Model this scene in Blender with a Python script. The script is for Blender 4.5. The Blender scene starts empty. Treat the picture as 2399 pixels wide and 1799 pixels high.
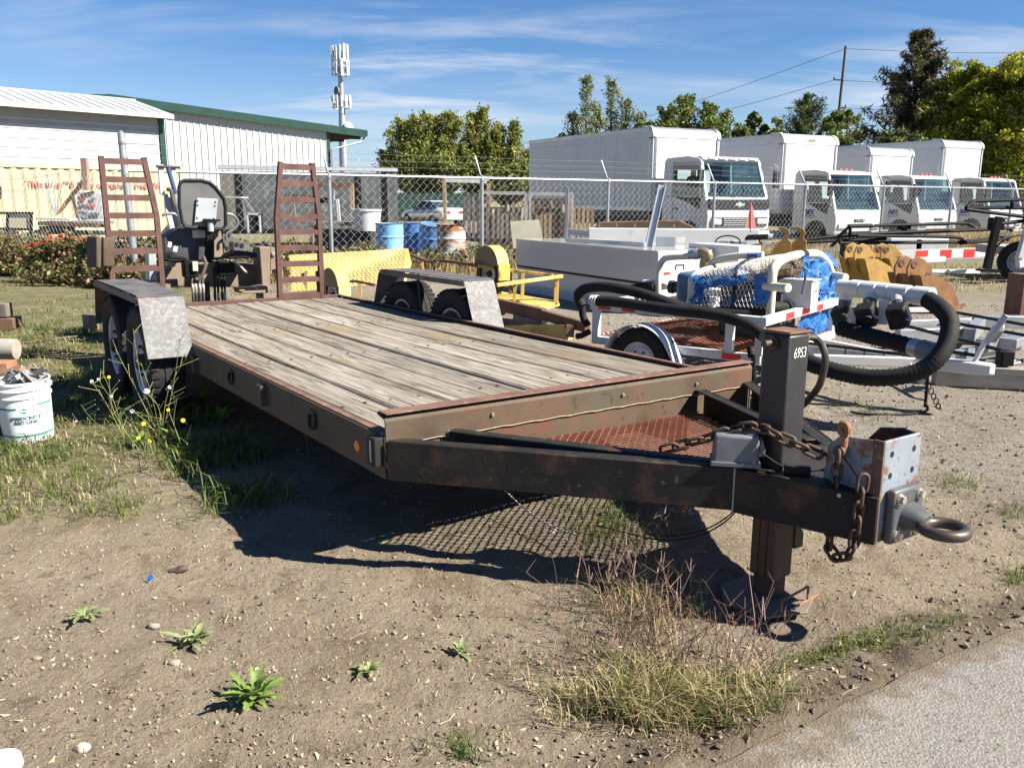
import bpy, bmesh, math, random
from math import sin, cos, pi, radians as R
from mathutils import Vector as V, Matrix, Euler, noise as mnoise
random.seed(7)
SC = bpy.context.scene
COL = SC.collection

# ---------------------------------------------------------------- camera
CAM_F, CAM_P, CAM_R, CAM_H = 2003.4, .2122, -.0061, 1.4
cd = bpy.data.cameras.new('camera')
cam = bpy.data.objects.new('camera', cd); COL.objects.link(cam)
cd.sensor_width = 36.0; cd.lens = CAM_F/2399*36.0
cd.clip_start = .05; cd.clip_end = 3000
cam.location = (0, 0, CAM_H)
cam.rotation_euler = (Matrix.Rotation(pi/2-CAM_P, 3, 'X') @ Matrix.Rotation(-CAM_R, 3, 'Z')).to_euler()
SC.camera = cam

# ---------------------------------------------------------------- sky, sun, exposure
SUN = V((.70, -.22, .66)).normalized()
world = bpy.data.worlds.new('World'); SC.world = world; world.use_nodes = True
def build_world():
    nt = world.node_tree; nt.nodes.clear(); N = nt.nodes.new; L = nt.links.new
    out = N('ShaderNodeOutputWorld'); bg = N('ShaderNodeBackground'); sky = N('ShaderNodeTexSky')
    sky.sky_type = 'NISHITA'; sky.sun_disc = False
    sky.sun_elevation = math.asin(SUN.z); sky.sun_rotation = math.atan2(SUN.x, SUN.y)
    sky.air_density = 1.0; sky.dust_density = .0; sky.ozone_density = 3.2; sky.altitude = 60
    tc = N('ShaderNodeTexCoord'); sep = N('ShaderNodeSeparateXYZ'); L(tc.outputs['Generated'], sep.inputs[0])
    # project the view direction on a high cloud plane
    mx = N('ShaderNodeMath'); mx.operation = 'MAXIMUM'; mx.inputs[1].default_value = .02; L(sep.outputs[2], mx.inputs[0])
    ad = N('ShaderNodeMath'); ad.operation = 'ADD'; ad.inputs[1].default_value = .16; L(mx.outputs[0], ad.inputs[0])
    dv = N('ShaderNodeVectorMath'); dv.operation = 'DIVIDE'; L(tc.outputs['Generated'], dv.inputs[0])
    cb = N('ShaderNodeCombineXYZ'); L(ad.outputs[0], cb.inputs[0]); L(ad.outputs[0], cb.inputs[1]); cb.inputs[2].default_value = 1
    L(cb.outputs[0], dv.inputs[1])
    mp = N('ShaderNodeMapping'); L(dv.outputs[0], mp.inputs[0]); mp.inputs['Rotation'].default_value = (0, 0, R(14)); mp.inputs['Scale'].default_value = (.55, 1.7, 0)
    mp.inputs['Location'].default_value = (3.2, 1.35, 0)
    n1 = N('ShaderNodeTexNoise'); L(mp.outputs[0], n1.inputs[0]); n1.inputs['Scale'].default_value = 1.5; n1.inputs['Detail'].default_value = 9; n1.inputs['Roughness'].default_value = .62; n1.inputs['Distortion'].default_value = .5
    mp2 = N('ShaderNodeMapping'); L(dv.outputs[0], mp2.inputs[0]); mp2.inputs['Location'].default_value = (1.3, 4.1, 0); mp2.inputs['Scale'].default_value = (1, 1, 0)
    n2 = N('ShaderNodeTexNoise'); L(mp2.outputs[0], n2.inputs[0]); n2.inputs['Scale'].default_value = .75; n2.inputs['Detail'].default_value = 3
    r1 = N('ShaderNodeMapRange'); L(n1.outputs[0], r1.inputs[0]); r1.inputs[1].default_value = .44; r1.inputs[2].default_value = .74
    r2 = N('ShaderNodeMapRange'); L(n2.outputs[0], r2.inputs[0]); r2.inputs[1].default_value = .36; r2.inputs[2].default_value = .58
    # thin out towards the zenith as high cirrus does here
    r3 = N('ShaderNodeMapRange'); L(sep.outputs[2], r3.inputs[0]); r3.inputs[1].default_value = .30; r3.inputs[2].default_value = .12
    m = N('ShaderNodeMath'); m.operation = 'MULTIPLY'; L(r1.outputs[0], m.inputs[0]); L(r2.outputs[0], m.inputs[1])
    m2 = N('ShaderNodeMath'); m2.operation = 'MULTIPLY'; L(m.outputs[0], m2.inputs[0]); L(r3.outputs[0], m2.inputs[1])
    m3 = N('ShaderNodeMath'); m3.operation = 'MULTIPLY'; L(m2.outputs[0], m3.inputs[0]); m3.inputs[1].default_value = 1.0; m3.use_clamp = True
    hz = N('ShaderNodeMapRange'); L(sep.outputs[2], hz.inputs[0]); hz.inputs[1].default_value = .16; hz.inputs[2].default_value = .0; hz.inputs[3].default_value = 0.; hz.inputs[4].default_value = .42
    hm = N('ShaderNodeMath'); hm.operation = 'ADD'; hm.use_clamp = True; L(m3.outputs[0], hm.inputs[0]); L(hz.outputs[0], hm.inputs[1]); m3 = hm
    mix = N('ShaderNodeMixRGB'); 
    tint = N('ShaderNodeMixRGB'); tint.blend_type = 'MULTIPLY'; tint.inputs[0].default_value = 1; L(sky.outputs[0], tint.inputs[1]); tint.inputs[2].default_value = (.37, .52, .70, 1)
    L(m3.outputs[0], mix.inputs[0]); L(tint.outputs[0], mix.inputs[1]); mix.inputs[2].default_value = (4.7, 5.0, 5.5, 1)
    L(mix.outputs[0], bg.inputs[0]); bg.inputs[1].default_value = .062
    L(bg.outputs[0], out.inputs[0])
build_world()
sd = bpy.data.lights.new('sun', 'SUN'); sun = bpy.data.objects.new('sun', sd); COL.objects.link(sun)
sd.energy = 5.0; sd.angle = R(.53); sd.color = (1, .93, .82)
sun.rotation_euler = (-SUN).to_track_quat('-Z', 'Y').to_euler(); sun.location = (20, -6, 30)
SC.view_settings.view_transform = 'Standard'; SC.view_settings.look = 'None'
SC.view_settings.exposure = 1.52; SC.view_settings.gamma = 1.0; SC.view_settings.use_curve_mapping = False
SC.render.engine = 'CYCLES'
SC.cycles.max_bounces = 6; SC.cycles.transparent_max_bounces = 12; SC.cycles.use_denoising = True
SC.cycles.sample_clamp_indirect = 4

# ---------------------------------------------------------------- where a picture point lies in the yard (survey helpers)
def ray(u, v):
    dx, dy = u-1199.5, v-899.5; cr, sr = cos(CAM_R), sin(CAM_R)
    X = dx*cr+dy*sr; Y = -dx*sr+dy*cr; a = X/CAM_F; b = -Y/CAM_F; c, s = cos(CAM_P), sin(CAM_P)
    return V((a, c+b*s, -s+b*c))
def gnd(u, v, z=0.):
    d = ray(u, v); t = (z-CAM_H)/d.z; return V((0, 0, CAM_H))+d*t
def at(u, v, Y):
    d = ray(u, v); return V((0, 0, CAM_H))+d*(Y/d.y)

# ---------------------------------------------------------------- materials
MATS = {}
def mat(name, cols, scale=6., stretch=(1, 1, 1), rough=.6, rough2=None, metal=0., bump=0., bscale=None, detail=6., over=(), spec=.5, rand=0., coat=0., lac=.5, dist=0., trans=0.):
    """cols: [(pos, rgb)...] ramp over object-space noise; over: (rgb, scale, lo, hi[, stretch]) noise masked layers"""
    if name in MATS: return MATS[name]
    m = bpy.data.materials.new(name); m.use_nodes = True; nt = m.node_tree; N = nt.nodes.new; L = nt.links.new
    b = nt.nodes['Principled BSDF']
    b.inputs['Roughness'].default_value = rough; b.inputs['Metallic'].default_value = metal
    b.inputs['Specular IOR Level'].default_value = spec
    if coat: b.inputs['Coat Weight'].default_value = coat; b.inputs['Coat Roughness'].default_value = .08
    if trans: b.inputs['Subsurface Weight'].default_value = 0
    if isinstance(cols, tuple): cols = [(0, cols)]
    tc = N('ShaderNodeTexCoord'); oi = N('ShaderNodeObjectInfo')
    vadd = N('ShaderNodeVectorMath'); vadd.operation = 'ADD'; L(tc.outputs['Object'], vadd.inputs[0])
    sc = N('ShaderNodeVectorMath'); sc.operation = 'SCALE'; sc.inputs['Scale'].default_value = 1.
    cmb = N('ShaderNodeCombineXYZ')
    mu = N('ShaderNodeMath'); mu.operation = 'MULTIPLY'; mu.inputs[1].default_value = 37.; L(oi.outputs['Random'], mu.inputs[0])
    for i in range(3): L(mu.outputs[0], cmb.inputs[i])
    L(cmb.outputs[0], vadd.inputs[1])
    def nz(scale, st=(1, 1, 1), det=detail, di=0.):
        mp = N('ShaderNodeMapping'); L(vadd.outputs[0], mp.inputs[0]); mp.inputs['Scale'].default_value = st
        n = N('ShaderNodeTexNoise'); L(mp.outputs[0], n.inputs[0]); n.inputs['Scale'].default_value = scale; n.inputs['Detail'].default_value = det; n.inputs['Roughness'].default_value = .62; n.inputs['Distortion'].default_value = di
        return n
    col = None; n0 = None
    if len(cols) == 1:
        rgb = N('ShaderNodeRGB'); rgb.outputs[0].default_value = (*cols[0][1], 1); col = rgb.outputs[0]
    else:
        n0 = nz(scale, stretch, detail, dist); rp = N('ShaderNodeValToRGB'); L(n0.outputs[0], rp.inputs[0])
        el = rp.color_ramp.elements
        while len(el) < len(cols): el.new(.5)
        for e, (p, c) in zip(el, cols): e.position = p; e.color = (*c, 1)
        col = rp.outputs[0]
    ro = None
    for o in over:
        c, s, lo, hi = o[:4]; st = o[4] if len(o) > 4 else (1, 1, 1)
        n = nz(s, st); mr = N('ShaderNodeMapRange'); L(n.outputs[0], mr.inputs[0]); mr.inputs[1].default_value = lo; mr.inputs[2].default_value = hi
        mx = N('ShaderNodeMixRGB'); L(mr.outputs[0], mx.inputs[0]); L(col, mx.inputs[1]); mx.inputs[2].default_value = (*c, 1); col = mx.outputs[0]
        if len(o) > 5:
            q = N('ShaderNodeMix'); q.data_type = 'FLOAT'; L(mr.outputs[0], q.inputs[0])
            if ro is None: q.inputs[2].default_value = rough
            else: L(ro, q.inputs[2])
            q.inputs[3].default_value = o[5]; ro = q.outputs[0]
    if rand:
        hs = N('ShaderNodeHueSaturation'); L(col, hs.inputs['Color']); mr = N('ShaderNodeMapRange'); L(oi.outputs['Random'], mr.inputs[0]); mr.inputs[3].default_value = 1-rand; mr.inputs[4].default_value = 1+rand
        L(mr.outputs[0], hs.inputs['Value']); col = hs.outputs[0]
    L(col, b.inputs['Base Color'])
    if ro is not None: L(ro, b.inputs['Roughness'])
    if bump:
        n = n0 if (n0 and bscale is None) else nz(bscale or scale, stretch)
        bp = N('ShaderNodeBump'); bp.inputs['Strength'].default_value = 1.0; bp.inputs['Distance'].default_value = bump; L(n.outputs[0], bp.inputs['Height']); L(bp.outputs[0], b.inputs['Normal'])
    MATS[name] = m; return m
def leaf_mat(name, c1, c2, tr=.35, var=.25, rough=.5, scale=1.2):
    if name in MATS: return MATS[name]
    m = bpy.data.materials.new(name); m.use_nodes = True; nt = m.node_tree; nt.nodes.clear(); N = nt.nodes.new; L = nt.links.new
    out = N('ShaderNodeOutputMaterial'); d = N('ShaderNodeBsdfPrincipled'); t = N('ShaderNodeBsdfTranslucent'); mx = N('ShaderNodeMixShader')
    d.inputs['Roughness'].default_value = rough; d.inputs['Specular IOR Level'].default_value = .3
    tc = N('ShaderNodeTexCoord'); n = N('ShaderNodeTexNoise'); L(tc.outputs['Object'], n.inputs[0]); n.inputs['Scale'].default_value = scale; n.inputs['Detail'].default_value = 4
    geo = N('ShaderNodeNewGeometry'); ad = N('ShaderNodeMath'); ad.operation = 'MULTIPLY_ADD'; L(geo.outputs['Random Per Island'], ad.inputs[0]); ad.inputs[1].default_value = .5; L(n.outputs[0], ad.inputs[2])
    mr = N('ShaderNodeMapRange'); L(ad.outputs[0], mr.inputs[0]); mr.inputs[1].default_value = .45; mr.inputs[2].default_value = 1.05
    c = N('ShaderNodeMixRGB'); L(mr.outputs[0], c.inputs[0]); c.inputs[1].default_value = (*c1, 1); c.inputs[2].default_value = (*c2, 1)
    hs = N('ShaderNodeHueSaturation'); L(c.outputs[0], hs.inputs['Color']); v = N('ShaderNodeMapRange'); L(geo.outputs['Random Per Island'], v.inputs[0]); v.inputs[3].default_value = 1-var; v.inputs[4].default_value = 1+var; L(v.outputs[0], hs.inputs['Value'])
    L(hs.outputs[0], d.inputs['Base Color']); L(hs.outputs[0], t.inputs[0]); mx.inputs[0].default_value = tr
    L(d.outputs[0], mx.inputs[1]); L(t.outputs[0], mx.inputs[2]); L(mx.outputs[0], out.inputs[0])
    MATS[name] = m; return m
def glass_mat(name, tint=(.75, .9, .92), refl=.18, alpha=.8):
    if name in MATS: return MATS[name]
    m = bpy.data.materials.new(name); m.use_nodes = True; nt = m.node_tree; nt.nodes.clear(); N = nt.nodes.new; L = nt.links.new
    out = N('ShaderNodeOutputMaterial'); g = N('ShaderNodeBsdfGlossy'); g.inputs['Roughness'].default_value = .03; t = N('ShaderNodeBsdfTransparent'); t.inputs[0].default_value = (*tint, 1)
    fr = N('ShaderNodeLayerWeight'); fr.inputs[0].default_value = .5; pw = N('ShaderNodeMath'); pw.operation = 'POWER'; L(fr.outputs['Facing'], pw.inputs[0]); pw.inputs[1].default_value = 3.5; a = N('ShaderNodeMath'); a.operation = 'MULTIPLY_ADD'; L(pw.outputs[0], a.inputs[0]); a.inputs[1].default_value = .8; a.inputs[2].default_value = refl+.07; a.use_clamp = True
    mx = N('ShaderNodeMixShader'); L(a.outputs[0], mx.inputs[0]); L(t.outputs[0], mx.inputs[1]); L(g.outputs[0], mx.inputs[2]); L(mx.outputs[0], out.inputs[0])
    MATS[name] = m; return m

# ---------------------------------------------------------------- mesh builder
def frame(d, up=V((0, 0, 1))):
    d = d.normalized()
    if abs(d.dot(up)) > .999: up = V((0, 1, 0)) if abs(d.y) < .9 else V((1, 0, 0))
    s = d.cross(up).normalized(); return s, s.cross(d).normalized(), d
class MB:
    def __init__(self): self.v = []; self.f = []
    def add(self, vs, fs):
        o = len(self.v); self.v += [tuple(p) for p in vs]; self.f += [tuple(i+o for i in q) for q in fs]; return self
    def box(self, c, s, rot=None, tw=None):
        hx, hy, hz = s[0]/2, s[1]/2, s[2]/2
        vs = [V((x, y, z)) for z in (-hz, hz) for y in (-hy, hy) for x in (-hx, hx)]
        if tw: vs = [V((p.x*(tw[0] if p.z > 0 else 1), p.y*(tw[1] if p.z > 0 else 1), p.z)) for p in vs]
        if rot:
            m = Euler(rot).to_matrix(); vs = [m @ p for p in vs]
        c = V(c); return self.add([p+c for p in vs], [(0, 2, 3, 1), (4, 5, 7, 6), (0, 1, 5, 4), (2, 6, 7, 3), (0, 4, 6, 2), (1, 3, 7, 5)])
    def bx(self, x0, x1, y0, y1, z0, z1): return self.box(((x0+x1)/2, (y0+y1)/2, (z0+z1)/2), (abs(x1-x0), abs(y1-y0), abs(z1-z0)))
    def bar(self, p, q, w, h, up=(0, 0, 1)):
        p, q = V(p), V(q); s, u, d = frame(q-p, V(up)); vs = []
        for c in (p, q):
            for a, b in ((-1, -1), (1, -1), (1, 1), (-1, 1)): vs.append(c+s*(a*w/2)+u*(b*h/2))
        return self.add(vs, [(0, 1, 2, 3), (7, 6, 5, 4), (0, 4, 5, 1), (1, 5, 6, 2), (2, 6, 7, 3), (3, 7, 4, 0)])
    def tube(self, pts, r, n=8, cap=True, closed=False):
        pts = [V(p) for p in pts]; k = len(pts); rs = r if isinstance(r, (list, tuple)) else [r]*k; rings = []; up = V((0, 0, 1)); o = len(self.v)
        s0 = None
        for i, p in enumerate(pts):
            a = pts[i-1] if (i or closed) else p; b = pts[(i+1) % k] if (i < k-1 or closed) else p; d = (b-a).normalized()
            if s0 is None: s, u, d = frame(d)
            else:
                s = s0-d*s0.dot(d)
                if s.length < 1e-6: s, u, d = frame(d)
                s.normalize(); u = s.cross(d)
            s0 = s
            for j in range(n):
                t = 2*pi*j/n; self.v.append(tuple(p+(s*cos(t)+u*sin(t))*rs[i]))
        m = k if closed else k-1
        for i in range(m):
            for j in range(n):
                a = o+i*n+j; b = o+i*n+(j+1) % n; c = o+((i+1) % k)*n+(j+1) % n; d = o+((i+1) % k)*n+j; self.f.append((a, b, c, d))
        if cap and not closed:
            self.f.append(tuple(o+j for j in range(n))[::-1]); self.f.append(tuple(o+(k-1)*n+j for j in range(n)))
        return self
    def cyl(self, p, q, r, n=12, r2=None): return self.tube([p, q], [r, r if r2 is None else r2], n)
    def lathe(self, prof, c=(0, 0, 0), axis=(0, 0, 1), n=24, a0=0., a1=2*pi):
        s, u, d = frame(V(axis)); c = V(c); o = len(self.v); full = abs(a1-a0-2*pi) < 1e-6; m = n if full else n+1
        for r, z in prof:
            for j in range(m):
                t = a0+(a1-a0)*j/n; self.v.append(tuple(c+d*z+(s*cos(t)+u*sin(t))*r))
        for i in range(len(prof)-1):
            for j in range(n):
                a = o+i*m+j; b = o+i*m+(j+1) % m; self.f.append((a, b, b+m, a+m))
        return self
    def prism(self, poly, x0, x1, ax='x'):
        """poly of 2-d points extruded along ax; ax x: pts are (y,z); y: (x,z); z: (x,y)"""
        f = {'x': lambda p, t: (t, p[0], p[1]), 'y': lambda p, t: (p[0], t, p[1]), 'z': lambda p, t: (p[0], p[1], t)}[ax]; n = len(poly)
        vs = [f(p, x0) for p in poly]+[f(p, x1) for p in poly]
        return self.add(vs, [tuple(range(n))[::-1], tuple(range(n, 2*n))]+[(i, (i+1) % n, (i+1) % n+n, i+n) for i in range(n)])
    def strip(self, poly, x0, x1, t, ax='x'):
        """bent sheet: open polyline thickened by t, extruded along ax"""
        P = [V((p[0], p[1])) for p in poly]; nn = []
        for i in range(len(P)):
            a = P[max(i-1, 0)]; b = P[min(i+1, len(P)-1)]; d = (b-a).normalized(); nn.append(V((-d.y, d.x)))
        Q = [p+q*t for p, q in zip(P, nn)]
        for i in range(len(P)-1):
            pass
        f = {'x': lambda p, s: (s, p[0], p[1]), 'y': lambda p, s: (p[0], s, p[1]), 'z': lambda p, s: (p[0], p[1], s)}[ax]; n = len(P)
        vs = [f(p, x0) for p in P]+[f(p, x0) for p in Q]+[f(p, x1) for p in P]+[f(p, x1) for p in Q]; fs = []
        for i in range(n-1):
            fs += [(i, i+1, i+1+n, i+n), (i+2*n, i+3*n, i+1+3*n, i+1+2*n), (i, i+2*n, i+1+2*n, i+1), (i+n, i+1+n, i+1+3*n, i+3*n)]
        fs += [(0, n, 3*n, 2*n), (n-1, 3*n-1, 4*n-1, 2*n-1)]
        return self.add(vs, fs)
    def ball(self, c, r, n=10, m=7, sq=(1, 1, 1)):
        o = len(self.v); c = V(c)
        for i in range(m+1):
            p = pi*i/m
            for j in range(n):
                t = 2*pi*j/n; self.v.append((c.x+r*sq[0]*sin(p)*cos(t), c.y+r*sq[1]*sin(p)*sin(t), c.z+r*sq[2]*cos(p)))
        for i in range(m):
            for j in range(n): self.f.append((o+i*n+j, o+(i+1)*n+j, o+(i+1)*n+(j+1) % n, o+i*n+(j+1) % n))
        return self
    def xf(self, m):
        self.v = [tuple(m @ V(p)) for p in self.v]; return self
    def build(self, name, material, parent=None, smooth=False, bevel=0., seg=2, ang=35):
        me = bpy.data.meshes.new(name); me.from_pydata(self.v, [], self.f); me.validate()
        bm = bmesh.new(); bm.from_mesh(me); bmesh.ops.recalc_face_normals(bm, faces=bm.faces); bm.to_mesh(me); bm.free()
        return link(name, me, material, parent, smooth, bevel, seg, ang)
def link(name, me, material, parent=None, smooth=False, bevel=0., seg=2, ang=35):
    if material is not None and not me.materials: me.materials.append(material)
    if smooth: me.shade_smooth(); me.set_sharp_from_angle(angle=R(ang))
    o = bpy.data.objects.new(name, me); COL.objects.link(o)
    if parent is not None: o.parent = parent
    if bevel:
        b = o.modifiers.new('bevel', 'BEVEL'); b.width = bevel; b.segments = seg; b.limit_method = 'ANGLE'; b.angle_limit = R(40)
        if not smooth: me.shade_smooth(); me.set_sharp_from_angle(angle=R(30))
    return o
def tag(o, label, cat, group=None, kind=None):
    o['label'] = label; o['category'] = cat
    if group: o['group'] = group
    if kind: o['kind'] = kind
    return o
def thing(name, label, cat, loc=(0, 0, 0), rz=0., group=None, rot=None):
    o = bpy.data.objects.new(name, None); COL.objects.link(o); o.location = loc; o.rotation_euler = rot or (0, 0, rz); o.empty_display_size = .1
    return tag(o, label, cat, group)
def setting(o): o['kind'] = 'structure'; return o
def stuff(o): o['kind'] = 'stuff'; return o
def copy_tree(o, parent=None):
    c = o.copy(); COL.objects.link(c); c.parent = parent
    for ch in list(o.children): copy_tree(ch, c)
    return c
def bez(pts, n=8):
    """Catmull-Rom through points"""
    P = [V(p) for p in pts]; out = []
    for i in range(len(P)-1):
        a = P[max(i-1, 0)]; b = P[i]; c = P[i+1]; d = P[min(i+2, len(P)-1)]
        for k in range(n):
            t = k/n; out.append(.5*((2*b)+(c-a)*t+(2*a-5*b+4*c-d)*t*t+(3*b-a-3*c+d)*t**3))
    out.append(P[-1]); return out
def text(name, s, size, material, parent, loc, rot, ext=.001, shear=0., bold=0., sx=1., align='CENTER'):
    cu = bpy.data.curves.new(name, 'FONT'); cu.body = s; cu.size = size; cu.extrude = ext; cu.shear = shear; cu.offset = bold; cu.align_x = align; cu.align_y = 'CENTER'
    t = bpy.data.objects.new(name+'_c', cu); COL.objects.link(t); bpy.context.view_layer.update()
    me = bpy.data.meshes.new_from_object(t); COL.objects.unlink(t); bpy.data.objects.remove(t)
    o = link(name, me, material, parent); o.location = loc; o.rotation_euler = rot; o.scale = (sx, 1, 1); return o
def fbm(x, y, s=1., o=4, seed=0.):
    a = 0.; k = 1.
    for i in range(o): a += k*mnoise.noise(V((x*s+seed, y*s-seed*.7, seed*1.3+i*7.1))); s *= 2.03; k *= .5
    return a
# ================================================================ ground
def asphalt_edge(x):       # the road's ragged edge: y of the edge at x (road lies below it)
    return 1.62+.60*x+.03*fbm(x, 0, 1.3, 3, 4.)+.018*fbm(x, 0, 7., 3, 9.)
def gz(x, y):              # height of the dirt
    z = .035*fbm(x, y, .35, 3, 2.)-.016*math.exp(-((x*.5+y*.86-2.55+.1*fbm(x, y, .6, 2, 7.))/.13)**2)*(.6+.5*fbm(x, y, 1.5, 2, 3.))+.016*fbm(x, y, 1.7, 3, 5.)
    d = math.hypot(x, y-3)
    if d < 9: z += .013*fbm(x, y, 6., 3, 1.)*max(0, 1-d/9)+.009*abs(fbm(x, y, 17., 2, 3.))*max(0, 1-d/7)
    # dark ragged bank where the dirt meets the road
    e = y-asphalt_edge(x)
    if abs(e) < .35 and -3 < x < 6: z += .022*max(0, 1-abs(e-.08)/.22)*(.5+1.1*mnoise.noise(V((x*9, y*9, 3)))+.5*mnoise.noise(V((x*23, y*23, 8))))
    if e < 0: z = z*.3-.01
    k = min(1, max(0, (y-12)/20)); return z*(1-.3*k)+.0
def axis_grid(lo, hi, f0, f1, fine, grow):
    a = [f0]
    while a[-1] < f1: a.append(a[-1]+fine)
    s = fine
    while a[-1] < hi: s *= grow; a.append(a[-1]+s)
    b = [f0]; s = fine
    while b[-1] > lo: s *= grow; b.append(b[-1]-s)
    return b[:0:-1]+a
def ground_material():
    m = bpy.data.materials.new('dirt_ground'); m.use_nodes = True; nt = m.node_tree; N = nt.nodes.new; L = nt.links.new
    b = nt.nodes['Principled BSDF']; b.inputs['Roughness'].default_value = .95; b.inputs['Specular IOR Level'].default_value = .15
    tc = N('ShaderNodeTexCoord')
    def nz(s, det=6, r=.65):
        n = N('ShaderNodeTexNoise'); L(tc.outputs['Object'], n.inputs[0]); n.inputs['Scale'].default_value = s; n.inputs['Detail'].default_value = det; n.inputs['Roughness'].default_value = r; return n.outputs[0]
    def ramp(f, els):
        r = N('ShaderNodeValToRGB'); L(f, r.inputs[0]); e = r.color_ramp.elements
        while len(e) < len(els): e.new(.5)
        for q, (p, c) in zip(e, els): q.position = p; q.color = (*c, 1)
        return r.outputs[0]
    def mixc(f, a, c, mode='MIX'):
        x = N('ShaderNodeMixRGB'); x.blend_type = mode
        if isinstance(f, float): x.inputs[0].default_value = f
        else: L(f, x.inputs[0])
        L(a, x.inputs[1])
        if isinstance(c, tuple): x.inputs[2].default_value = (*c, 1)
        else: L(c, x.inputs[2])
        return x.outputs[0]
    def rng(f, lo, hi):
        r = N('ShaderNodeMapRange'); L(f, r.inputs[0]); r.inputs[1].default_value = lo; r.inputs[2].default_value = hi; return r.outputs[0]
    col = ramp(nz(.9, 7), [(.30, (.175, .137, .094)), (.5, (.290, .238, .170)), (.72, (.385, .322, .236))])
    col = mixc(rng(nz(9, 6, .75), .52, .68), col, (.135, .102, .068))
    col = mixc(rng(nz(26, 4, .7), .58, .70), col, (.40, .33, .24))
    col = mixc(rng(nz(2.3, 5), .54, .70), col, (.20, .145, .096)); col = mixc(rng(nz(.45, 4), .50, .62), col, (.185, .15, .11))
    # grit: small stones of many tints
    vo = N('ShaderNodeTexVoronoi'); L(tc.outputs['Object'], vo.inputs[0]); vo.inputs['Scale'].default_value = 85
    wn = N('ShaderNodeHueSaturation'); wn.inputs['Saturation'].default_value = .18; L(vo.outputs['Color'], wn.inputs['Color']); wn.inputs['Value'].default_value = .55
    at_ = N('ShaderNodeAttribute'); at_.attribute_name = 'gravel'
    near = rng(vo.outputs['Distance'], .42, .25)
    gr = N('ShaderNodeMath'); gr.operation = 'MULTIPLY'; L(near, gr.inputs[0])
    am = N('ShaderNodeMath'); am.operation = 'MULTIPLY_ADD'; L(at_.outputs['Fac'], am.inputs[0]); am.inputs[1].default_value = .75; am.inputs[2].default_value = .13; L(am.outputs[0], gr.inputs[1])
    col = mixc(at_.outputs['Fac'], col, ramp(nz(14, 6, .8), [(.35, (.12, .105, .085)), (.5, (.25, .225, .19)), (.68, (.42, .39, .34))]))
    col = mixc(gr.outputs[0], col, wn.outputs[0])
    ag = N('ShaderNodeAttribute'); ag.attribute_name = 'grassy'
    gm = N('ShaderNodeMath'); gm.operation = 'MULTIPLY'; L(ag.outputs['Fac'], gm.inputs[0]); L(rng(nz(3.4, 7, .75), .32, .56), gm.inputs[1])
    col = mixc(gm.outputs[0], col, ramp(nz(22, 4), [(.35, (.075, .085, .03)), (.65, (.21, .20, .09))]))
    ad = N('ShaderNodeAttribute'); ad.attribute_name = 'damp'
    dm = N('ShaderNodeMath'); dm.operation = 'MULTIPLY'; L(ad.outputs['Fac'], dm.inputs[0]); L(rng(nz(8, 5, .7), .30, .55), dm.inputs[1])
    col = mixc(dm.outputs[0], col, (.115, .088, .065))
    L(col, b.inputs['Base Color'])
    h = N('ShaderNodeMath'); h.operation = 'MULTIPLY_ADD'; L(nz(38, 6, .75), h.inputs[0]); h.inputs[1].default_value = .055; 
    h2 = N('ShaderNodeMath'); h2.operation = 'MULTIPLY'; L(near, h2.inputs[0]); h2.inputs[1].default_value = .0022; L(h2.outputs[0], h.inputs[2])
    bp = N('ShaderNodeBump'); bp.inputs['Distance'].default_value = 1.; bp.inputs['Strength'].default_value = .9; L(h.outputs[0], bp.inputs['Height']); L(bp.outputs[0], b.inputs['Normal'])
    return m
def sstep(a, b, x): t = min(1, max(0, (x-a)/(b-a))); return t*t*(3-2*t)
def build_ground():
    xs = axis_grid(-900, 900, -3.2, 3.2, .024, 1.12); ys = axis_grid(-60, 1500, 1.3, 5.2, .024, 1.11)
    vs = []; fs = []; gv = []; gg = []; dp = []
    for y in ys:
        for x in xs:
            vs.append((x, y, gz(x, y)))
            g = sstep(-.4, 1.5, (x-1.2)+(y-4.4)*.35+1.2*fbm(x, y, .5, 3, 8.))*sstep(3.2, 4.6, y)*.85
            gv.append(g*(.65+.5*fbm(x, y, 1.3, 3, 6.)) if g > 0 else 0)
            q = sstep(.3, -.5, x+1.7+.3*(y-4)+.5*fbm(x, y, .9, 3, 3.))*sstep(3.0, 4.2, y)
            q = max(q, sstep(14, 17, y)*.8, .5*sstep(11, 14, y+.6*fbm(x, y, .4, 2, 2.)*4)*sstep(3, 5, x))
            gg.append(q)
            e = y-asphalt_edge(x); dp.append(max(0, 1-abs(e-.10)/.20)*.9 if y < 8 else 0)
    nx = len(xs)
    for j in range(len(ys)-1):
        for i in range(nx-1): a = j*nx+i; fs.append((a, a+1, a+1+nx, a+nx))
    me = bpy.data.meshes.new('ground'); me.from_pydata(vs, [], fs); me.shade_smooth()
    for nm, d in (('gravel', gv), ('grassy', gg), ('damp', dp)):
        a = me.attributes.new(nm, 'FLOAT', 'POINT'); a.data.foreach_set('value', d)
    return setting(link('ground', me, ground_material()))
ground = build_ground()

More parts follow.
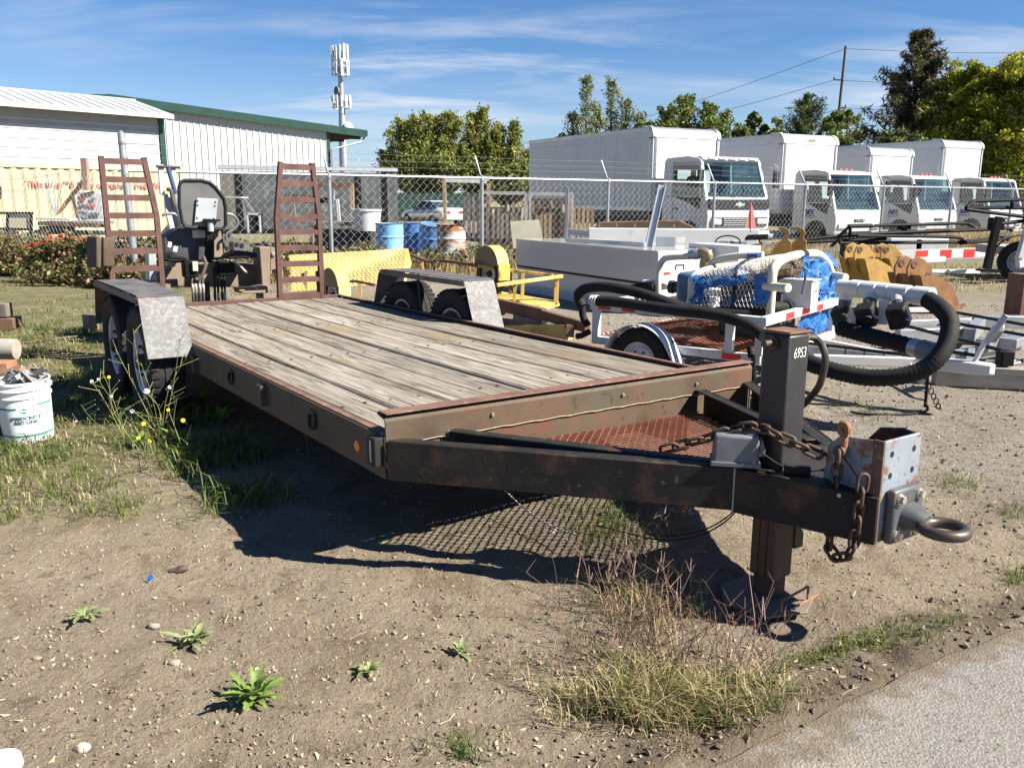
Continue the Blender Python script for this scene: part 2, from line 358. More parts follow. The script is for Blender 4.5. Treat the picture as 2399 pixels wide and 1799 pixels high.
def build_road():
    xs = [-3+.04*i for i in range(int(13/.04))]; vs = []; fs = []; ed = []; rows = 40
    for x in xs:
        e = asphalt_edge(x)
        for k in range(rows):
            t = (k/(rows-1))**2.2; y = e-t*6.0
            z = .010+.004*fbm(x, y, 3, 2, 1.)-(.03 if k == 0 else 0); vs.append((x, y, z)); ed.append(max(0., 1-t*6.0/(.26+.2*fbm(x, y, 2.2, 3, 4.))))
    for i in range(len(xs)-1):
        for k in range(rows-1): a = i*rows+k; fs.append((a, a+1, a+1+rows, a+rows))
    me = bpy.data.meshes.new('road'); me.from_pydata(vs, [], fs); me.shade_smooth(); me.attributes.new('edge', 'FLOAT', 'POINT').data.foreach_set('value', ed)
    m = bpy.data.materials.new('chip_seal'); m.use_nodes = True; nt = m.node_tree; N = nt.nodes.new; L = nt.links.new; b = nt.nodes['Principled BSDF']; b.inputs['Roughness'].default_value = .92; b.inputs['Specular IOR Level'].default_value = .2
    tc = N('ShaderNodeTexCoord')
    def vor(sc):
        v_ = N('ShaderNodeTexVoronoi'); L(tc.outputs['Object'], v_.inputs[0]); v_.inputs['Scale'].default_value = sc; v_.inputs['Randomness'].default_value = 1.; return v_
    def nz(sc, d=6, r_=.7):
        n_ = N('ShaderNodeTexNoise'); L(tc.outputs['Object'], n_.inputs[0]); n_.inputs['Scale'].default_value = sc; n_.inputs['Detail'].default_value = d; n_.inputs['Roughness'].default_value = r_; return n_.outputs[0]
    def rng(f, a, b_, c=0., d=1.):
        r_ = N('ShaderNodeMapRange'); L(f, r_.inputs[0]); r_.inputs[1].default_value = a; r_.inputs[2].default_value = b_; r_.inputs[3].default_value = c; r_.inputs[4].default_value = d; return r_.outputs[0]
    def mx(f, a, c):
        x_ = N('ShaderNodeMixRGB'); L(f, x_.inputs[0]); L(a, x_.inputs[1])
        if isinstance(c, tuple): x_.inputs[2].default_value = (*c, 1)
        else: L(c, x_.inputs[2])
        return x_.outputs[0]
    v1 = vor(125); hs = N('ShaderNodeHueSaturation'); L(v1.outputs['Color'], hs.inputs['Color']); hs.inputs['Saturation'].default_value = .10; hs.inputs['Value'].default_value = .30
    base = N('ShaderNodeRGB'); base.outputs[0].default_value = (.185, .170, .150, 1)
    half = N('ShaderNodeMixRGB'); half.inputs[0].default_value = .38; L(base.outputs[0], half.inputs[1]); L(hs.outputs[0], half.inputs[2])
    col = mx(rng(v1.outputs['Distance'], .50, .72), half.outputs[0], (.155, .14, .12)); col = mx(rng(nz(60), .59, .68), col, (.05, .044, .037)); col = mx(rng(nz(1.7), .48, .75, 0, .6), col, (.25, .205, .15))
    ea = N('ShaderNodeAttribute'); ea.attribute_name = 'edge'; em = N('ShaderNodeMath'); em.operation = 'MULTIPLY_ADD'; L(ea.outputs['Fac'], em.inputs[0]); em.inputs[1].default_value = .42; L(nz(13, 8, .78), em.inputs[2])
    col = mx(rng(em.outputs[0], .72, .88), col, (.125, .10, .075)); L(col, b.inputs['Base Color'])
    hh = N('ShaderNodeMath'); hh.operation = 'MULTIPLY_ADD'; L(rng(v1.outputs['Distance'], .1, .7, 1, 0), hh.inputs[0]); hh.inputs[1].default_value = .6; L(nz(60), hh.inputs[2])
    bp = N('ShaderNodeBump'); bp.inputs['Distance'].default_value = .003; L(hh.outputs[0], bp.inputs['Height']); L(bp.outputs[0], b.inputs['Normal'])
    return setting(link('road', me, m))
build_road()
# ================================================================ shared materials
rust_black = mat('worn_black_steel', [(.30, (.010, .0098, .0095)), (.55, (.019, .0175, .016)), (.75, (.040, .030, .023))], 5., rough=.62, bump=.0012, bscale=90,
                 over=[((.075, .038, .022), 6., .54, .68), ((.085, .075, .062), 34., .63, .70), ((.010, .011, .012), 9., .58, .70)], spec=.25)
rust_lip = mat('rusty_brown_steel', [(.30, (.055, .037, .025)), (.52, (.092, .062, .038)), (.72, (.12, .062, .038))], 4.5, rough=.7, bump=.0008, bscale=90,
               over=[((.075, .066, .045), 3.4, .50, .66), ((.125, .048, .030), 5., .55, .68), ((.24, .15, .035), 11., .67, .72), ((.05, .04, .032), 24., .60, .66)], spec=.3)
rust_rail = mat('brown_rail_steel', [(.3, (.055, .040, .030)), (.6, (.090, .066, .048)), (.8, (.125, .075, .05))], 3., rough=.72, bump=.0006, bscale=70, over=[((.15, .075, .045), 8., .6, .72)], spec=.3)
rust_edge = mat('rusty_edge', [(.3, (.10, .055, .040)), (.7, (.20, .115, .085))], 9., rough=.8, over=[((.30, .25, .22), 22, .6, .75)], spec=.25)
ramp_rust = mat('dark_red_rust', [(.3, (.060, .035, .030)), (.6, (.110, .055, .046)), (.8, (.16, .08, .065))], 7., rough=.75, bump=.0006, bscale=60, spec=.3)
mesh_rust = mat('red_rust_mesh', [(.3, (.17, .055, .035)), (.7, (.28, .115, .07))], 9., rough=.85, spec=.2)
fender_steel = mat('worn_grey_steel', [(.34, (.080, .080, .080)), (.5, (.125, .125, .124)), (.66, (.19, .186, .178))], 26., rough=.6, bump=.0007, bscale=40,
                   over=[((.085, .09, .10), 60., .53, .62), ((.20, .115, .055), 5., .55, .66, (1, 1, .3)), ((.34, .325, .295), 110., .60, .68), ((.12, .12, .125), 3., .55, .75)], spec=.4)
fender_top = mat('worn_fender_top', [(.34, (.060, .060, .064)), (.6, (.115, .11, .108)), (.8, (.19, .12, .085))], 7., rough=.65, bump=.0008, bscale=30, over=[((.24, .105, .06), 3., .58, .72)], spec=.4)
rubber = mat('tyre_rubber', [(.3, (.012, .012, .013)), (.7, (.030, .029, .028))], 20., rough=.85, spec=.3)
rim_white = mat('white_wheel_paint', [(.3, (.45, .46, .48)), (.7, (.58, .58, .58))], 8., rough=.5, over=[((.25, .17, .11), 9., .66, .8)])
black_plastic = mat('black_plastic', [(.4, (.008, .008, .009)), (.7, (.017, .017, .018))], 10., rough=.65, spec=.3)
black_paint = mat('black_paint', [(.4, (.0045, .0045, .005)), (.7, (.009, .0088, .009))], 6., rough=.6, spec=.15)
grey_plastic = mat('grey_plastic', [(.35, (.085, .092, .10)), (.6, (.135, .145, .155)), (.8, (.20, .21, .22))], 7., (1, 1, 1), rough=.6, over=[((.36, .37, .38), 14., .6, .72)])
chain_steel = mat('rusty_chain', [(.3, (.050, .032, .024)), (.6, (.10, .060, .042)), (.8, (.19, .10, .06))], 60., rough=.7, metal=.3)
hook_rust = mat('orange_rust', [(.3, (.13, .055, .03)), (.7, (.33, .15, .07))], 30., rough=.8)
lunette_grey = mat('grey_cast_steel', [(.35, (.050, .053, .058)), (.7, (.095, .10, .105))], 12., rough=.42, over=[((.16, .10, .07), 9., .6, .75)], spec=.5)
ring_worn = mat('worn_ring_steel', [(.35, (.040, .035, .032)), (.6, (.085, .066, .054)), (.8, (.17, .15, .135))], 14., rough=.45, metal=.4)
blue_grey_paint = mat('chipped_blue_grey_paint', [(.3, (.17, .20, .235)), (.7, (.24, .27, .30))], 5., rough=.6, over=[((.17, .085, .05), 9., .52, .58), ((.10, .07, .05), 60, .58, .66), ((.40, .19, .04), 14., .66, .72)])
bolt_zinc = mat('zinc_bolt', [(.3, (.38, .34, .26)), (.7, (.62, .58, .48))], 30, rough=.4, metal=.7)
amber = mat('amber_lens', (.75, .22, .015), rough=.25)
white_mark = mat('white_marker_paint', [(.3, (.62, .62, .60)), (.7, (.75, .75, .73))], 60., rough=.8)
def wood_mat(name, cols, over, rand=.12):
    return mat(name, cols, 3.2, (9, .55, 3), rough=.9, bump=.0035, dist=1.2, detail=9, over=over, rand=rand, spec=.15)
deck_wood = wood_mat('weathered_deck_wood', [(.30, (.065, .053, .041)), (.43, (.168, .147, .119)), (.55, (.255, .228, .190)), (.72, (.345, .316, .272))],
    [((.030, .024, .018), 5.0, .60, .66, (14, .45, 3)), ((.21, .155, .095), 1.6, .55, .72, (1.6, .6, 1)), ((.10, .085, .068), 2.6, .60, .78, (2, 1, 1)), ((.030, .025, .02), 2.2, .66, .69, (16, .22, 3))], rand=.20)
galv = mat('galvanised_steel', [(.3, (.27, .285, .30)), (.7, (.39, .405, .42))], 9., rough=.42, metal=.55, over=[((.27, .28, .30), 4., .6, .75)])
white_paint = mat('white_machine_paint', [(.3, (.52, .52, .52)), (.7, (.59, .59, .58))], 3., rough=.4, coat=.15, over=[((.30, .27, .23), 7., .60, .76)])
cream_paint = mat('cream_pipe_paint', [(.3, (.50, .475, .38)), (.7, (.57, .545, .44))], 3., rough=.45, over=[((.35, .29, .2), 9., .7, .8)])
pvc_white = mat('white_pvc', [(.3, (.52, .52, .495)), (.7, (.58, .58, .555))], 4., rough=.35, over=[((.55, .53, .47), 3., .62, .78)])
red_tape = mat('red_reflective_tape', [(.3, (.55, .03, .03)), (.7, (.68, .05, .045))], 30., rough=.3)
white_tape = mat('silver_reflective_tape', [(.3, (.55, .57, .58)), (.7, (.68, .70, .70))], 60., rough=.3)
yellow_paint = mat('chipped_yellow_paint', [(.3, (.44, .28, .035)), (.6, (.53, .40, .11)), (.8, (.55, .49, .28))], 3., rough=.6, over=[((.48, .45, .34), 2., .50, .70), ((.14, .07, .035), 7., .56, .64), ((.10, .055, .03), 26., .60, .66)])
yellow_old = mat('faded_yellow_paint', [(.3, (.40, .27, .05)), (.6, (.48, .38, .15)), (.8, (.52, .46, .29))], 2., rough=.65, over=[((.28, .15, .06), 5., .56, .70), ((.36, .30, .20), 13., .6, .7)])
cat_yellow = mat('excavator_yellow', [(.3, (.27, .155, .035)), (.6, (.38, .24, .065)), (.8, (.45, .33, .13))], 5., rough=.55, over=[((.14, .07, .035), 11., .60, .68)])
bucket_rust = mat('rusted_bucket_steel', [(.3, (.13, .06, .02)), (.6, (.235, .115, .038)), (.8, (.34, .19, .07))], 5., rough=.7, over=[((.10, .06, .04), 8., .6, .7)])
alu = mat('dull_aluminium', [(.3, (.34, .35, .36)), (.7, (.47, .48, .49))], 5., (1, .3, 1), rough=.38, metal=.6)
orange_paint = mat('orange_red_paint', [(.3, (.55, .09, .03)), (.7, (.70, .14, .05))], 5., rough=.5)
grey_wood = mat('grey_weathered_timber', [(.3, (.085, .07, .056)), (.55, (.16, .138, .112)), (.75, (.24, .212, .18))], 3., (6, 6, .6), rough=.9, bump=.002, rand=.2)
new_wood = mat('tan_pallet_timber', [(.3, (.19, .125, .068)), (.55, (.28, .20, .115)), (.75, (.35, .275, .18))], 3., (6, 6, .6), rough=.85, bump=.001, rand=.25)
plywood = mat('pale_plywood', [(.3, (.42, .40, .29)), (.6, (.53, .50, .38)), (.8, (.60, .57, .45))], 4., (5, .7, .7), rough=.85, over=[((.30, .28, .20), 3., .6, .74)])
rust_brown = mat('rust_brown', [(.3, (.09, .045, .028)), (.6, (.16, .085, .052)), (.8, (.25, .14, .085))], 7., rough=.8)
hose_black = mat('black_suction_hose', [(.3, (.008, .008, .0085)), (.7, (.017, .0165, .016))], 9., rough=.72, spec=.25, over=[((.05, .045, .038), 6., .62, .8)])
teal_print = mat('teal_print', (.0, .22, .22), rough=.6); navy_print = mat('dark_teal_print', (.012, .09, .11), rough=.6); grey_print = mat('grey_print', (.2, .24, .26), rough=.6)
ant_white = mat('antenna_white', [(.3, (.46, .46, .46)), (.7, (.55, .55, .55))], 3., rough=.5)
soffit = mat('grey_soffit', [(.3, (.29, .30, .32)), (.7, (.36, .37, .385))], 3., rough=.7)
# ================================================================ the flatbed equipment trailer
TY, TX0, TY0, TP, TR = .6098, .3641, 3.6484, -.0098, -.006
def tl(u, v, ax, val):     # picture point -> trailer coordinates on the plane ax=val
    d = ray(u, v); c, s = cos(TY), sin(TY); ox, oy = -TX0, -TY0
    o = (ox*c+oy*s, -ox*s+oy*c, CAM_H-TP); q = (d.x*c+d.y*s, -d.x*s+d.y*c, d.z)
    t = (val-o[ax])/q[ax]; return V((o[0]+q[0]*t, o[1]+q[1]*t, o[2]+q[2]*t))
trailer = thing('flatbed_trailer', 'long rusty flatbed equipment trailer with weathered plank deck, black tongue and folded ramps', 'trailer', (TX0, TY0, TP), rot=(TP, -TR, TY))
t = trailer
ZD, HW, LN = .53, 1.02, 5.0
# planks
edges = [-.972, -.738, -.478, -.257, -.032, .184, .412, .652, .972]
for i in range(8):
    a, b = edges[i]+.006, edges[i+1]-.006-random.uniform(0, .006); zz = ZD+random.uniform(-.006, .004)
    mb = MB(); n = 26; w = b-a; vs = []; ph = random.uniform(0, 9)
    for k in range(n+1):
        y = .01+(LN-.06)*k/n; dz = zz-.012*sin(pi*y/LN)+.004*mnoise.noise(V((i*3.1, y*1.1, 0))); dx = .004*mnoise.noise(V((i*9.7, y*1.7, 3)))
        e1 = .003*mnoise.noise(V((i, y*6, 1))); e2 = .003*mnoise.noise(V((i, y*6, 8)))
        for px, pz in ((a+e1, -.045), (a+e1, -.008), (a+.010, 0), ((a+b)/2, -.003+.003*mnoise.noise(V((i*5, y*2, 5)))), (b-.010, 0), (b+e2, -.008), (b+e2, -.045)): vs.append((px+dx, y, dz+pz))
    fs = [(k*7+j, k*7+(j+1) % 7, (k+1)*7+(j+1) % 7, (k+1)*7+j) for k in range(n) for j in range(7)]+[tuple(range(7)), tuple(n*7+j for j in range(7))[::-1]]
    MB().add(vs, fs).build('deck_plank', deck_wood, t, smooth=True, ang=28)
# bolts heads along the planks
bolt_dark = mat('dark_bolt', (.05, .04, .035), rough=.6, metal=.4)
for yy in (.62, 1.9, 3.2, 4.5):
    mb = MB()
    for i in range(8):
        for f in (.25, .75):
            x = edges[i]+(edges[i+1]-edges[i])*f; mb.lathe([(.0001, .003), (.008, .003), (.010, 0)], (x+random.uniform(-.01, .01), yy+random.uniform(-.02, .02), ZD-.008), n=8)
    stuff(mb.build('deck_bolts', bolt_dark, t, smooth=True))
# side rails (channels): web + flanges
for s in (-1, 1):
    MB().strip([(s*(HW-.075), .385), (s*HW, .38), (s*HW, .538), (s*(HW-.042), .542)], -.01, LN, s*-.008 if s > 0 else .008, 'y').build('side_rail', rust_rail, t, bevel=.003)
    MB().bx(s*HW-.022*s-.021, s*HW-.022*s+.021, -.005, LN, .541, .5475).build('rail_top_flange', rust_edge, t, bevel=.002)
MB().bx(-HW, HW, LN, LN+.05, .36, .552).build('rear_crossmember', ramp_rust, t, bevel=.004)
for yy in (.7, 1.5, 2.3, 3.1, 3.9, 4.6): MB().bx(-HW+.08, HW-.08, yy-.03, yy+.03, .38, .474).build('crossmember', rust_black, t)
for xx in (-.55, .55): MB().bx(xx-.04, xx+.04, -.0, LN-.02, .28, .379).build('frame_rail', rust_black, t)
# front: bent-plate lip above a front channel with its weld seam
MB().strip([(.055, .622), (.0, .612), (-.014, .598), (-.014, .505)], -HW-.004, HW+.004, .008, 'x').build('front_lip', rust_lip, t, bevel=.003)
MB().bx(-HW-.003, HW+.003, -.006, .04, .376, .515).build('front_channel', rust_lip, t, bevel=.004)
MB().bx(-HW, HW, -.018, .056, .6225, .628).build('lip_edge', rust_edge, t, bevel=.002)
seam = mat('weld_seam', [(.3, (.18, .15, .08)), (.7, (.42, .36, .22))], 40, rough=.7)
MB().tube([(-HW+.02+.05*k, -.012, .507+.002*sin(k*2.1)) for k in range(41)], .0035, 5).build('weld_bead', seam, t)
for xx, zz in ((-.55, .565), (.15, .562), (.62, .560), (-.755, .52)):
    MB().lathe([(.0001, .008), (.007, .008), (.009, 0)], (xx, -.016, zz), (0, -1, 0), n=8).build('rivet', bolt_zinc, t)
# A-frame: two outer and two inner channels meeting at the nose
def beam(p, q, z0, z1, th, name, m, flange=.055, side=1, b=.004):
    p, q = V((p[0], p[1], 0)), V((q[0], q[1], 0)); d = (q-p).normalized(); s = V((d.y, -d.x, 0))*side; mb = MB()
    def slab(a0, a1, z_0, z_1, zq0, zq1):
        vs = [p+s*a0+V((0, 0, z_0)), p+s*a1+V((0, 0, z_0)), p+s*a1+V((0, 0, z_1)), p+s*a0+V((0, 0, z_1)), q+s*a0+V((0, 0, zq0)), q+s*a1+V((0, 0, zq0)), q+s*a1+V((0, 0, zq1)), q+s*a0+V((0, 0, zq1))]
        mb.add(vs, [(0, 1, 2, 3), (7, 6, 5, 4), (0, 4, 5, 1), (1, 5, 6, 2), (2, 6, 7, 3), (3, 7, 4, 0)])
    dz = -.018
    slab(0, th, z0, z1, z0+dz, z1+dz); slab(-.001, -flange, z1-th, z1-.0005, z1-th+dz, z1-.0005+dz); slab(-.001, -flange, z0+.0005, z0+th, z0+.0005+dz, z0+th+dz)
    return mb.build(name, m, t, bevel=b)
beam((-HW, -.02), (-.165, -.93), .376, .528, .009, 'tongue_beam', rust_black, side=1)
beam((HW, -.02), (.40, -.93), .376, .528, .009, 'tongue_beam', rust_black, side=-1)
beam((-.76, -.03), (-.17, -.86), .40, .531, .008, 'inner_tongue_beam', rust_black, side=1, flange=.05)
beam((.66, -.03), (.385, -.86), .40, .531, .008, 'inner_tongue_beam', rust_black, side=-1, flange=.05)
# nose: side plates running in to the hitch channel, top and weld line
beam((-.163, -.932), (.012, -1.36), .352, .510, .010, 'nose_plate', rust_black, side=1, flange=.10)
beam((.398, -.932), (.228, -1.36), .352, .510, .010, 'nose_plate', rust_black, side=-1, flange=.10)
MB().bar((-.166, -.936, .356), (-.166, -.936, .510), .012, .010).build('weld_line', mat('pale_weld', [(.3, (.20, .17, .13)), (.7, (.45, .40, .33))], 50, rough=.7), t)
MB().add([(-.10, -.90, .497), (.33, -.90, .497), (.20, -1.33, .487), (.03, -1.33, .487), (-.10, -.90, .489), (.33, -.90, .489), (.20, -1.33, .479), (.03, -1.33, .479)], [(0, 3, 2, 1), (4, 5, 6, 7), (0, 1, 5, 4), (1, 2, 6, 5), (2, 3, 7, 6), (3, 0, 4, 7)]).build('nose_top_plate', rust_black, t)
for u, v in ((1814, 1141), (1970, 1161)):
    p = tl(u, v, 0, -.05); MB().lathe([(.0001, .004), (.006, .004), (.008, 0)], p, (-.9, -.4, 0), n=8).build('rivet', bolt_zinc, t)
# expanded metal floor in the A-frame
def expanded(poly, z, du=.046, dv=.021, w=.0042, h=.005, ang=0.):
    mb = MB(); P = [V(p) for p in poly]
    def inside(x, y):
        c = False
        for i in range(len(P)):
            a, b = P[i], P[i-1]
            if (a.y > y) != (b.y > y) and x < (b.x-a.x)*(y-a.y)/(b.y-a.y)+a.x: c = not c
        return c
    x0 = min(p.x for p in P); x1 = max(p.x for p in P); y0 = min(p.y for p in P); y1 = max(p.y for p in P)
    for j in range(int((y1-y0)/dv)+1):
        for i in range(int((x1-x0)/du)+2):
            cx = x0+(i+.5*(j % 2))*du; cy = y0+j*dv
            if not inside(cx, cy): continue
            zc = z+.012*mnoise.noise(V((cx*3, cy*3, 1)))
            for sx in (-1, 1): mb.bar((cx, cy, zc+.003), (cx+sx*du/2, cy+dv, zc-.003), w, h)
    return mb
stuff(expanded([(-.72, -.03), (.64, -.03), (.37, -.84), (-.15, -.84)], .425).build('mesh_floor', mesh_rust, t))
for x0, x1 in (((-.70, -.06), (.62, -.06)), ((-.14, -.83), (.36, -.83))): MB().bar((*x0, .41), (*x1, .41), .03, .02).build('mesh_support', rust_black, t)
# jack: outer square tube, pin, crank, inner leg, foot
jx, jy = 0., -.98; jt = mat('jack_tube_black', [(.3, (.013, .0135, .014)), (.6, (.026, .026, .026)), (.8, (.048, .040, .034))], 4., rough=.5, bump=.0006, bscale=50, over=[((.13, .075, .05), 7., .62, .75)])
MB().bx(jx-.055, jx+.055, jy-.055, jy+.055, .345, .968).build('jack_tube', jt, t, bevel=.009)
MB().bx(jx-.052, jx+.052, jy-.052, jy+.052, .10, .36).build('jack_sleeve', mat('rust_sleeve', [(.3, (.050, .030, .021)), (.6, (.095, .052, .034)), (.8, (.15, .075, .045))], 6., (1, 1, .4), rough=.75), t, bevel=.008)
for dx in (-.022, .012): MB().bx(jx-.0535, jx-.0525, jy+dx, jy+dx+.004, .11, .35).build('sleeve_seam', rust_black, t)
MB().bx(jx-.057, jx+.057, jy-.057, jy+.057, .9685, .979).build('jack_cap', rust_edge, t, bevel=.004)
MB().bx(jx-.040, jx+.038, jy-.042, jy+.042, .028, .24).build('jack_leg', ramp_rust, t, bevel=.006)
pin = MB().cyl((jx-.05, jy+.005, .937), (jx-.108, jy+.005, .937), .0125, 14).lathe([(.0126, 0), (.022, 0), (.022, .010), (.0126, .010)], (jx-.056, jy+.005, .937), (-1, 0, 0), 16)
pin.build('jack_pin', ring_worn, t, smooth=True)
cr = [tl(u, v, 0, .135) for u, v in ((1912, 792), (1930, 815), (1935, 850), (1922, 900), (1900, 930), (1880, 950))]
crk = MB().tube(bez([(.055, jy, .945), (.10, jy-.005, .945), cr[0], cr[1], cr[2], cr[3], cr[4], cr[5]], 6), .0125, 10)
crk.build('jack_crank', ring_worn, t, smooth=True)
MB().cyl((.055, jy, .945), (.092, jy, .945), .026, 14).build('crank_socket', hook_rust, t, smooth=True)
MB().prism([(-.19, .0), (-.165, -.16), (-.02, -.215), (.10, -.16), (.135, -.02), (.06, .10), (-.09, .105)], 0, .008, 'z').xf(Matrix.Translation((jx+.0, jy+.04, .022))).build('jack_foot', mat('foot_plate_steel', [(.3, (.10, .085, .07)), (.6, (.17, .14, .115)), (.8, (.22, .13, .09))], 9., rough=.75), t, bevel=.002)
fa, fb = tl(1836, 1440, 2, .032), tl(1897, 1404, 2, .032); up_ = V((0, 0, .052)); mb = MB()
for a_, b_ in ((fa-(fb-fa)*.05, fb+(fb-fa)*.45), (fa, fa+up_), (fa+up_, fb+up_), (fb+up_, fb)): mb.cyl(a_, b_, .0045, 7)
mb.build('foot_handle', hook_rust, t)
MB().prism([(0, 0), (.045, .0), (.045, .05), (.015, .09), (0, .09)], -.006, .006, 'y').xf(Matrix.Translation((jx+.055, jy-.05, .20))).build('jack_lug', rust_rail, t)
text('painted_number', '6953', .050, white_mark, t, (jx+.004, jy-.0562, .905), (R(90), 0, 0), .0004, shear=.15, bold=-.0004, sx=.66)
# hitch channel with bolt holes
MB().bx(.018, .222, -1.362, -1.350, .338, .672).build('hitch_plate', blue_grey_paint, t, bevel=.004)
hole = mat('bolt_hole_dark', (.006, .005, .005), rough=.9)
for hx in (.058, .182):
    for hz in (.625, .555, .49):
        MB().lathe([(.0001, .0008), (.0095, .0008), (.0105, 0)], (hx, -1.3625, hz), (0, -1, 0), n=14).build('bolt_hole', hole, t)
MB().prism([(-1.349, .352), (-1.349, .668), (-1.33, .668), (-1.20, .655), (-1.16, .615), (-1.15, .50), (-1.24, .49), (-1.25, .352)], .019, .029, 'x').build('hitch_side_plate', blue_grey_paint, t, bevel=.003)
MB().prism([(-1.349, .352), (-1.349, .668), (-1.30, .675), (-1.22, .660), (-1.17, .60), (-1.16, .49), (-1.25, .352)], .211, .221, 'x').build('hitch_side_plate', rust_black, t, bevel=.003)
MB().bx(.0105, .019, -1.362, -1.325, .34, .672).build('hitch_corner_angle', rust_edge, t, bevel=.002)
# pintle eye
lx, lz = .125, .420
pe = MB().bx(lx-.085, lx+.085, -1.396, -1.3635, lz-.085, lz+.095).build('pintle_base', lunette_grey, t, bevel=.012, seg=3)
sh = MB().tube([(lx+.01, -1.392, lz-.005), (lx+.01, -1.43, lz-.008), (lx+.01, -1.455, lz-.012)], [.062, .047, .034], 18)
sh.v = [(x, y, lz-.006+(z-lz+.006)*.78) for x, y, z in sh.v]; sh.build('pintle_neck', lunette_grey, t, smooth=True, ang=60)
rc = V((lx+.012, -1.508, lz-.014)); MB().tube([rc+V((.062*cos(a), .062*sin(a), 0)) for a in [2*pi*k/28 for k in range(28)]], .0185, 14, closed=True).build('pintle_ring', ring_worn, t, smooth=True, ang=180)
for hx in (-.055, .055):
    for hz in (-.055, .065):
        MB().lathe([(.0001, .016), (.013, .016), (.0135, .0)], (lx+hx, -1.3965, lz+hz), (0, -1, 0), n=6).lathe([(.0001, .004), (.018, .004), (.019, 0)], (lx+hx, -1.3965, lz+hz), (0, -1, 0), n=16).build('bolt_head', bolt_zinc, t)
# chains
def link_mesh():
    n = 20; r = .0165; hl = .0145; pts = []
    for k in range(n):
        a = 2*pi*k/n; pts.append((r*cos(a), 0, r*sin(a)+(hl if sin(a) >= 0 else -hl)))
    m = MB().tube(pts, .0062, 7, closed=True); me = bpy.data.meshes.new('link'); me.from_pydata(m.v, [], m.f); me.materials.append(chain_steel); me.shade_smooth(); return me
LINK = link_mesh()
def chain(path, name='safety_chain', pitch=.0465):
    pts = bez(path, 14); root = bpy.data.objects.new(name, None); COL.objects.link(root); root.parent = t; root.empty_display_size = .05
    L = [0]
    for i in range(1, len(pts)): L.append(L[-1]+(pts[i]-pts[i-1]).length)
    n = int(L[-1]/pitch); k = 0
    def P(s):
        s = min(max(s, 0), L[-1]-1e-6); i = 0
        while i < len(L)-2 and L[i+1] < s: i += 1
        return pts[i].lerp(pts[i+1], (s-L[i])/max(1e-9, L[i+1]-L[i]))
    for i in range(n):
        a, b = P(i*pitch), P((i+1)*pitch); d = (b-a).normalized(); s, u, d = frame(d, V((1, .2, 0)))
        tw = (pi/4 if i % 2 else -pi/4)+random.uniform(-.25, .25); s2 = s*cos(tw)+u*sin(tw)
        m = Matrix((s2, d.cross(s2), d)).transposed().to_4x4(); m.translation = (a+b)/2
        o = bpy.data.objects.new('link', LINK); COL.objects.link(o); o.parent = root; o.matrix_local = m
    return root
xp = -.012
c1 = [tl(u, v, 0, xp-.012) for u, v in ((1968, 1060), (1962, 1120), (1955, 1180), (1950, 1240), (1948, 1290), (1962, 1306), (1988, 1304), (2004, 1280), (2012, 1230), (2020, 1170), (2028, 1110), (2026, 1085))]
chain(c1)
chain([(-.30, -.72, .545), (-.20, -.84, .60), (-.115, -.95, .655), (-.075, -1.06, .625), (-.035, -1.12, .60), (.0, -1.18, .575)])
hk = [tl(u, v, 0, -.005) for u, v in ((1977, 1075), (1980, 1050), (1982, 1025), (1972, 1008), (1976, 995), (1988, 998), (1990, 1018))]
MB().tube(bez(hk, 5), [.011]*12+[.012]*(len(bez(hk, 5))-12), 9).build('chain_hook', hook_rust, t, smooth=True)
MB().lathe([(.0001, .012), (.020, .012), (.022, .004), (.020, -.008), (.0001, -.008)], tl(1972, 1058, 0, -.01), (-1, 0, 0), 16).build('shackle_pin', chain_steel, t, smooth=True)
# breakaway battery box and wiring
bb = bpy.data.objects.new('battery_box', None); COL.objects.link(bb); bb.parent = t; bb.location = (-.135, -.905, .513); bb.rotation_euler = (0, 0, R(-46)); bb.empty_display_size = .05
MB().box((0, 0, .056), (.155, .105, .112), tw=(.95, .93)).build('box_body', grey_plastic, bb, bevel=.010, seg=3)
MB().box((0, 0, .010), (.166, .115, .018)).build('box_flange', grey_plastic, bb, bevel=.004)
for yy in (-.028, .028): MB().prism([(0, 0), (.020, 0), (.020, .028), (.010, .058), (0, .032)], yy-.009, yy+.009, 'y').xf(Matrix.Translation((.0755, 0, .04))).build('box_clip', grey_plastic, bb, bevel=.002)
MB().bar((-.055, -1.05, .518), (.0, -1.115, .518), .035, .03).build('switch_box', black_plastic, t, bevel=.004)
MB().tube(bez([(-.01, -1.125, .52), (.04, -1.15, .53), (.02, -1.20, .60), (-.015, -1.24, .60), (.0, -1.30, .53)], 8), .0022, 5).tube(bez([(-.10, -.985, .52), (-.11, -.98, .57), (-.07, -1.03, .535), (-.055, -1.05, .525)], 6), .002, 5).build('wire', black_plastic, t)
hang = bez([tl(u, v, 0, -.15) for u, v in ((1735, 1190), (1700, 1225), (1640, 1255), (1560, 1265), (1480, 1250), (1400, 1230))], 8)
MB().tube(hang, .003, 5).tube([p+V((.03, .02, .004)) for p in hang[:30]], .003, 5).build('hanging_wire', black_plastic, t)
rope = bez([tl(1185, 1148, 0, -.35), tl(1230, 1190, 0, -.35), tl(1290, 1230, 0, -.35), (tl(1355, 1254, 0, -.35))], 8)
MB().tube(rope, .0035, 6).build('hanging_rope', mat('speckled_rope', [(.45, (.02, .02, .02)), (.55, (.6, .6, .58))], 120., rough=.9), t)
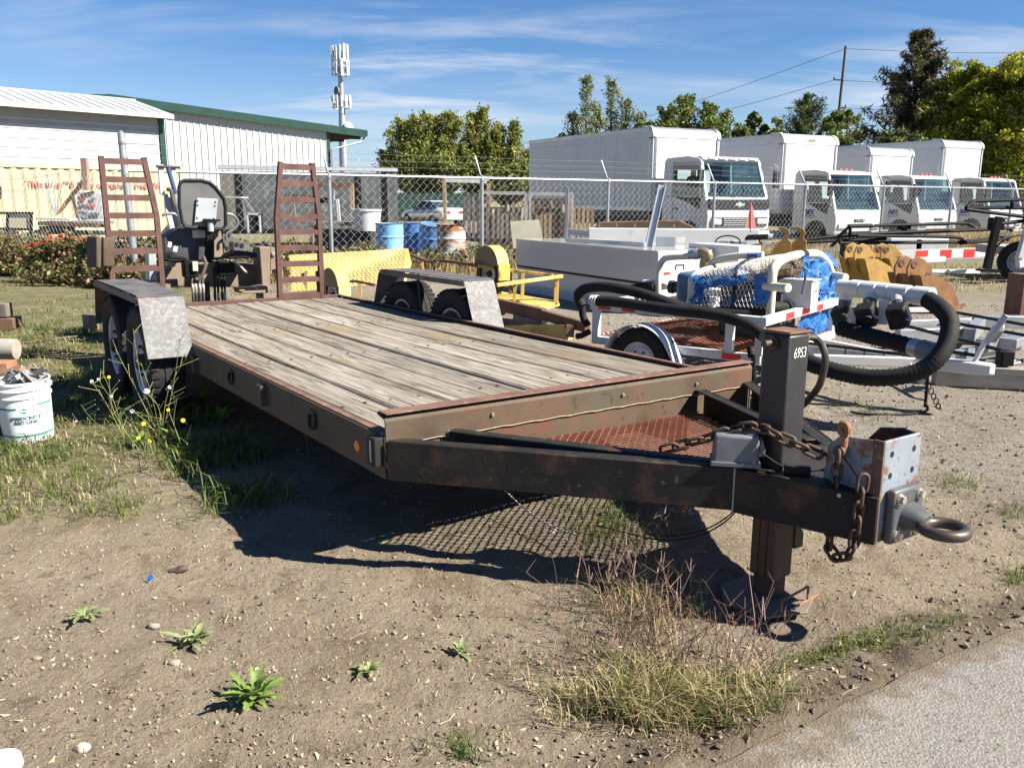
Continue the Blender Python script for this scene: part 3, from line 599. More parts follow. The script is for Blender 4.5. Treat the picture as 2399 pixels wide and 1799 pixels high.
# left rail furniture
def stake_pocket(y, s=-1, marker=False):
    x = s*HW
    MB().strip([(y-.028, 0), (y-.028, -.036), (y+.028, -.036), (y+.028, 0)], .415, .515, .006, 'z').xf(Matrix(((0, s*-1 if s > 0 else 1, 0, x), (1, 0, 0, 0), (0, 0, 1, 0), (0, 0, 0, 1)))).build('stake_pocket', rust_rail, t)
def pocket_at(u, v):
    p = tl(u, v, 0, -HW-.02); return p
for (u, v) in ((614, 925), (455, 852)):
    p = pocket_at(u, v); MB().bx(-HW-.040, -HW-.004, p.y-.034, p.y+.034, p.z-.06, p.z+.04).build('stake_pocket', rust_rail, t, bevel=.003)
    MB().bx(-HW-.034, -HW-.006, p.y-.026, p.y+.026, p.z+.0405, p.z+.0412).build('pocket_opening', hole, t)
for (u, v) in ((728, 985), (536, 885)):
    p = pocket_at(u, v-12); rr = .034
    MB().cyl((-HW-.012, p.y-.028, p.z), (-HW-.012, p.y+.028, p.z), .011, 10).build('ring_bracket', rust_rail, t, smooth=True)
    MB().tube(bez([(-HW-.013, p.y-rr*.75, p.z-.004), (-HW-.016, p.y-rr, p.z-.035), (-HW-.020, p.y-rr*.5, p.z-.066), (-HW-.020, p.y+rr*.5, p.z-.066), (-HW-.016, p.y+rr, p.z-.035), (-HW-.013, p.y+rr*.75, p.z-.004)], 5), .0075, 8).build('tie_ring', rust_black, t, smooth=True)
p = pocket_at(880, 1055)
MB().bx(-HW-.046, -HW-.002, -.005, .062, p.z-.065, p.z+.045).build('stake_pocket', rust_black, t, bevel=.003)
MB().bx(-HW-.050, -HW-.0465, .018, .030, p.z-.05, p.z+.035).build('latch_strip', alu, t)
p = tl(840, 1052, 0, -HW-.004); MB().lathe([(.0001, .014), (.012, .012), (.022, .006), (.024, 0)], (-HW-.004, p.y, p.z), (-1, 0, 0), 18).build('marker_light', amber, t, smooth=True)
# fenders and wheels
def wheel_meshes():
    prof = [(.205, -.085), (.235, -.105), (.30, -.112), (.335, -.104), (.352, -.088), (.356, -.03), (.350, -.028), (.350, -.020), (.357, -.018), (.357, .018), (.350, .020), (.350, .028), (.356, .03), (.352, .088), (.335, .104), (.30, .112), (.235, .105), (.205, .085)]
    ty = MB().lathe(prof, axis=(1, 0, 0), n=44)
    for k in range(44):
        a = 2*pi*k/44
        for s in (-1, 1):
            c = V((s*.075, .354*cos(a+s*.03), .354*sin(a+s*.03))); ty.box(c, (.052, .012, .026), (a+s*.0, 0, 0))
    rm = MB().lathe([(.208, -.088), (.196, -.080), (.190, -.04), (.165, -.035), (.150, -.055), (.075, -.062), (.060, -.05), (.055, -.02), (.0001, -.02)], axis=(1, 0, 0), n=32)
    rm.lathe([(.208, -.088), (.214, -.075), (.19, .085), (.208, .088)], axis=(1, 0, 0), n=32)
    hb = MB().lathe([(.055, -.03), (.052, -.10), (.040, -.115), (.0001, -.118)], axis=(1, 0, 0), n=18)
    for k in range(6): hb.lathe([(.0001, -.085), (.011, -.085), (.011, -.055)], (0, .105*cos(k*pi/3), .105*sin(k*pi/3)), (1, 0, 0), 6)
    return ty, rm, hb
WT, WR, WH = wheel_meshes()
wme = {}
def wheel(parent, x, y, z, flip, name='wheel', sc=1., rimm=None):
    e = bpy.data.objects.new(name, None); COL.objects.link(e); e.parent = parent; e.location = (x, y, z); e.scale = (sc,)*3; e.empty_display_size = .1
    if flip: e.rotation_euler = (0, 0, pi)
    for nm, mb, m in (('tyre', WT, rubber), ('rim', WR, rimm or rim_white), ('hub', WH, bolt_dark)):
        key = nm+m.name
        if key in wme: link(nm, wme[key], m, e)
        else: wme[key] = mb.build(nm, m, e, smooth=True, ang=30).data
    return e
for s in (-1, 1):
    for y in (3.02, 3.86): wheel(t, s*1.165, y, .395, s > 0)
    f0 = 1.026; f1 = 1.295
    lo, hi = (s*f1, s*f0) if s < 0 else (s*f0, s*f1)
    yf = 2.60; 
    MB().strip([(4.32, .50), (4.20, .80), (4.16, .835)], lo, hi, -.006, 'x').build('fender_rear', fender_top, t, bevel=.002)
    MB().strip([(4.165, .838), (4.10, .842), (3.45, .846), (2.80, .840), (2.755, .832)], lo, hi, -.006, 'x').build('fender_top', fender_top, t, bevel=.002)
    MB().strip([(2.752, .830), (2.735, .805), (2.69, .68), (2.60, .475)], lo, hi, -.006, 'x').build('fender_front', fender_steel, t, bevel=.002)
    # rolled lip along the outside edge and a brace between the wheels
    xo = s*(f1 if s < 0 else f0)
    MB().bar((xo+.004*s, 2.76, .815), (xo+.004*s, 4.16, .82), .006, .04).build('fender_lip', fender_top, t)
    MB().bar((s*1.04, 3.44, .50), (s*1.04, 3.50, .84), .03, .012, (1, 0, 0)).build('fender_brace', rust_black, t)
for y in (3.02, 3.86): MB().cyl((-1.1, y, .395), (1.1, y, .395), .035, 10).build('axle', rust_black, t)
# loading ramps folded up at the rear: angle-iron ladders
def ramp(x0, x1, xt0, xt1, bent, lean, zb=.47):
    e = bpy.data.objects.new('loading_ramp', None); COL.objects.link(e); e.parent = t; e.location = (0, 5.03, 0); e.rotation_euler = (lean, 0, 0); e.empty_display_size = .1
    zt = 1.785; zk = 1.30
    wl = lambda z: x0+(xt0-x0)*max(0, (z-zk)/(zt-zk)); wr = lambda z: x1+(xt1-x1)*max(0, (z-zk)/(zt-zk))
    for w in (wl, wr):
        MB().bar((w(zb), 0, zb), (w(zk), 0, zk), .042, .05, (0, 1, 0)).build('ramp_rail', ramp_rust, e, bevel=.002)
        MB().bar((w(zk), 0, zk-.004), (w(zt), 0, zt), .042, .05, (0, 1, 0)).build('ramp_rail', ramp_rust, e, bevel=.002)
    k = 0; z = zt-.035
    while z > zb+.02:
        a, b = wl(z)+.021, wr(z)-.021; n = 8 if (bent and k == 3) else 1; mb = MB()
        for j in range(n):
            u0, u1 = j/n, (j+1)/n; dz = lambda u: -.035*sin(pi*u)**2 if n > 1 else 0
            P = [V((a+(b-a)*u0, 0, z+dz(u0))), V((a+(b-a)*u1, 0, z+dz(u1)))]
            vs = []
            for p in P:
                for yy, zz in ((-.022, .012), (.022, .022), (.022, .016), (-.018, .006), (-.018, -.030), (-.022, -.030)): vs.append((p.x, yy, p.z+zz))
            mb.add(vs, [(i, (i+1) % 6, (i+1) % 6+6, i+6) for i in range(6)]+[(0, 1, 2, 3, 4, 5), (11, 10, 9, 8, 7, 6)])
        mb.build('rung', ramp_rust, e); z -= .1475; k += 1
    return e
ramp(-1.02, -.625, -1.02, -.69, False, R(-2))
r2 = ramp(.405, .815, .465, .765, True, R(1))
MB().bar((.83, .02, 1.02), (.97, .30, .42), .035, .035).build('ramp_prop', ramp_rust, r2)
MB().bar((.79, .02, .78), (.84, .10, .46), .035, .02).build('ramp_prop', ramp_rust, r2)
# pivot block with rubber bumper outside the left ramp
pb = tl(245, 590, 1, 5.05)
MB().box((pb.x-.02, 5.06, pb.z), (.10, .16, .24), (0, R(6), R(18))).build('bumper_plate', rust_lip, t, bevel=.01)
MB().box((pb.x-.095, 5.07, pb.z), (.05, .17, .26), (0, R(6), R(18))).build('bumper_pad', rust_rail, t, bevel=.012)
# ================================================================ survey frames for things standing at an angle
class Fr:
    def __init__(s, o, ang): s.o = V((o[0], o[1], 0)); s.a = ang; s.c, s.s = cos(ang), sin(ang)
    def loc(s, p): q = p-s.o; return V((q.x*s.c+q.y*s.s, -q.x*s.s+q.y*s.c, q.z))
    def on(s, u, v, ax, val):
        o = s.loc(V((0, 0, CAM_H))); d = ray(u, v); q = V((d.x*s.c+d.y*s.s, -d.x*s.s+d.y*s.c, d.z)); return o+q*((val-o[ax])/q[ax])
def crumple(mb, amp=.02, s=6., seed=0.):
    mb.v = [(x+amp*mnoise.noise(V((x*s+seed, y*s, z*s))), y+amp*mnoise.noise(V((x*s, y*s+seed+5, z*s))), z+amp*mnoise.noise(V((x*s, y*s, z*s+seed+9)))) for x, y, z in mb.v]; return mb
def sheet(c00, c10, c11, c01, n=10, m=10, th=.0):
    mb = MB(); c00, c10, c11, c01 = V(c00), V(c10), V(c11), V(c01)
    for j in range(m+1):
        for i in range(n+1):
            a, b = i/n, j/m; mb.v.append(tuple(c00.lerp(c10, a).lerp(c01.lerp(c11, a), b)))
    for j in range(m):
        for i in range(n): q = j*(n+1)+i; mb.f.append((q, q+1, q+n+2, q+n+1))
    return mb
# ================================================================ backhoe attachment behind the trailer
bk = Fr((TX0, TY0), TY); by = 5.75; base = V((-.15, by, 0))
bkw = bk.o+V((base.x*bk.c-base.y*bk.s, base.x*bk.s+base.y*bk.c, 0))
back = thing('backhoe_attachment', 'backhoe attachment with grey seat back, levers, hoses and white boom behind the trailer deck', 'attachment', bkw, TY)
def K(cx, cy, dy=0.): return bk.on(330+cx*.22305, 360+cy*.22305, 1, by+dy)-base
dark_blue_steel = mat('dark_machine_paint', [(.3, (.018, .020, .026)), (.6, (.035, .037, .045)), (.8, (.07, .065, .06))], 4., rough=.55)
seat_grey = mat('grey_seat_shell', [(.3, (.075, .075, .076)), (.7, (.13, .13, .13))], 2., rough=.38); plate_grey = mat('zinc_plate', [(.3, (.24, .27, .29)), (.7, (.34, .37, .39))], 5, rough=.5)
brown_steel = mat('brown_machine_steel', [(.3, (.13, .095, .07)), (.6, (.21, .16, .12)), (.8, (.27, .21, .15))], 3., rough=.7, over=[((.10, .06, .04), 6, .6, .72)])
so = [(372, 600), (366, 400), (380, 350), (420, 325), (600, 322), (690, 345), (750, 395), (840, 510), (858, 600), (862, 790), (830, 832), (640, 828), (440, 812), (408, 775)]
P = [K(x, y) for x, y in so]
MB().prism([(p.x, p.z) for p in P], P[0].y-.03, P[0].y+.03, 'y').build('seat_shell', seat_grey, back, bevel=.02, seg=3)
c = sum(P, V())/len(P)
MB().tube([p+V((0, -.03, 0)) for p in P], .016, 8, closed=True).build('seat_trim', black_plastic, back, smooth=True)
P = [K(x, y, -.06) for x, y in ((566, 505), (785, 515), (770, 735), (545, 765))]
MB().prism([(p.x, p.z) for p in P], P[0].y, P[0].y+.012, 'y').build('back_plate', plate_grey, back, bevel=.002)
for x, y in ((580, 530), (765, 540), (580, 575), (760, 580), (575, 710), (750, 715)):
    p = K(x, y, -.065); MB().lathe([(.0001, .008), (.008, .007), (.009, 0)], p, (0, -1, 0), 8).build('bolt', bolt_zinc, back)
p, q = K(703, 835, -.05), K(690, 1180, -.05); MB().bar(p, q, .06, .06, (0, 1, 0)).build('seat_post', black_paint, back, bevel=.005)
p, q = K(640, 735, -.08), K(800, 740, -.08); MB().bar(p, q, .09, .02).build('seat_bracket', black_paint, back)
p = K(710, 800, -.08); MB().cyl(p+V((0, 0, -.05)), p+V((0, 0, .04)), .03, 12).build('post_collar', plate_grey, back, smooth=True)
for pts in (((865, 672), (935, 680), (1000, 750), (965, 825), (885, 880), (880, 945)), ((200, 697), (240, 680), (320, 675), (355, 700))):
    MB().tube(bez([K(x, y, -.02) for x, y in pts], 5), .014, 8).build('arm_rest', seat_grey, back, smooth=True)
P = [K(x, y, .1) for x, y in ((225, 930), (380, 830), (850, 830), (860, 1150), (230, 1180))]
MB().prism([(p.x, p.z) for p in P], P[0].y, P[0].y+.25, 'y').build('control_tower', dark_blue_steel, back, bevel=.01)
P = [K(x, y, .08) for x, y in ((745, 845), (815, 845), (845, 1130), (750, 1130))]; MB().prism([(p.x, p.z) for p in P], P[0].y-.02, P[0].y+.01, 'y').build('side_plate', brown_steel, back)
P = [K(x, y, .05) for x, y in ((905, 880), (1190, 1040), (870, 1060), (860, 900))]; MB().prism([(p.x, p.z) for p in P], P[0].y, P[0].y+.012, 'y').build('perforated_guard', seat_grey, back)
for x, y in ((935, 980), (990, 990), (940, 1025), (1045, 1000), (885, 1030)): p = K(x, y, .044); MB().box(p, (.036, .004, .036)).build('guard_slot', hole, back)
p = K(590, 885, .08); MB().box(p, (.12, .01, .075)).build('decal', ant_white, back)
for x, y, w in ((285, 1000, .03), (345, 1045, .035)): MB().box(K(x, y, -.02), (w, .01, .05), (0, R(15), 0)).build('decal', mat('decal_white', (.7, .7, .68)), back)
for pts, nm in ((((240, 1110), (300, 1075), (430, 1110), (440, 1150), (250, 1150)), 'foot_pad'), (((855, 1110), (960, 1050), (1170, 1070), (1180, 1120), (860, 1140)), 'foot_pad')):
    P = [K(x, y, -.05) for x, y in pts]; MB().prism([(p.x, p.z) for p in P], P[0].y-.12, P[0].y+.1, 'y').build(nm, black_plastic, back, bevel=.015)
P = [K(x, y, .12) for x, y in ((80, 1240), (340, 1240), (360, 1180), (900, 1180), (1230, 1200), (1230, 1440), (80, 1440))]; MB().prism([(p.x, p.z) for p in P], P[0].y, P[0].y+.3, 'y').build('cross_frame', brown_steel, back, bevel=.01)
P = [K(x, y, .02) for x, y in ((60, 1060), (140, 1060), (160, 1380), (70, 1380))]; MB().prism([(p.x, p.z) for p in P], P[0].y, P[0].y+.15, 'y').build('swing_post', plate_grey, back, bevel=.01)
P = [K(x, y, -.1) for x, y in ((1228, 1015), (1345, 1010), (1345, 1600), (1275, 1600))]; MB().prism([(p.x, p.z) for p in P], P[0].y, P[0].y+.22, 'y').build('stabiliser_post', brown_steel, back, bevel=.012)
P = [K(x, y, -.02) for x, y in ((1345, 1010), (1440, 1030), (1430, 1240), (1345, 1260))]; MB().prism([(p.x, p.z) for p in P], P[0].y, P[0].y+.05, 'y').build('stabiliser_plate', brown_steel, back, bevel=.006)
MB().lathe([(.0001, .02), (.02, .018), (.022, 0)], K(1375, 1085, -.025), (0, -1, 0), 14).build('pivot_pin', bolt_zinc, back, smooth=True)
P = [K(x, y, -.12) for x, y in ((965, 1440), (1265, 1410), (1275, 1480), (990, 1490))]; MB().prism([(p.x, p.z) for p in P], P[0].y-.15, P[0].y+.05, 'y').build('step', brown_steel, back, bevel=.006)
for x, y in ((1050, 1465), (1200, 1445)): MB().box(K(x, y, -.28), (.05, .004, .018)).build('decal', yellow_paint, back)
MB().bx(-.62, .72, -.05, .28, .0, .14).build('base_frame', dark_blue_steel, back, bevel=.01)
MB().bx(-.35, -.25, -.03, .2, .14, .6).build('leg_plate', brown_steel, back); MB().bx(.02, .12, .0, .2, .14, .6).build('leg_plate', dark_blue_steel, back)
# valve blocks, levers, hoses
for x, y, w, h in ((500, 1250, .13, .16), (870, 1240, .16, .14)): MB().box(K(x, y, -.10), (w, .12, h)).build('valve_block', black_paint, back, bevel=.012)
steel_fit = mat('pale_fitting', [(.3, (.45, .42, .36)), (.7, (.66, .63, .55))], 20, rough=.4, metal=.4); hose_tan = mat('dusty_hose', [(.3, (.05, .045, .04)), (.7, (.12, .10, .08))], 10, rough=.8)
for i, x in enumerate((530, 563, 605, 640)):
    MB().tube(bez([K(x, 1330, -.13), K(x-4, 1420, -.15), K(x+6, 1520, -.16), K(x+14, 1660, -.10)], 5), .0125, 8).build('hydraulic_hose', hose_tan, back, smooth=True)
    MB().cyl(K(x, 1410, -.15), K(x+4, 1500, -.16), .0145, 8).build('hose_fitting', steel_fit, back, smooth=True)
for i, x in enumerate((765, 800, 840, 870)):
    MB().tube(bez([K(x-12, 1230, -.13), K(x-4, 1400, -.15), K(x+4, 1520, -.16), K(x+10, 1660, -.10)], 5), .011, 8).build('hydraulic_hose', hose_black, back, smooth=True)
    MB().cyl(K(x, 1490, -.16), K(x+2, 1560, -.165), .0125, 8).build('hose_fitting', steel_fit if i % 2 else bolt_dark, back, smooth=True)
MB().tube(bez([K(640, 1120, -.16), K(665, 1200, -.18), K(640, 1290, -.18), K(600, 1350, -.17), K(560, 1360, -.17)], 6), .017, 8).build('loop_hose', hose_tan, back, smooth=True)
MB().tube(bez([K(930, 1160, -.16), K(1000, 1190, -.2), K(1070, 1260, -.22), K(1100, 1290, -.24)], 4), .011, 8).build('control_lever', steel_fit, back, smooth=True)
MB().box(K(550, 1225, -.17), (.05, .05, .09)).build('lever_mount', steel_fit, back, bevel=.004)
# boom
for pts, m, nm in ((((148, 155), (210, 165), (215, 300), (225, 480), (175, 480)), white_paint, 'boom_plate'), (((280, 175), (330, 150), (362, 480), (330, 480)), white_paint, 'boom_plate'), (((215, 470), (265, 470), (345, 660), (370, 820), (290, 870), (230, 640)), white_paint, 'dipper_arm')):
    P = [K(x, y, .45) for x, y in pts]; MB().prism([(p.x, p.z) for p in P], P[0].y-.02, P[0].y+.02, 'y').build(nm, m, back, bevel=.006)
blue_cyl = mat('blue_cylinder_paint', [(.3, (.03, .055, .13)), (.7, (.06, .095, .19))], 5, rough=.35)
MB().cyl(K(258, 195, .42), K(345, 480, .42), .022, 14).build('boom_cylinder', blue_cyl, back, smooth=True); MB().cyl(K(340, 470, .41), K(420, 800, .41), .042, 14).build('cylinder_barrel', plate_grey, back, smooth=True)
MB().cyl(K(130, 180, .42), K(385, 190, .42), .014, 10).build('boom_pin', bolt_dark, back, smooth=True)
MB().tube(bez([K(250, 420, .40), K(290, 430, .38), K(310, 520, .38), K(330, 600, .40)], 5), .02, 8).build('boom_hose', hose_tan, back, smooth=True)

# ================================================================ junk on the left, behind and before the fence
# blocks of the old sign board, timbers, racks
def J(cx, cy, Y): return at(cx*.22604, 180+cy*.22604, Y)     # crop of the left edge
def slab_px(name, label, cat, pts, Y, th, m, grp=None, conv=J, bevel=0., ground=None):
    P = [conv(x, y, Y) for x, y in pts]; o = V((sum(p.x for p in P)/len(P), Y, min(p.z for p in P)))
    ob = MB().prism([(p.x-o.x, p.z-o.z) for p in P], 0, th, 'y').build(name, m, None, bevel=bevel); ob.location = o; return tag(ob, label, cat, grp)
sb = thing('sticker_board', 'white board covered in faded stickers leaning behind the fence at the left', 'board', J(890, 1540, 19.5)*1)
P = [J(x, y, 19.5)-sb.location for x, y in ((765, 1245), (1020, 1260), (1050, 1530), (790, 1545))]
MB().prism([(p.x, p.z) for p in P], 0, .03, 'y').build('board_panel', mat('aged_white_board', [(.3, (.55, .54, .50)), (.7, (.70, .69, .66))], 4.), sb)
for x, y, w, h, c in ((880, 1268, .36, .065, (.10, .08, .06)), (830, 1330, .16, .05, (.5, .08, .08)), (940, 1320, .12, .06, (.25, .25, .28)), (830, 1390, .18, .05, (.14, .16, .2)), (920, 1385, .22, .07, (.55, .2, .22)), (860, 1440, .2, .05, (.5, .5, .52)), (950, 1480, .26, .07, (.12, .15, .24)), (850, 1500, .2, .05, (.35, .36, .38))):
    p = J(x, y, 19.48)-sb.location; MB().box(p, (w*.9, .006, h), (0, R(random.uniform(-15, 15)), 0)).build('sticker', mat('sticker_%d' % x+str(y), c, rough=.6), sb)
slab_px('timber_post', 'brown upright timber post in front of the cream container', 'timber', ((800, 900), (862, 895), (885, 1225), (832, 1230)), 18.8, .12, mat('pinkish_timber', [(.3, (.22, .13, .10)), (.7, (.38, .25, .20))], 4, (6, 6, .5), rough=.9))
slab_px('leaning_plank', 'orange-brown plank leaning against the timber post', 'plank', ((545, 1500), (580, 1440), (820, 1120), (840, 1165), (600, 1465)), 18.95, .06, mat('orange_timber', [(.3, (.32, .17, .07)), (.7, (.48, .28, .13))], 4))
slab_px('thin_stake', 'thin dark stake leaning beside the sticker board', 'stake', ((705, 1270), (735, 1270), (820, 1620), (795, 1625)), 18.6, .04, rust_brown)
for i, (x0, y0, x1, y1, m) in enumerate(((370, 1560, 665, 1600, rust_brown), (345, 1520, 700, 1545, ant_white), (660, 1565, 985, 1610, rust_brown), (380, 1610, 640, 1650, grey_wood), (700, 1545, 1050, 1575, alu), (330, 1650, 1000, 1690, dark_blue_steel))):
    slab_px('stacked_scrap', ['rusty scrap beam on top of the scrap pile by the container', 'long white batten on top of the scrap pile', 'second rusty beam right of the first on the scrap pile', 'grey plank low in the scrap pile', 'silver channel right side of the scrap pile', 'dark bar at the bottom of the scrap pile'][i], 'scrap', ((x0, y0), (x1, y0+8), (x1, y1+8), (x0, y1)), 18.2+.05*i, .5, m, 'scrap piled by the container')
rk = thing('metal_rack', 'dark metal rack frame holding a rust-stained cream panel at the left edge', 'rack', J(150, 1660, 18))
P0 = rk.location
for a, b in (((-60, 1478), (320, 1475)), ((300, 1475), (305, 1720)), ((60, 1480), (62, 1700)), ((-60, 1640), (300, 1645))): MB().bar(J(*a, 18)-P0, J(*b, 18)-P0, .05, .05).build('rack_bar', black_paint, rk)
P = [J(x, y, 18.05)-P0 for x, y in ((72, 1490), (285, 1490), (290, 1640), (75, 1640))]; MB().prism([(p.x, p.z) for p in P], 0, .02, 'y').build('rack_panel', mat('stained_cream', [(.3, (.50, .44, .30)), (.55, (.58, .52, .37)), (.75, (.50, .22, .06))], 1.6), rk)
P = [J(x, y, 18.3)-P0 for x, y in ((-60, 1210), (65, 1205), (68, 1330), (-60, 1335))]; MB().prism([(p.x, p.z) for p in P], 0, .05, 'y').build('dark_box', mat('dark_screen', (.06, .04, .04), rough=.5), rk)
# bundle of rods
br = thing('rod_bundle', 'bundle of thin grey rods fanning upward beside the leaning plank', 'rods', J(560, 1500, 18.5))
for k in range(8): MB().cyl((0, 0, 0), (-.28+.06*k, .02*k, .68+.05*(k % 3)), .008, 5).build('rod', alu, br)
# orange frame
of = thing('orange_frame', 'orange-red steel frame half hidden in brambles at the left', 'frame', at(165, 618, 15.6))
def O(x, y): return at(x*.3465, 500+y*.3465, 15.6)-of.location
for a, b, w in (((325, 185), (370, 260), .09), ((400, 175), (435, 300), .10), ((430, 210), (590, 215), .09), ((440, 250), (590, 260), .07), ((345, 318), (600, 322), .12), ((150, 265), (330, 225), .06), ((480, 275), (560, 300), .05)): MB().bar(O(*a), O(*b), .06, w).build('frame_bar', orange_paint, of, bevel=.004)
# yard junk seen between the ramps through the fence
gwl = thing('timber_gallows', 'grey timber frame with hanging hook standing in front of the grey box trailer', 'frame', at(785, 520, 20.5))
def A2(cx, cy, Y=20.5): return at(600+cx*.22305, 360+cy*.22305, Y)
g0 = gwl.location
for a, b, w, m in (((560, 365), (990, 352), .10, rust_brown), ((980, 352), (995, 790), .09, new_wood), ((335, 475), (560, 470), .07, rust_brown), ((350, 480), (385, 740), .09, grey_wood), ((270, 740), (335, 590), .08, grey_wood), ((480, 520), (760, 515), .12, black_paint), ((830, 500), (855, 740), .06, ant_white), ((470, 740), (560, 590), .1, grey_wood)): MB().bar(A2(*a)-g0, A2(*b)-g0, .08, w).build('frame_timber', m, gwl)
MB().tube(bez([A2(*p)-g0 for p in ((885, 380), (850, 358), (800, 400), (790, 500), (780, 590))], 5), .03, 6).build('hook_pipe', alu, gwl)
ct = thing('white_tub', 'white plastic tub on a low bench beside the blue drums', 'tub', at(855, 545, 19))
MB().lathe([(.28, 0), (.32, .42), (.34, .42), (.34, .46), (.0001, .46)], n=20).build('tub_body', ant_white, ct, smooth=True)
bench = thing('work_bench', 'dark cluttered work bench behind the fence between ramp and drums', 'bench', at(800, 600, 19.3))
MB().bx(-.75, .75, 0, .6, .62, .70).build('bench_top', grey_wood, bench)
for x in (-.7, .7): 
    for y in (.05, .55): MB().bx(x-.04, x+.04, y-.04, y+.04, -.1, .62).build('leg', grey_wood, bench)
MB().bx(-.6, .6, .1, .5, .0, .5).build('dark_crate', mat('dark_crate', (.03, .028, .026)), bench)
mw = thing('white_framed_box', 'small black box with white frame standing by the seat behind the fence', 'box', at(592, 553, 16.5))
MB().bx(-.12, .12, 0, .2, 0, .34).build('box_body', black_plastic, mw)
for x0, x1, z0, z1 in ((-.13, -.10, 0, .36), (.10, .13, 0, .36), (-.13, .13, .33, .37)): MB().bx(x0, x1, -.02, .01, z0, z1).build('box_frame', ant_white, mw)
tabl = thing('folding_table', 'grey table frame with light top behind the fence right of the seat', 'table', at(560, 560, 18.))
MB().bar(at(515, 470, 18)-tabl.location, at(568, 471, 18)-tabl.location, .5, .03).build('table_top', soffit, tabl)
for a, b in (((566, 472), (590, 505)), ((564, 475), (570, 525)), ((520, 473), (520, 520))): MB().bar(at(*a, 18)-tabl.location, at(*b, 18)-tabl.location, .03, .04).build('leg', alu, tabl)
# drums
def drum(label, u, v, Y, m, h=.88, r=.29, tilt=None):
    o = at(u, v, Y); o.z = 0.02; D = thing('steel_drum', label, 'drum', o, group='steel drums behind the fence'); D.rotation_euler = tilt or (0, 0, random.random()*6)
    MB().lathe([(.0001, 0), (r-.01, 0), (r, .02), (r, .27), (r+.012, .29), (r+.012, .31), (r, .33), (r, .57), (r+.012, .59), (r+.012, .61), (r, .63), (r, h-.02), (r-.015, h), (r-.02, h-.02), (.0001, h-.02)], n=28).build('drum_body', m, D, smooth=True, ang=30)
    MB().tube([(r*cos(a), r*sin(a), h-.008) for a in [2*pi*k/28 for k in range(28)]], .012, 6, closed=True).build('drum_rim', rust_brown, D, smooth=True)
    return D
blue1 = mat('bright_blue_drum_paint', [(.3, (.12, .34, .60)), (.6, (.20, .45, .70)), (.8, (.38, .56, .72))], 2.5, rough=.5, over=[((.22, .12, .07), 5, .66, .76)])
blue2 = mat('deep_blue_drum_paint', [(.3, (.04, .14, .36)), (.7, (.09, .22, .46))], 2.5, rough=.5)
rustd = mat('rust_banded_drum', [(.42, (.42, .55, .62)), (.50, (.55, .60, .56)), (.56, (.33, .13, .06)), (.7, (.42, .18, .08))], 2.2, (.3, .3, 2.4), rough=.7)
drum('bright blue steel drum left of the other drums behind the fence', 910, 600, 18.3, blue1)
drum('deep blue steel drum in the middle of the drums', 968, 600, 19., blue2)
drum('deep blue drum with dark lid tipped against the middle drum', 1003, 600, 18.5, blue2, tilt=(R(8), R(6), 0))
drum('drum banded with rust and pale blue right of the blue drums', 1054, 600, 17.7, rustd)
# timber frame, racks and pallets behind the fence
tf = thing('timber_door_frame', 'bare timber door frame standing behind the rusty drum', 'frame', at(1090, 540, 20.6)); t0 = tf.location
def A4(cx, cy, Y): return at(800+cx*.27124, 180+cy*.27124, Y)
for a, b, w, m in (((865, 890), (880, 1270), .09, new_wood), ((862, 900), (1255, 905), .10, ant_white), ((1250, 905), (1260, 1340), .08, new_wood)): MB().bar(A4(*a, 20.6)-t0, A4(*b, 20.6)-t0, .08, w).build('frame_timber', m, tf)
for n, (x0, x1, y0, y1) in enumerate(((1180, 1575, 1005, 1500), (1610, 1975, 1008, 1420))):
    rr = thing('steel_rack', ['grey steel rack frame full of offcuts, left one behind the fence', 'grey steel rack frame holding pallets, right one behind the fence'][n], 'rack', A4((x0+x1)/2, y1, 19.6), group='steel racks behind the fence'); r0 = rr.location
    for a, b in (((x0, y0), (x1, y0)), ((x0, y0), (x0, y1)), ((x1, y0), (x1, y1))):
        for dy in (0, 1.1): MB().bar(A4(*a, 19.6)-r0+V((0, dy, 0)), A4(*b, 19.6)-r0+V((0, dy, 0)), .06, .07).build('rack_bar', mat('grey_rack_paint', [(.3, (.24, .23, .22)), (.7, (.36, .35, .34))], 5), rr)
    MB().bx(A4(x0, y1, 19.6).x-r0.x+.05, A4(x1, y1, 19.6).x-r0.x-.05, .95, 1.05, -.3, .95).build('back_board', mat('dark_timber', [(.3, (.035, .026, .02)), (.7, (.075, .055, .042))], 5), rr)
    for k in range(9 if n == 0 else 7):
        u0 = x0+25+(x1-x0-50)*k/(8 if n == 0 else 6); yt = y0+random.uniform(40, 160); yb = yt+random.uniform(120, 330)
        MB().bar(A4(u0, yt, 19.9+.1*(k % 3))-r0, A4(u0+random.uniform(-25, 25), min(yb, y1), 19.9+.1*(k % 3))-r0, .05, .09, (0, 1, 0)).build('offcut', [new_wood, grey_wood, plywood][k % 3], rr)
for k, (x, y) in enumerate(((1080, 1060), (1330, 1190), (1700, 1140), (1985, 1130))):
    pl = thing('wood_pallet', ['grey wooden pallet on end behind the door frame', 'dark wooden pallet on end inside the left rack', 'tan wooden pallet on end inside the right rack', 'tan wooden pallet on end right of the racks'][k], 'pallet', A4(x+60, 1400, 19.2+.25*k), R(random.uniform(-8, 8)), group='pallets behind the fence'); h = (1400-y)*.27124/2003*19.6; w = .55
    for j in range(6): MB().bx(-w/2+j*w/5.4, -w/2+j*w/5.4+.07, 0, .02, 0, h).build('pallet_board', grey_wood if k < 2 else new_wood, pl)
    for z in (.03, h/2, h-.1): MB().bx(-w/2, w/2, .022, .10, z, z+.09).build('pallet_stringer', grey_wood if k < 2 else new_wood, pl)
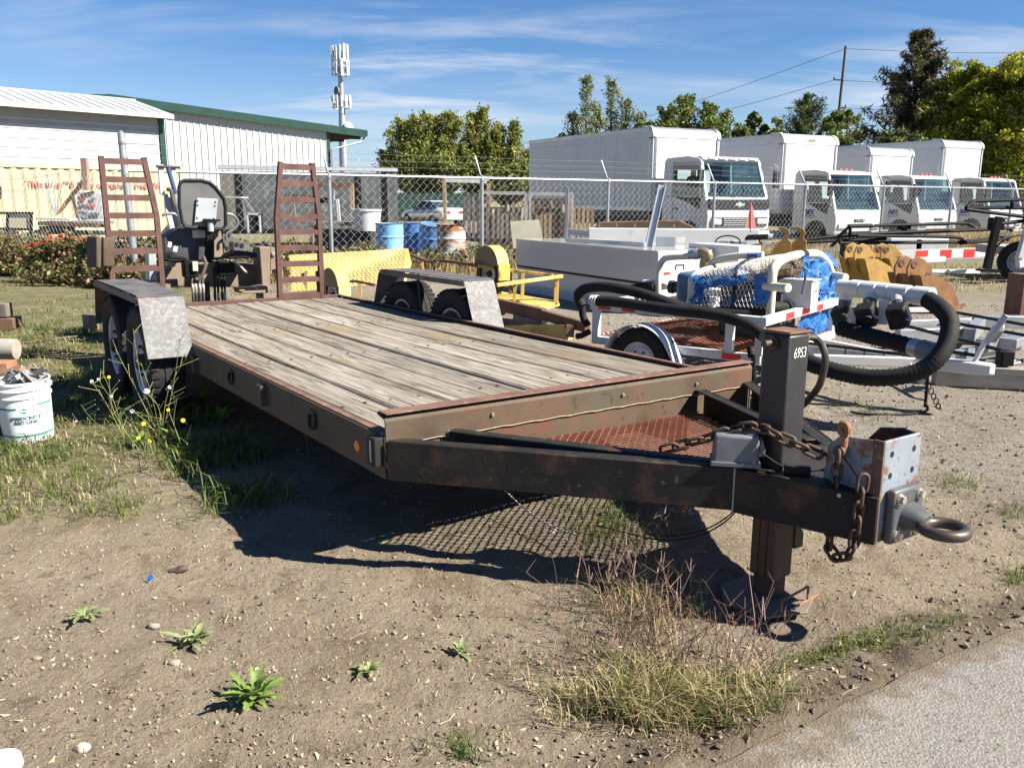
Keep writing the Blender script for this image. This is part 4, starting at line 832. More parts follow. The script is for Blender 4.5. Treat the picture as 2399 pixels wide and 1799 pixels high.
slab_px('plywood_sheet', 'pale plywood sheet with bolt holes leaning left of the white service body', 'plywood', ((1440, 1250), (1690, 1232), (1725, 1395), (1740, 1480), (1470, 1480)), 14.4, .02, plywood, conv=A4)
# ================================================================ yellow flat cart between the trailer and the fence
yc = thing('yellow_cart', 'chipped yellow flat cart with pipe railings, round mudguards and brown tongue', 'cart', at(1230, 730, 9.9)*1); y0 = V((yc.location.x, yc.location.y, 0)); yc.location = y0
def Y3(cx, cy, Y): return at(940+cx*.20796, 560+cy*.20796, Y)-y0
def Y2(cx, cy, Y): return at(600+cx*.22305, 360+cy*.22305, Y)-y0
tread = mat('yellow_tread_plate', [(.3, (.42, .26, .045)), (.7, (.50, .36, .11))], 3., rough=.55, over=[((.28, .15, .06), 5, .6, .72)])
# side screen of diamond mesh plate at the far end
def plate_px(name, pts, th, m, bump=False, par=yc):
    P = [V(p) for p in pts]; n = (P[1]-P[0]).cross(P[2]-P[0]).normalized(); mb = MB(); k = len(P)
    return mb.add([p for p in P]+[p+n*th for p in P], [tuple(range(k)), tuple(range(k, 2*k))[::-1]]+[(i, (i+1) % k, (i+1) % k+k, i+k) for i in range(k)]).build(name, m, par)
c = [Y2(330, 1095, 10.9), Y2(1580, 1010, 11.6), Y2(1620, 1170, 11.6), Y2(1560, 1360, 11.5), Y2(360, 1480, 10.8)]
plate_px('tread_plate_side', c, .02, yellow_old)
mb = MB(); A, B, Cc, Dd = c[0], c[1], c[3], c[4]; nn = (B-A).cross(Dd-A).normalized()
if nn.y > 0: nn = -nn
for j in range(15):
    for i in range(54):
        a, b = (i+.5*(j % 2))/54.5, (j+.5)/15; p = A.lerp(B, a).lerp(Dd.lerp(Cc, a), b)+nn*.004; d = (B-A).normalized(); u = (Dd-A).normalized(); s = 1 if (i+j) % 2 else -1
        mb.bar(p-(d*.011+u*s*.011), p+(d*.011+u*s*.011), .006, .004, nn)
stuff(mb.build('raised_treads', mat('worn_tread_tops', [(.3, (.34, .21, .07)), (.7, (.62, .50, .25))], 5), yc))
# mudguards: half drums
def mudguard(cx, cy, Y, r, w, ang):
    e = bpy.data.objects.new('mudguard', None); COL.objects.link(e); e.parent = yc; e.location = Y3(cx, cy, Y); e.rotation_euler = (0, 0, ang); e.empty_display_size = .1
    MB().strip([(r*cos(a), r*sin(a)) for a in [pi*1.02*k/14-.02 for k in range(15)]], 0, w, .01, 'x').build('guard_top', yellow_old, e, smooth=True, ang=40)
    MB().prism([(r*cos(a), r*sin(a)) for a in [pi*k/14 for k in range(15)]], -.004, .004, 'x').build('guard_side', mat('brown_guard_side', [(.3, (.12, .085, .05)), (.7, (.19, .14, .085))], 20.), e)
    MB().bx(0, w, -r*1.08, -r*.98, -.16, .02).build('guard_front', yellow_paint, e); wheel(e, w*.55, 0, -.10, False, sc=.62)
    return e
mudguard(940, 300, 9.9, .225, .16, R(38))
mudguard(-820, 560, 10.4, .225, .16, R(38))
# deck, railings
dk = [Y3(300, 640, 10.3), Y3(1110, 600, 10.6), Y3(1760, 715, 9.7), Y3(1400, 815, 9.2), Y3(900, 760, 9.5)]
plate_px('cart_deck', [p for p in (Y3(1100, 610, 10.4), Y3(1765, 715, 9.8), Y3(1420, 815, 9.25), Y3(1040, 700, 9.6))], -.02, tread)
plate_px('deck_edge', [Y3(1765, 718, 9.8), Y3(1420, 818, 9.25), Y3(1410, 790, 9.25)+V((0, 0, -.07)), Y3(1765, 745, 9.8)], .01, yellow_paint)
for a, b, m, w in (((850, 310, 9.9), (1700, 408, 9.8), yellow_paint, .035), ((1060, 522, 9.3), (1800, 412, 9.75), yellow_paint, .04), ((1735, 430, 9.75), (1730, 720, 9.75), yellow_paint, .05), ((1355, 380, 10.0), (1350, 650, 10.0), yellow_paint, .04), ((1265, 490, 9.45), (1265, 720, 9.45), yellow_paint, .04), ((1085, 340, 9.95), (1100, 620, 9.95), yellow_old, .04), ((855, 310, 9.95), (850, 430, 9.95), rust_brown, .04), ((1215, 355, 9.9), (1215, 620, 9.9), rust_brown, .04), ((1750, 435, 9.8), (1745, 720, 9.8), rust_brown, .03)):
    MB().bar(Y3(*a), Y3(*b), w, w).build('railing', m, yc, bevel=.004)
MB().tube(bez([Y3(*p) for p in ((95, 195, 11.2), (200, 240, 11.0), (320, 270, 10.8), (430, 258, 10.6), (620, 275, 10.3), (850, 310, 9.9))], 5), .02, 8).build('railing', rust_brown, yc, smooth=True)
for a, b in (((215, 260, 11), (225, 350, 11)), ((405, 265, 10.6), (410, 360, 10.6)), ((575, 290, 10.4), (575, 380, 10.4))): MB().bar(Y3(*a), Y3(*b), .04, .03).build('railing', yellow_old, yc)
MB().tube([Y2(*p) for p in ((870, 1365, 10.7), (1040, 1360, 10.6), (1240, 1400, 10.4))], .018, 8).build('railing', rust_brown, yc)
for a, b in (((1080, 1370, 10.6), (1080, 1530, 10.6)), ((510, 1260, 10.9), (515, 1500, 10.9))): MB().bar(Y2(*a), Y2(*b), .04, .03).build('railing', yellow_old, yc)
MB().bar(Y3(900, 700, 9.6), Y3(1600, 850, 8.7), .08, .13).build('tongue', rust_brown, yc, bevel=.006); MB().bar(Y3(1590, 850, 8.7), Y3(2090, 985, 8.1), .07, .10).build('tongue', rust_brown, yc, bevel=.006)
MB().bar(Y3(1270, 880, 9.0), Y3(1570, 950, 8.7), .05, .06).build('tongue_brace', grey_wood, yc); MB().bar(Y3(1605, 870, 8.7), Y3(1610, 970, 8.7), .05, .07).build('tongue_jack', alu, yc)
MB().bar(Y3(1900, 960, 8.2), Y3(1890, 1060, 8.2)+V((0, 0, -.03)), .06, .08).build('tongue_jack', rust_brown, yc)
for k in range(7):
    p = Y3(1220+k*16+random.uniform(-10, 10), 740+random.uniform(-10, 40), 9.3); MB().tube([p+V((.03*cos(a), .02*sin(a+k), .03*sin(a))) for a in [2*pi*i/10 for i in range(10)]], .009, 5, closed=True).build('tongue_chain', rust_brown, yc)
MB().lathe([(.0001, .05), (.05, .04), (.05, 0)], Y3(1130, 810, 9.35), (-.3, -1, 0), 14).build('axle_cap', hook_rust, yc)
wl = Y3(1180, 1040, 9.0)+y0
beamy = tag(MB().bar((0, 0, 0), Y3(1880, 1020, 8.3)+y0-wl, .10, .16).build('cream_beam', yellow_old, None, bevel=.006), 'cream chipped steel beam lying on the ground beneath the cart tongue', 'beam'); beamy.location = wl+V((0, 0, -.02))
# ================================================================ white service body
s0, s1 = V((.05, 13.5, 0)), V((1.76, 10.45, 0)); sang = math.atan2(s1.y-s0.y, s1.x-s0.x); sL = (s1-s0).length
sv = thing('service_body', 'white truck service body standing on the ground with metal offcuts lying on top', 'truck body', s0, sang); SF = Fr(s0, sang)
gloss_white = mat('glossy_white_panel', [(.3, (.44, .45, .465)), (.7, (.50, .50, .51))], .8, rough=.12, coat=.4, over=[((.34, .33, .31), 2., .62, .8)])
W2 = 1.25
MB().bx(0, sL, 0, W2, .40, .80).build('upper_box', gloss_white, sv, bevel=.008); MB().bx(.01, sL-.16, .03, W2-.02, -.02, .375).build('lower_box', gloss_white, sv, bevel=.008)
MB().bx(.02, sL-.12, -.006, .02, .376, .399).build('seal_strip', black_plastic, sv); MB().bx(.0, sL, -.012, -.001, .782, .803).build('top_trim', alu, sv)
MB().bx(sL, sL+.004, .08, .86, .50, .76).build('end_door', gloss_white, sv, bevel=.002); MB().bx(sL-.5, sL+.42, W2*.72, W2+.02, .42, .86).build('side_locker', white_paint, sv, bevel=.006)
for z in (.735, .60): MB().strip([(.28, z-.03), (.28, z+.025), (.40, z+.025), (.40, z-.03)], sL+.006, sL+.014, .008, 'x').build('door_handle', black_plastic, sv)
for y, z in ((.10, .53), (.42, .48)): MB().bx(sL+.004, sL+.012, y, y+.09, z-.012, z+.012).build('reflector', red_tape, sv)
MB().bx(sL+.005, sL+.010, .02, .10, .655, .668).build('pinstripe', mat('orange_stripe', (.7, .2, .08)), sv)
MB().prism([(sL-.02, .42), (sL+.30, .34), (sL+.30, .24), (sL-.02, .30)], .10, W2, 'y').build('tail_step', white_paint, sv, bevel=.005)
for k in range(14): MB().bx(sL+.303, sL+.308, .15+k*.07, .18+k*.07, .27, .31).build('step_slot', hole, sv)
def SP(u, v, w): return SF.on(u, v, 1, w)
def tl_thing(name, label, cat, mbs, loc, rz=0., grp=None):
    o = thing(name, label, cat, loc, rz, grp)
    for nm, mb, m in mbs: mb.build(nm, m, o, bevel=.002)
    return o
topz = .804
def on_top(u, v): 
    g = gnd(u, v, topz); return g
p = on_top(1318, 562); tl_thing('upright_angle', 'tall aluminium angle standing upright on the service body', 'metal angle', [('angle_web', MB().bx(0, .055, 0, .006, 0, .78), alu), ('angle_web', MB().bx(0, .006, .006, .055, 0, .78), alu)], p, R(-30))
p = on_top(1515, 574); q = at(1545, 430, p.y+.15)-p; mbx = MB().bar((0, 0, 0), q, .10, .012, (0, 1, 0)); mby = MB().bar(V((.045, -.02, 0)), q+V((.045, -.02, 0)), .012, .05, (0, 1, 0)); mbz = MB().bar(V((-.045, -.02, 0)), q+V((-.045, -.02, 0)), .012, .05, (0, 1, 0))
tl_thing('leaning_channel', 'long grey channel beam leaning up from the service body toward the sky', 'metal channel', [('channel_web', mbx, alu), ('channel_flange', mby, soffit), ('channel_flange', mbz, soffit)], p)
a, b = on_top(1325, 566), on_top(1508, 575); tl_thing('lying_bar', 'dull aluminium box bar lying along the top of the service body', 'metal bar', [('bar_body', MB().bar((0, 0, .03), b-a+V((0, 0, .03)), .06, .055), alu)], a)
a, b = on_top(1322, 548), on_top(1420, 553); tl_thing('white_channel', 'white channel section lying at the back of the service body top', 'metal channel', [('channel_web', MB().bar((0, 0, .05), b-a+V((0, 0, .03)), .02, .10), white_paint), ('channel_flange', MB().bar((0, -.03, .012), b-a+V((0, -.03, .008)), .06, .015), white_paint)], a)
p = on_top(1552, 572); tl_thing('tin_box', 'small bare metal box on the end of the service body', 'metal box', [('box_body', MB().bx(-.11, .14, -.02, .14, 0, .12), alu)], p, R(-10)); 
p = on_top(1590, 566); tl_thing('paper_sheet', 'white label card standing beside the small metal box', 'card', [('card', MB().bx(-.06, .06, 0, .004, 0, .085), ant_white)], p, R(5))
# rusty plough blade behind
pb_ = at(1500, 545, 14.5); pw = thing('plough_blade', 'brown rusty plough blade with rib gussets behind the service body', 'plough', (pb_.x, pb_.y, 0), R(-4)); 
def PX(u, v, Y=14.5): return at(u, v, Y)-V((pb_.x, pb_.y, 0))
P = [PX(x, y) for x, y in ((1375, 542), (1398, 522), (1580, 514), (1605, 520), (1622, 545))]; MB().prism([(p.x, p.z) for p in P]+[(P[-1].x, .1), (P[0].x, .1)], .08, .12, 'y').build('blade_sheet', rust_rail, pw)
MB().tube([PX(1398, 520), PX(1490, 516), PX(1585, 513), PX(1622, 530)], .018, 6).build('top_edge', rust_brown, pw)
for u in (1400, 1440, 1482, 1525, 1572): MB().prism([(0, 0), (.16, -.22), (0, -.24)], -.012, .012, 'x').xf(Matrix.Translation(PX(u, 520)+V((0, -.14, 0)))).build('gusset', mat('grey_brown', (.16, .145, .13)), pw)
MB().bx(PX(1375, 540).x, PX(1760, 540).x, -.3, .08, .35, PX(1500, 531).z).build('white_tank', white_paint, pw, bevel=.01)
# utility cart with steering wheel and warning flag
uc_ = at(1720, 560, 12.2); ucart = thing('utility_cart', 'stripped utility cart with black steering wheel and grey panels behind the pump trailer', 'utility cart', (uc_.x, uc_.y, 0), R(-12))
def UC(x, y, Y=12.2): return at(1540+x*.14467, 360+y*.14467, Y)-V((uc_.x, uc_.y, 0))
cen = UC(1120, 1390); MB().tube([cen+V((.17*cos(a), .05*sin(a), .085*sin(a))) for a in [2*pi*k/24 for k in range(24)]], .011, 7, closed=True).build('steering_wheel', black_plastic, ucart, smooth=True)
MB().bar(cen, UC(1180, 1560, 12.3), .03, .03).build('steering_column', alu, ucart)
for pts, m, th in ((((840, 1420), (1010, 1360), (1430, 1370), (1440, 1480), (900, 1500)), soffit, .3), (((1030, 1420), (1180, 1360), (1280, 1420), (1260, 1560), (1040, 1560)), black_plastic, .2), (((1400, 1310), (1440, 1270), (1780, 1250), (1790, 1340), (1380, 1360)), black_plastic, .12), (((1480, 1440), (1610, 1410), (1680, 1550), (1430, 1560)), rust_brown, .15), (((1700, 1370), (1800, 1345), (1760, 1420), (1640, 1440)), white_paint, .1), (((950, 1520), (1400, 1480), (1400, 1660), (950, 1660)), soffit, .3)):
    P = [UC(x, y) for x, y in pts]; MB().prism([(p.x, p.z) for p in P], 0, th, 'y').build('body_panel', m, ucart, bevel=.01)
MB().bx(-.5, .6, -.1, .5, .12, .5).build('cart_body', dark_blue_steel, ucart, bevel=.02)
for x in (-.35, .45): wheel(ucart, x, -.12, .22, False, sc=.6).rotation_euler = (0, 0, pi/2)
MB().cyl(UC(1770, 1300, 12.1), UC(1840, 1300, 12.1), .05, 14).build('reel_end', soffit, ucart)
fl_ = thing('warning_flag', 'faded red triangular warning flag on a stick above the cart', 'flag', UC(1480, 1230, 12.4)+V((uc_.x, uc_.y, 0)))
q = UC(1480, 750, 12.4)+V((uc_.x, uc_.y, 0))-fl_.location; MB().cyl((0, 0, 0), q, .009, 6).build('stick', mat('red_stick', (.5, .12, .1)), fl_)
P = [UC(x, y, 12.42)+V((uc_.x, uc_.y, 0))-fl_.location for x, y in ((1470, 800), (1500, 800), (1565, 1170), (1380, 1165))]; MB().prism([(p.x, p.z) for p in P], 0, .004, 'y').build('flag_cloth', mat('faded_red_cloth', [(.3, (.58, .20, .16)), (.7, (.66, .32, .26))], 6), fl_)
# ================================================================ excavator buckets on the gravel
def ex_bucket(label, loc, rz, m, s=1., tip=0.):
    B = thing('excavator_bucket', label, 'bucket', loc, group='excavator buckets on the gravel', rot=(tip, 0, rz)); B.scale = (s,)*3
    arc = [(.0, .52), (.10, .30), (.16, .10), (.34, .0), (.60, -.01), (.74, .06)]
    MB().strip(arc, -.30, .30, .018, 'x').build('bucket_shell', m, B, bevel=.003)
    for x in (-.31, .30): MB().prism([(.0, .52), (.10, .30), (.16, .10), (.34, .0), (.60, -.01), (.74, .06), (.56, .38), (.25, .52)], x, x+.014, 'x').build('bucket_cheek', m, B)
    for x in (-.13, .10):
        MB().prism([(-.02, .40), (.10, .26), (.40, .40), (.36, .58), (.22, .72), (.10, .76), (.0, .72), (-.06, .60)], x, x+.03, 'x').build('bucket_ear', m, B, bevel=.006)
        for y, z in ((.05, .66), (.30, .50)): MB().lathe([(.0001, .04), (.022, .04), (.022, .045), (.05, .045), (.05, 0)], (x-.004, y, z), (1, 0, 0), 14).build('pin_boss', rust_brown, B, smooth=True)
    for x in (-.26, -.09, .09, .26): MB().box((x, .79, .085), (.05, .12, .03), (R(20), 0, 0)).build('bucket_tooth', rust_brown, B)
    MB().bx(-.30, .30, .70, .78, .05, .09).build('cutting_edge', rust_brown, B)
    return B
g = gnd(1985, 668); ex_bucket('dull yellow excavator bucket with twin ears, left of the two yellow ones', g, R(-70), cat_yellow, .98)
g = gnd(2050, 662); ex_bucket('dull yellow excavator bucket with broad sloping cheek, right of the two yellow ones', g, R(-82), cat_yellow, .95)
g = gnd(2105, 720); ex_bucket('rust-brown excavator bucket with tall ears, nearest bucket on the gravel', g, R(-72), bucket_rust, .95)
def hook_plate(label, u, v, Y):
    p = at(u, v, Y); H = thing('hook_plate', label, 'lifting hook', (p.x, p.y, p.z-.42), R(-20), 'yellow hook plates')
    MB().prism([(-.18, -.0), (.15, -.0), (.16, .22), (.10, .26), (.13, .34), (.10, .42), (.0, .46), (-.08, .43), (-.02, .40), (.05, .36), (.05, .30), (.0, .25), (-.05, .20), (-.12, .10)], 0, .03, 'y').build('hook_body', cat_yellow, H, bevel=.004)
    MB().bx(-.2, .2, -.1, .2, -.4, .0).build('hook_base', cat_yellow, H); return H
hook_plate('yellow hook-shaped steel plate, left of the pair by the black racks', 1828, 530, 14.2); hook_plate('yellow hook-shaped steel plate, right of the pair by the black racks', 1864, 528, 14.4)
# ================================================================ black ladder racks, striped trailer rail, wheel trailer at the right
def A7(cx, cy, Y): return at(1800+cx*.27129, 380+cy*.27124, Y)
lr = thing('ladder_rack', 'black tubular ladder racks stacked on posts above the yellow buckets', 'rack', (8.0, 15.6, 0)); l0 = V((8., 15.6, 0))
def tubes(par, o0, rows, m, r=.03, nm='rack_tube'):
    for pts in rows: MB().tube(bez([A7(*p)-o0 for p in pts], 3) if len(pts) > 2 else [A7(*p)-o0 for p in pts], r, 8).build(nm, m, par, smooth=True)
tubes(lr, l0, [((300, 640, 15.4), (690, 600, 15.6), (2090, 520, 16.4)), ((680, 520, 15.4), (1200, 500, 15.8), (1640, 482, 16.2), (1720, 492, 16.3), (1780, 530, 16.3)), ((580, 620, 15.4), (690, 515, 15.4)), ((690, 520, 15.3), (690, 600, 15.3)), ((700, 590, 15.3), (1780, 530, 16.3)), ((750, 600, 15.2), (1590, 602, 16.1), (1650, 640, 16.1)), ((600, 665, 15.3), (1640, 645, 16.1)), ((1650, 640, 16.1), (2030, 600, 16.5), (2050, 620, 16.5)), ((1640, 655, 16.1), (2050, 610, 16.5)), ((300, 660, 15.2), (1000, 625, 15.5)), ((1100, 525, 15.8), (1300, 570, 15.9)), ((520, 700, 15.2), (600, 630, 15.2)), ((1920, 470, 16.4), (2090, 540, 16.4))], black_paint)
for pts in (((635, 650), (620, 790)), ((755, 620), (750, 790)), ((990, 650), (990, 780)), ((1060, 680), (1070, 800)), ((1940, 500), (1860, 870)), ((1190, 500), (1190, 540)), ((455, 550), (455, 610))): MB().bar(A7(*pts[0], 15.9)-l0, A7(*pts[1], 15.9)-l0, .08, .07, (0, 1, 0)).build('rack_post', black_paint, lr)
MB().box(A7(1950, 480, 15.9)-l0, (.25, .15, .22)).build('winch', black_paint, lr, bevel=.02)
lr2 = thing('rack_frame', 'black curved-corner rack frame at the right edge, highest of the black racks', 'rack', A7(2000, 560, 15.)); l2 = lr2.location
tubes(lr2, l2, [((1690, 345, 14.8), (1760, 290, 14.9), (1850, 285, 15), (2300, 262, 15.6)), ((1690, 350, 14.8), (1760, 345, 14.9), (2300, 340, 15.6)), ((1690, 360, 14.8), (1900, 385, 14.9), (2300, 430, 15.2)), ((2085, 290, 15.2), (2085, 345, 15.2)), ((1990, 480, 15.), (2300, 440, 15.3))], black_paint, .033)
MB().bar(A7(1975, 420, 15)-l2, A7(1880, 870, 15)-l2, .10, .09, (0, 1, 0)).build('rack_post', black_paint, lr2); MB().box(A7(1890, 885, 15)-l2, (.3, .3, .03)).build('post_foot', black_paint, lr2)
st = thing('striped_trailer', 'grey trailer side rail with red and silver reflective tape beyond the racks', 'trailer', A7(1500, 800, 17.5)); s_0 = st.location
a, b = A7(1075, 765, 17.2)-s_0, A7(2120, 720, 18.2)-s_0; MB().bar(a, b, .10, .21).build('side_rail', soffit, st); d = (b-a); 
for k in range(8):
    f0, f1 = .16+k*.096, .16+k*.096+(.10 if k % 2 == 0 else .09); mid = a.lerp(b, (f0+f1)/2)+V((0, -.056, .01)); MB().bar(a.lerp(b, f0)+V((0, -.056, .0)), a.lerp(b, f0+.094)+V((0, -.056, .0)), .006, .16).build('tape_red' if k % 2 == 0 else 'tape_silver', red_tape if k % 2 == 0 else white_tape, st)
MB().bar(A7(1075, 815, 16.9)-s_0, A7(1500, 790, 17.4)-s_0, .10, .10).build('lower_beam', white_paint, st)
for x in (1150, 1370): MB().box(A7(x, 665, 18.6)-s_0, (.7, .3, .25)).build('white_part', white_paint, st, bevel=.02)
wb = thing('white_beams', 'two white painted beams lying in the grass under the striped rail', 'beams', A7(1700, 900, 15.6)); w0 = wb.location
MB().bar(A7(1150, 905, 15.3)-w0, A7(1880, 890, 15.8)-w0, .1, .07).build('beam', white_paint, wb); MB().bar(A7(1800, 890, 15.9)-w0, A7(2200, 885, 16.2)-w0, .1, .07).build('beam', white_paint, wb)
bt = thing('wheeled_trailer', 'trailer at the right edge with grey steel wheel, black mudguard and white strut', 'trailer', gnd(2371, 646)); b0 = bt.location
wh = wheel(bt, .12, .1, .36, False, rimm=mat('grey_wheel_paint', [(.3, (.26, .31, .36)), (.7, (.36, .41, .46))], 6)); wh.rotation_euler = (0, 0, R(66))
MB().strip([(.47*cos(a), .47*sin(a)) for a in [R(20)+R(150)*k/14 for k in range(15)]], -.13, .13, .01, 'x').xf(Matrix.Translation((.12, .1, .36)) @ Matrix.Rotation(R(66), 4, 'Z')).build('mudguard', black_plastic, bt, smooth=True)
MB().bar(at(2385, 590, 15.1)-b0, at(2415, 480, 15.1)-b0, .10, .12, (0, 1, 0)).build('strut', white_paint, bt); MB().bar(at(2380, 600, 15.1)-b0, at(2460, 575, 15.3)-b0, .1, .2).build('frame_beam', white_paint, bt); MB().bx(.1, 2.6, .25, 1.6, .45, .6).build('deck', soffit, bt)
rp_ = gnd(2396, 745); tl_thing('rusty_column', 'rusty brown steel column cut by the right edge of the view', 'column', [('column_body', MB().bx(-.06, .35, 0, .3, 0, .58), rust_brown)], rp_, R(5))
# galvanised trailer frames lying flat with rods
gf = thing('galvanised_frames', 'pile of galvanised trailer frames lying flat on the gravel at the right', 'metal frames', gnd(2250, 800)); g_0 = gf.location
def A6(cx, cy, z): return gnd(2100+cx*.3014, 420+cy*.3014, z)-g_0
for a, b, w, h, z, m in (((0, 1090), (560, 1060), .07, .07, .25, alu), ((620, 1060), (1000, 1060), .12, .12, .22, galv), ((560, 1170), (660, 1060), .10, .12, .2, galv), ((0, 1190), (560, 1160), .08, .14, .16, galv), ((0, 1370), (420, 1340), .10, .10, .12, galv), ((450, 1330), (1000, 1230), .10, .08, .12, galv), ((660, 1250), (1000, 1180), .12, .10, .2, galv), ((0, 980), (240, 975), .05, .05, .28, white_paint), ((560, 1400), (580, 1300), .05, .08, .15, alu), ((860, 1230), (1000, 1170), .14, .08, .22, galv)):
    MB().bar(A6(*a, z), A6(*b, z), w, h).build('frame_beam', m, gf, bevel=.004)
for a, b, z in (((440, 990), (1000, 1085), .36), ((470, 1080), (1000, 1165), .34), ((0, 1085), (820, 1285), .40), ((430, 1300), (640, 1330), .3)): MB().cyl(A6(*a, z), A6(*b, z), .014, 8).build('black_rod', black_plastic, gf, smooth=True)
MB().bar(A6(730, 1200, .40), A6(790, 1110, .52), .07, .05, (0, 0, 1)).build('bracket', galv, gf, bevel=.004); MB().box(A6(840, 1340, .24), (.10, .10, .12)).build('bracket', black_paint, gf, bevel=.01)
for k in range(6): MB().cyl(A6(700+k*40, 1390+random.uniform(-20, 30), .1), A6(860+k*25, 1360+random.uniform(-30, 30), .12), .018, 8).build('black_rod' if k % 2 else 'silver_rod', black_plastic if k % 2 else alu, gf, smooth=True)
wb1 = gnd(2185, 890); wb2 = gnd(2430, 900); tbm = tag(MB().bar((0, 0, .09), wb2-wb1+V((0, 0, .09)), .14, .16).build('timber_beam', mat('grey_beam_timber', [(.3, (.16, .145, .12)), (.6, (.25, .23, .20)), (.8, (.34, .32, .28))], 3., (.6, 6, 6), rough=.9, bump=.002), None, bevel=.006), 'weathered grey timber beam under the pump trailer coupler', 'timber'); tbm.location = wb1
# ================================================================ pump trailer with hoses
pang = math.atan2(-.613, .79); PF = Fr((.64, 6.62), pang)
pt = thing('pump_trailer', 'small white trailer carrying a caged pump under blue tarp with white PVC manifold', 'trailer', PF.o, pang)
def W_(u, v, w): return PF.on(u, v, 1, w)
def Z_(u, v, z): return PF.on(u, v, 2, z)
def X5(cx, cy, x): return PF.on(1700+cx*.24864, 560+cy*.24862, 0, x)
def X4(cx, cy, x): return PF.on(1350+cx*.18083, 560+cy*.18083, 0, x)
def C5(cx, cy, w): return W_(1700+cx*.24864, 560+cy*.24862, w)
def C4(cx, cy, w): return W_(1350+cx*.18083, 560+cy*.18083, w)
def C8(cx, cy, w): return W_(1200+cx*.27124, 530+cy*.27124, w)
L1, Wd, zl, zu = 1.36, 1.50, .335, .60
B = lambda mb, nm, m, **k: mb.build(nm, m, pt, **k)
# frame
for y in (0, Wd): B(MB().bx(0, L1, y-.025, y+.025, zl-.03, zl+.03), 'lower_rail', white_paint, bevel=.004); B(MB().bx(0, L1, y-.025, y+.025, zu-.03, zu+.03), 'upper_rail', white_paint, bevel=.004)
for x in (0, L1): B(MB().bx(x-.025, x+.025, 0, Wd, zl-.029, zl+.029), 'cross_rail', white_paint, bevel=.004); B(MB().bx(x-.026, x+.026, -.026, Wd, zu-.031, zu+.031), 'cross_rail', white_paint, bevel=.004)
for x in (.02, L1-.24, L1-.02):
    B(MB().bx(x-.028, x+.028, -.024, .022, zl+.03, zu-.03), 'upright', white_paint, bevel=.003); B(MB().bx(x-.025, x+.025, Wd-.022, Wd+.024, zl+.03, zu-.03), 'upright', white_paint, bevel=.003)
for x0, x1, m in ((.05, .16, red_tape), (.16, .26, white_tape), (.26, .37, red_tape)): B(MB().bx(x0, x1, -.0285, -.0262, zu-.022, zu+.022), 'reflector', m)
B(MB().bx(L1-.28, L1-.14, -.0285, -.0262, zl-.022, zl+.022), 'reflector', red_tape)
for k, (y0, y1, m) in enumerate(((.02, .10, white_tape), (.34, .50, red_tape), (.66, .82, red_tape), (.99, 1.13, red_tape))): B(MB().bx(L1+.0265, L1+.0285, y0, y1, zu-.023, zu+.023), 'reflector', m)
stuff(expanded([(.0, .03), (L1-.02, .03), (L1-.02, Wd-.03), (.0, Wd-.03)], zl+.03, .07, .035, .006, .006).xf(Matrix.Identity(4)).build('mesh_floor', mesh_rust, pt))
# wheel and mudguard
wc = W_(1502, 834, -.10); wx = wc.x; wheel(pt, wx, -.09, .245, False, sc=.66, rimm=mat('galv_wheel', [(.3, (.45, .47, .50)), (.7, (.62, .64, .66))], 9, rough=.4)).rotation_euler = (0, 0, pi/2)
wheel(pt, wx, Wd+.10, .245, False, sc=.66).rotation_euler = (0, 0, -pi/2)
gw = mat('scuffed_white_guard', [(.3, (.55, .60, .66)), (.6, (.68, .70, .73)), (.8, (.74, .74, .74))], 5, rough=.4, over=[((.10, .11, .12), 14, .58, .64)])
for s, yy in ((-1, -.19), (1, Wd+.03)):
    prof = [(wx+.275*cos(a), .235+.275*sin(a)) for a in [R(183)-R(155)*k/18 for k in range(19)]]+[(wx+.30, .27), (wx+.36, .14)]
    MB().strip(prof, yy, yy+.16, .006, 'y').build('mudguard', gw, pt, smooth=True, ang=50)
B(MB().cyl((wx, -.1, .245), (wx, Wd+.1, .245), .03, 10), 'axle', black_paint)
# tongue and coupler
cx_, cy_ = L1+1.18, Wd*.42; tz = .33
for y in (.12, 1.05): B(MB().bar((L1-.02, y, tz), (cx_-.30, cy_, tz), .055, .065), 'tongue_beam', white_paint, bevel=.005)
B(MB().bar((L1-.3, cy_, tz-.001), (cx_, cy_, tz-.001), .07, .075), 'tongue_beam', white_paint, bevel=.006)
B(MB().prism([(cx_-.18, cy_-.045), (cx_+.03, cy_-.05), (cx_+.12, cy_-.035), (cx_+.15, cy_), (cx_+.12, cy_+.035), (cx_+.03, cy_+.05), (cx_-.18, cy_+.045)], tz-.035, tz+.045, 'z'), 'coupler', white_paint, bevel=.015, seg=3)
B(MB().bar((cx_+.02, cy_, tz+.04), (cx_+.07, cy_+.03, tz+.20), .045, .02), 'coupler_latch', white_paint, bevel=.004); B(MB().bar((cx_+.07, cy_+.03, tz+.17), (cx_+.16, cy_+.06, tz+.36), .06, .03), 'jack_bracket', galv, bevel=.004)
for k in range(2): B(MB().lathe([(.0001, .006), (.011, .006), (.013, 0)], (cx_-.28+k*.11, cy_-.037, tz), (0, -1, 0), 10), 'bolt', bolt_dark)
B(MB().cyl((cx_-.25, cy_-.02, tz-.04), (cx_-.24, cy_-.03, .03), .011, 8), 'tongue_stand', black_plastic)
cab = [V((cx_-.24, cy_-.03, .06)), V((cx_-.22, cy_-.10, .02)), V((cx_-.35, cy_-.30, .012)), V((cx_-.55, cy_-.42, .012)), V((cx_-.62, cy_-.40, .012))]
B(MB().tube(bez(cab, 6), .009, 6), 'trailer_cable', black_plastic, smooth=True)
for k in range(5):
    x = L1+.25+k*.13; B(MB().tube([V((x, cy_-.036, tz-.04)), V((x, cy_-.038, tz+.041)), V((x, cy_+.038, tz+.041)), V((x, cy_+.036, tz-.04))], .004, 5), 'cable_tie', black_plastic)
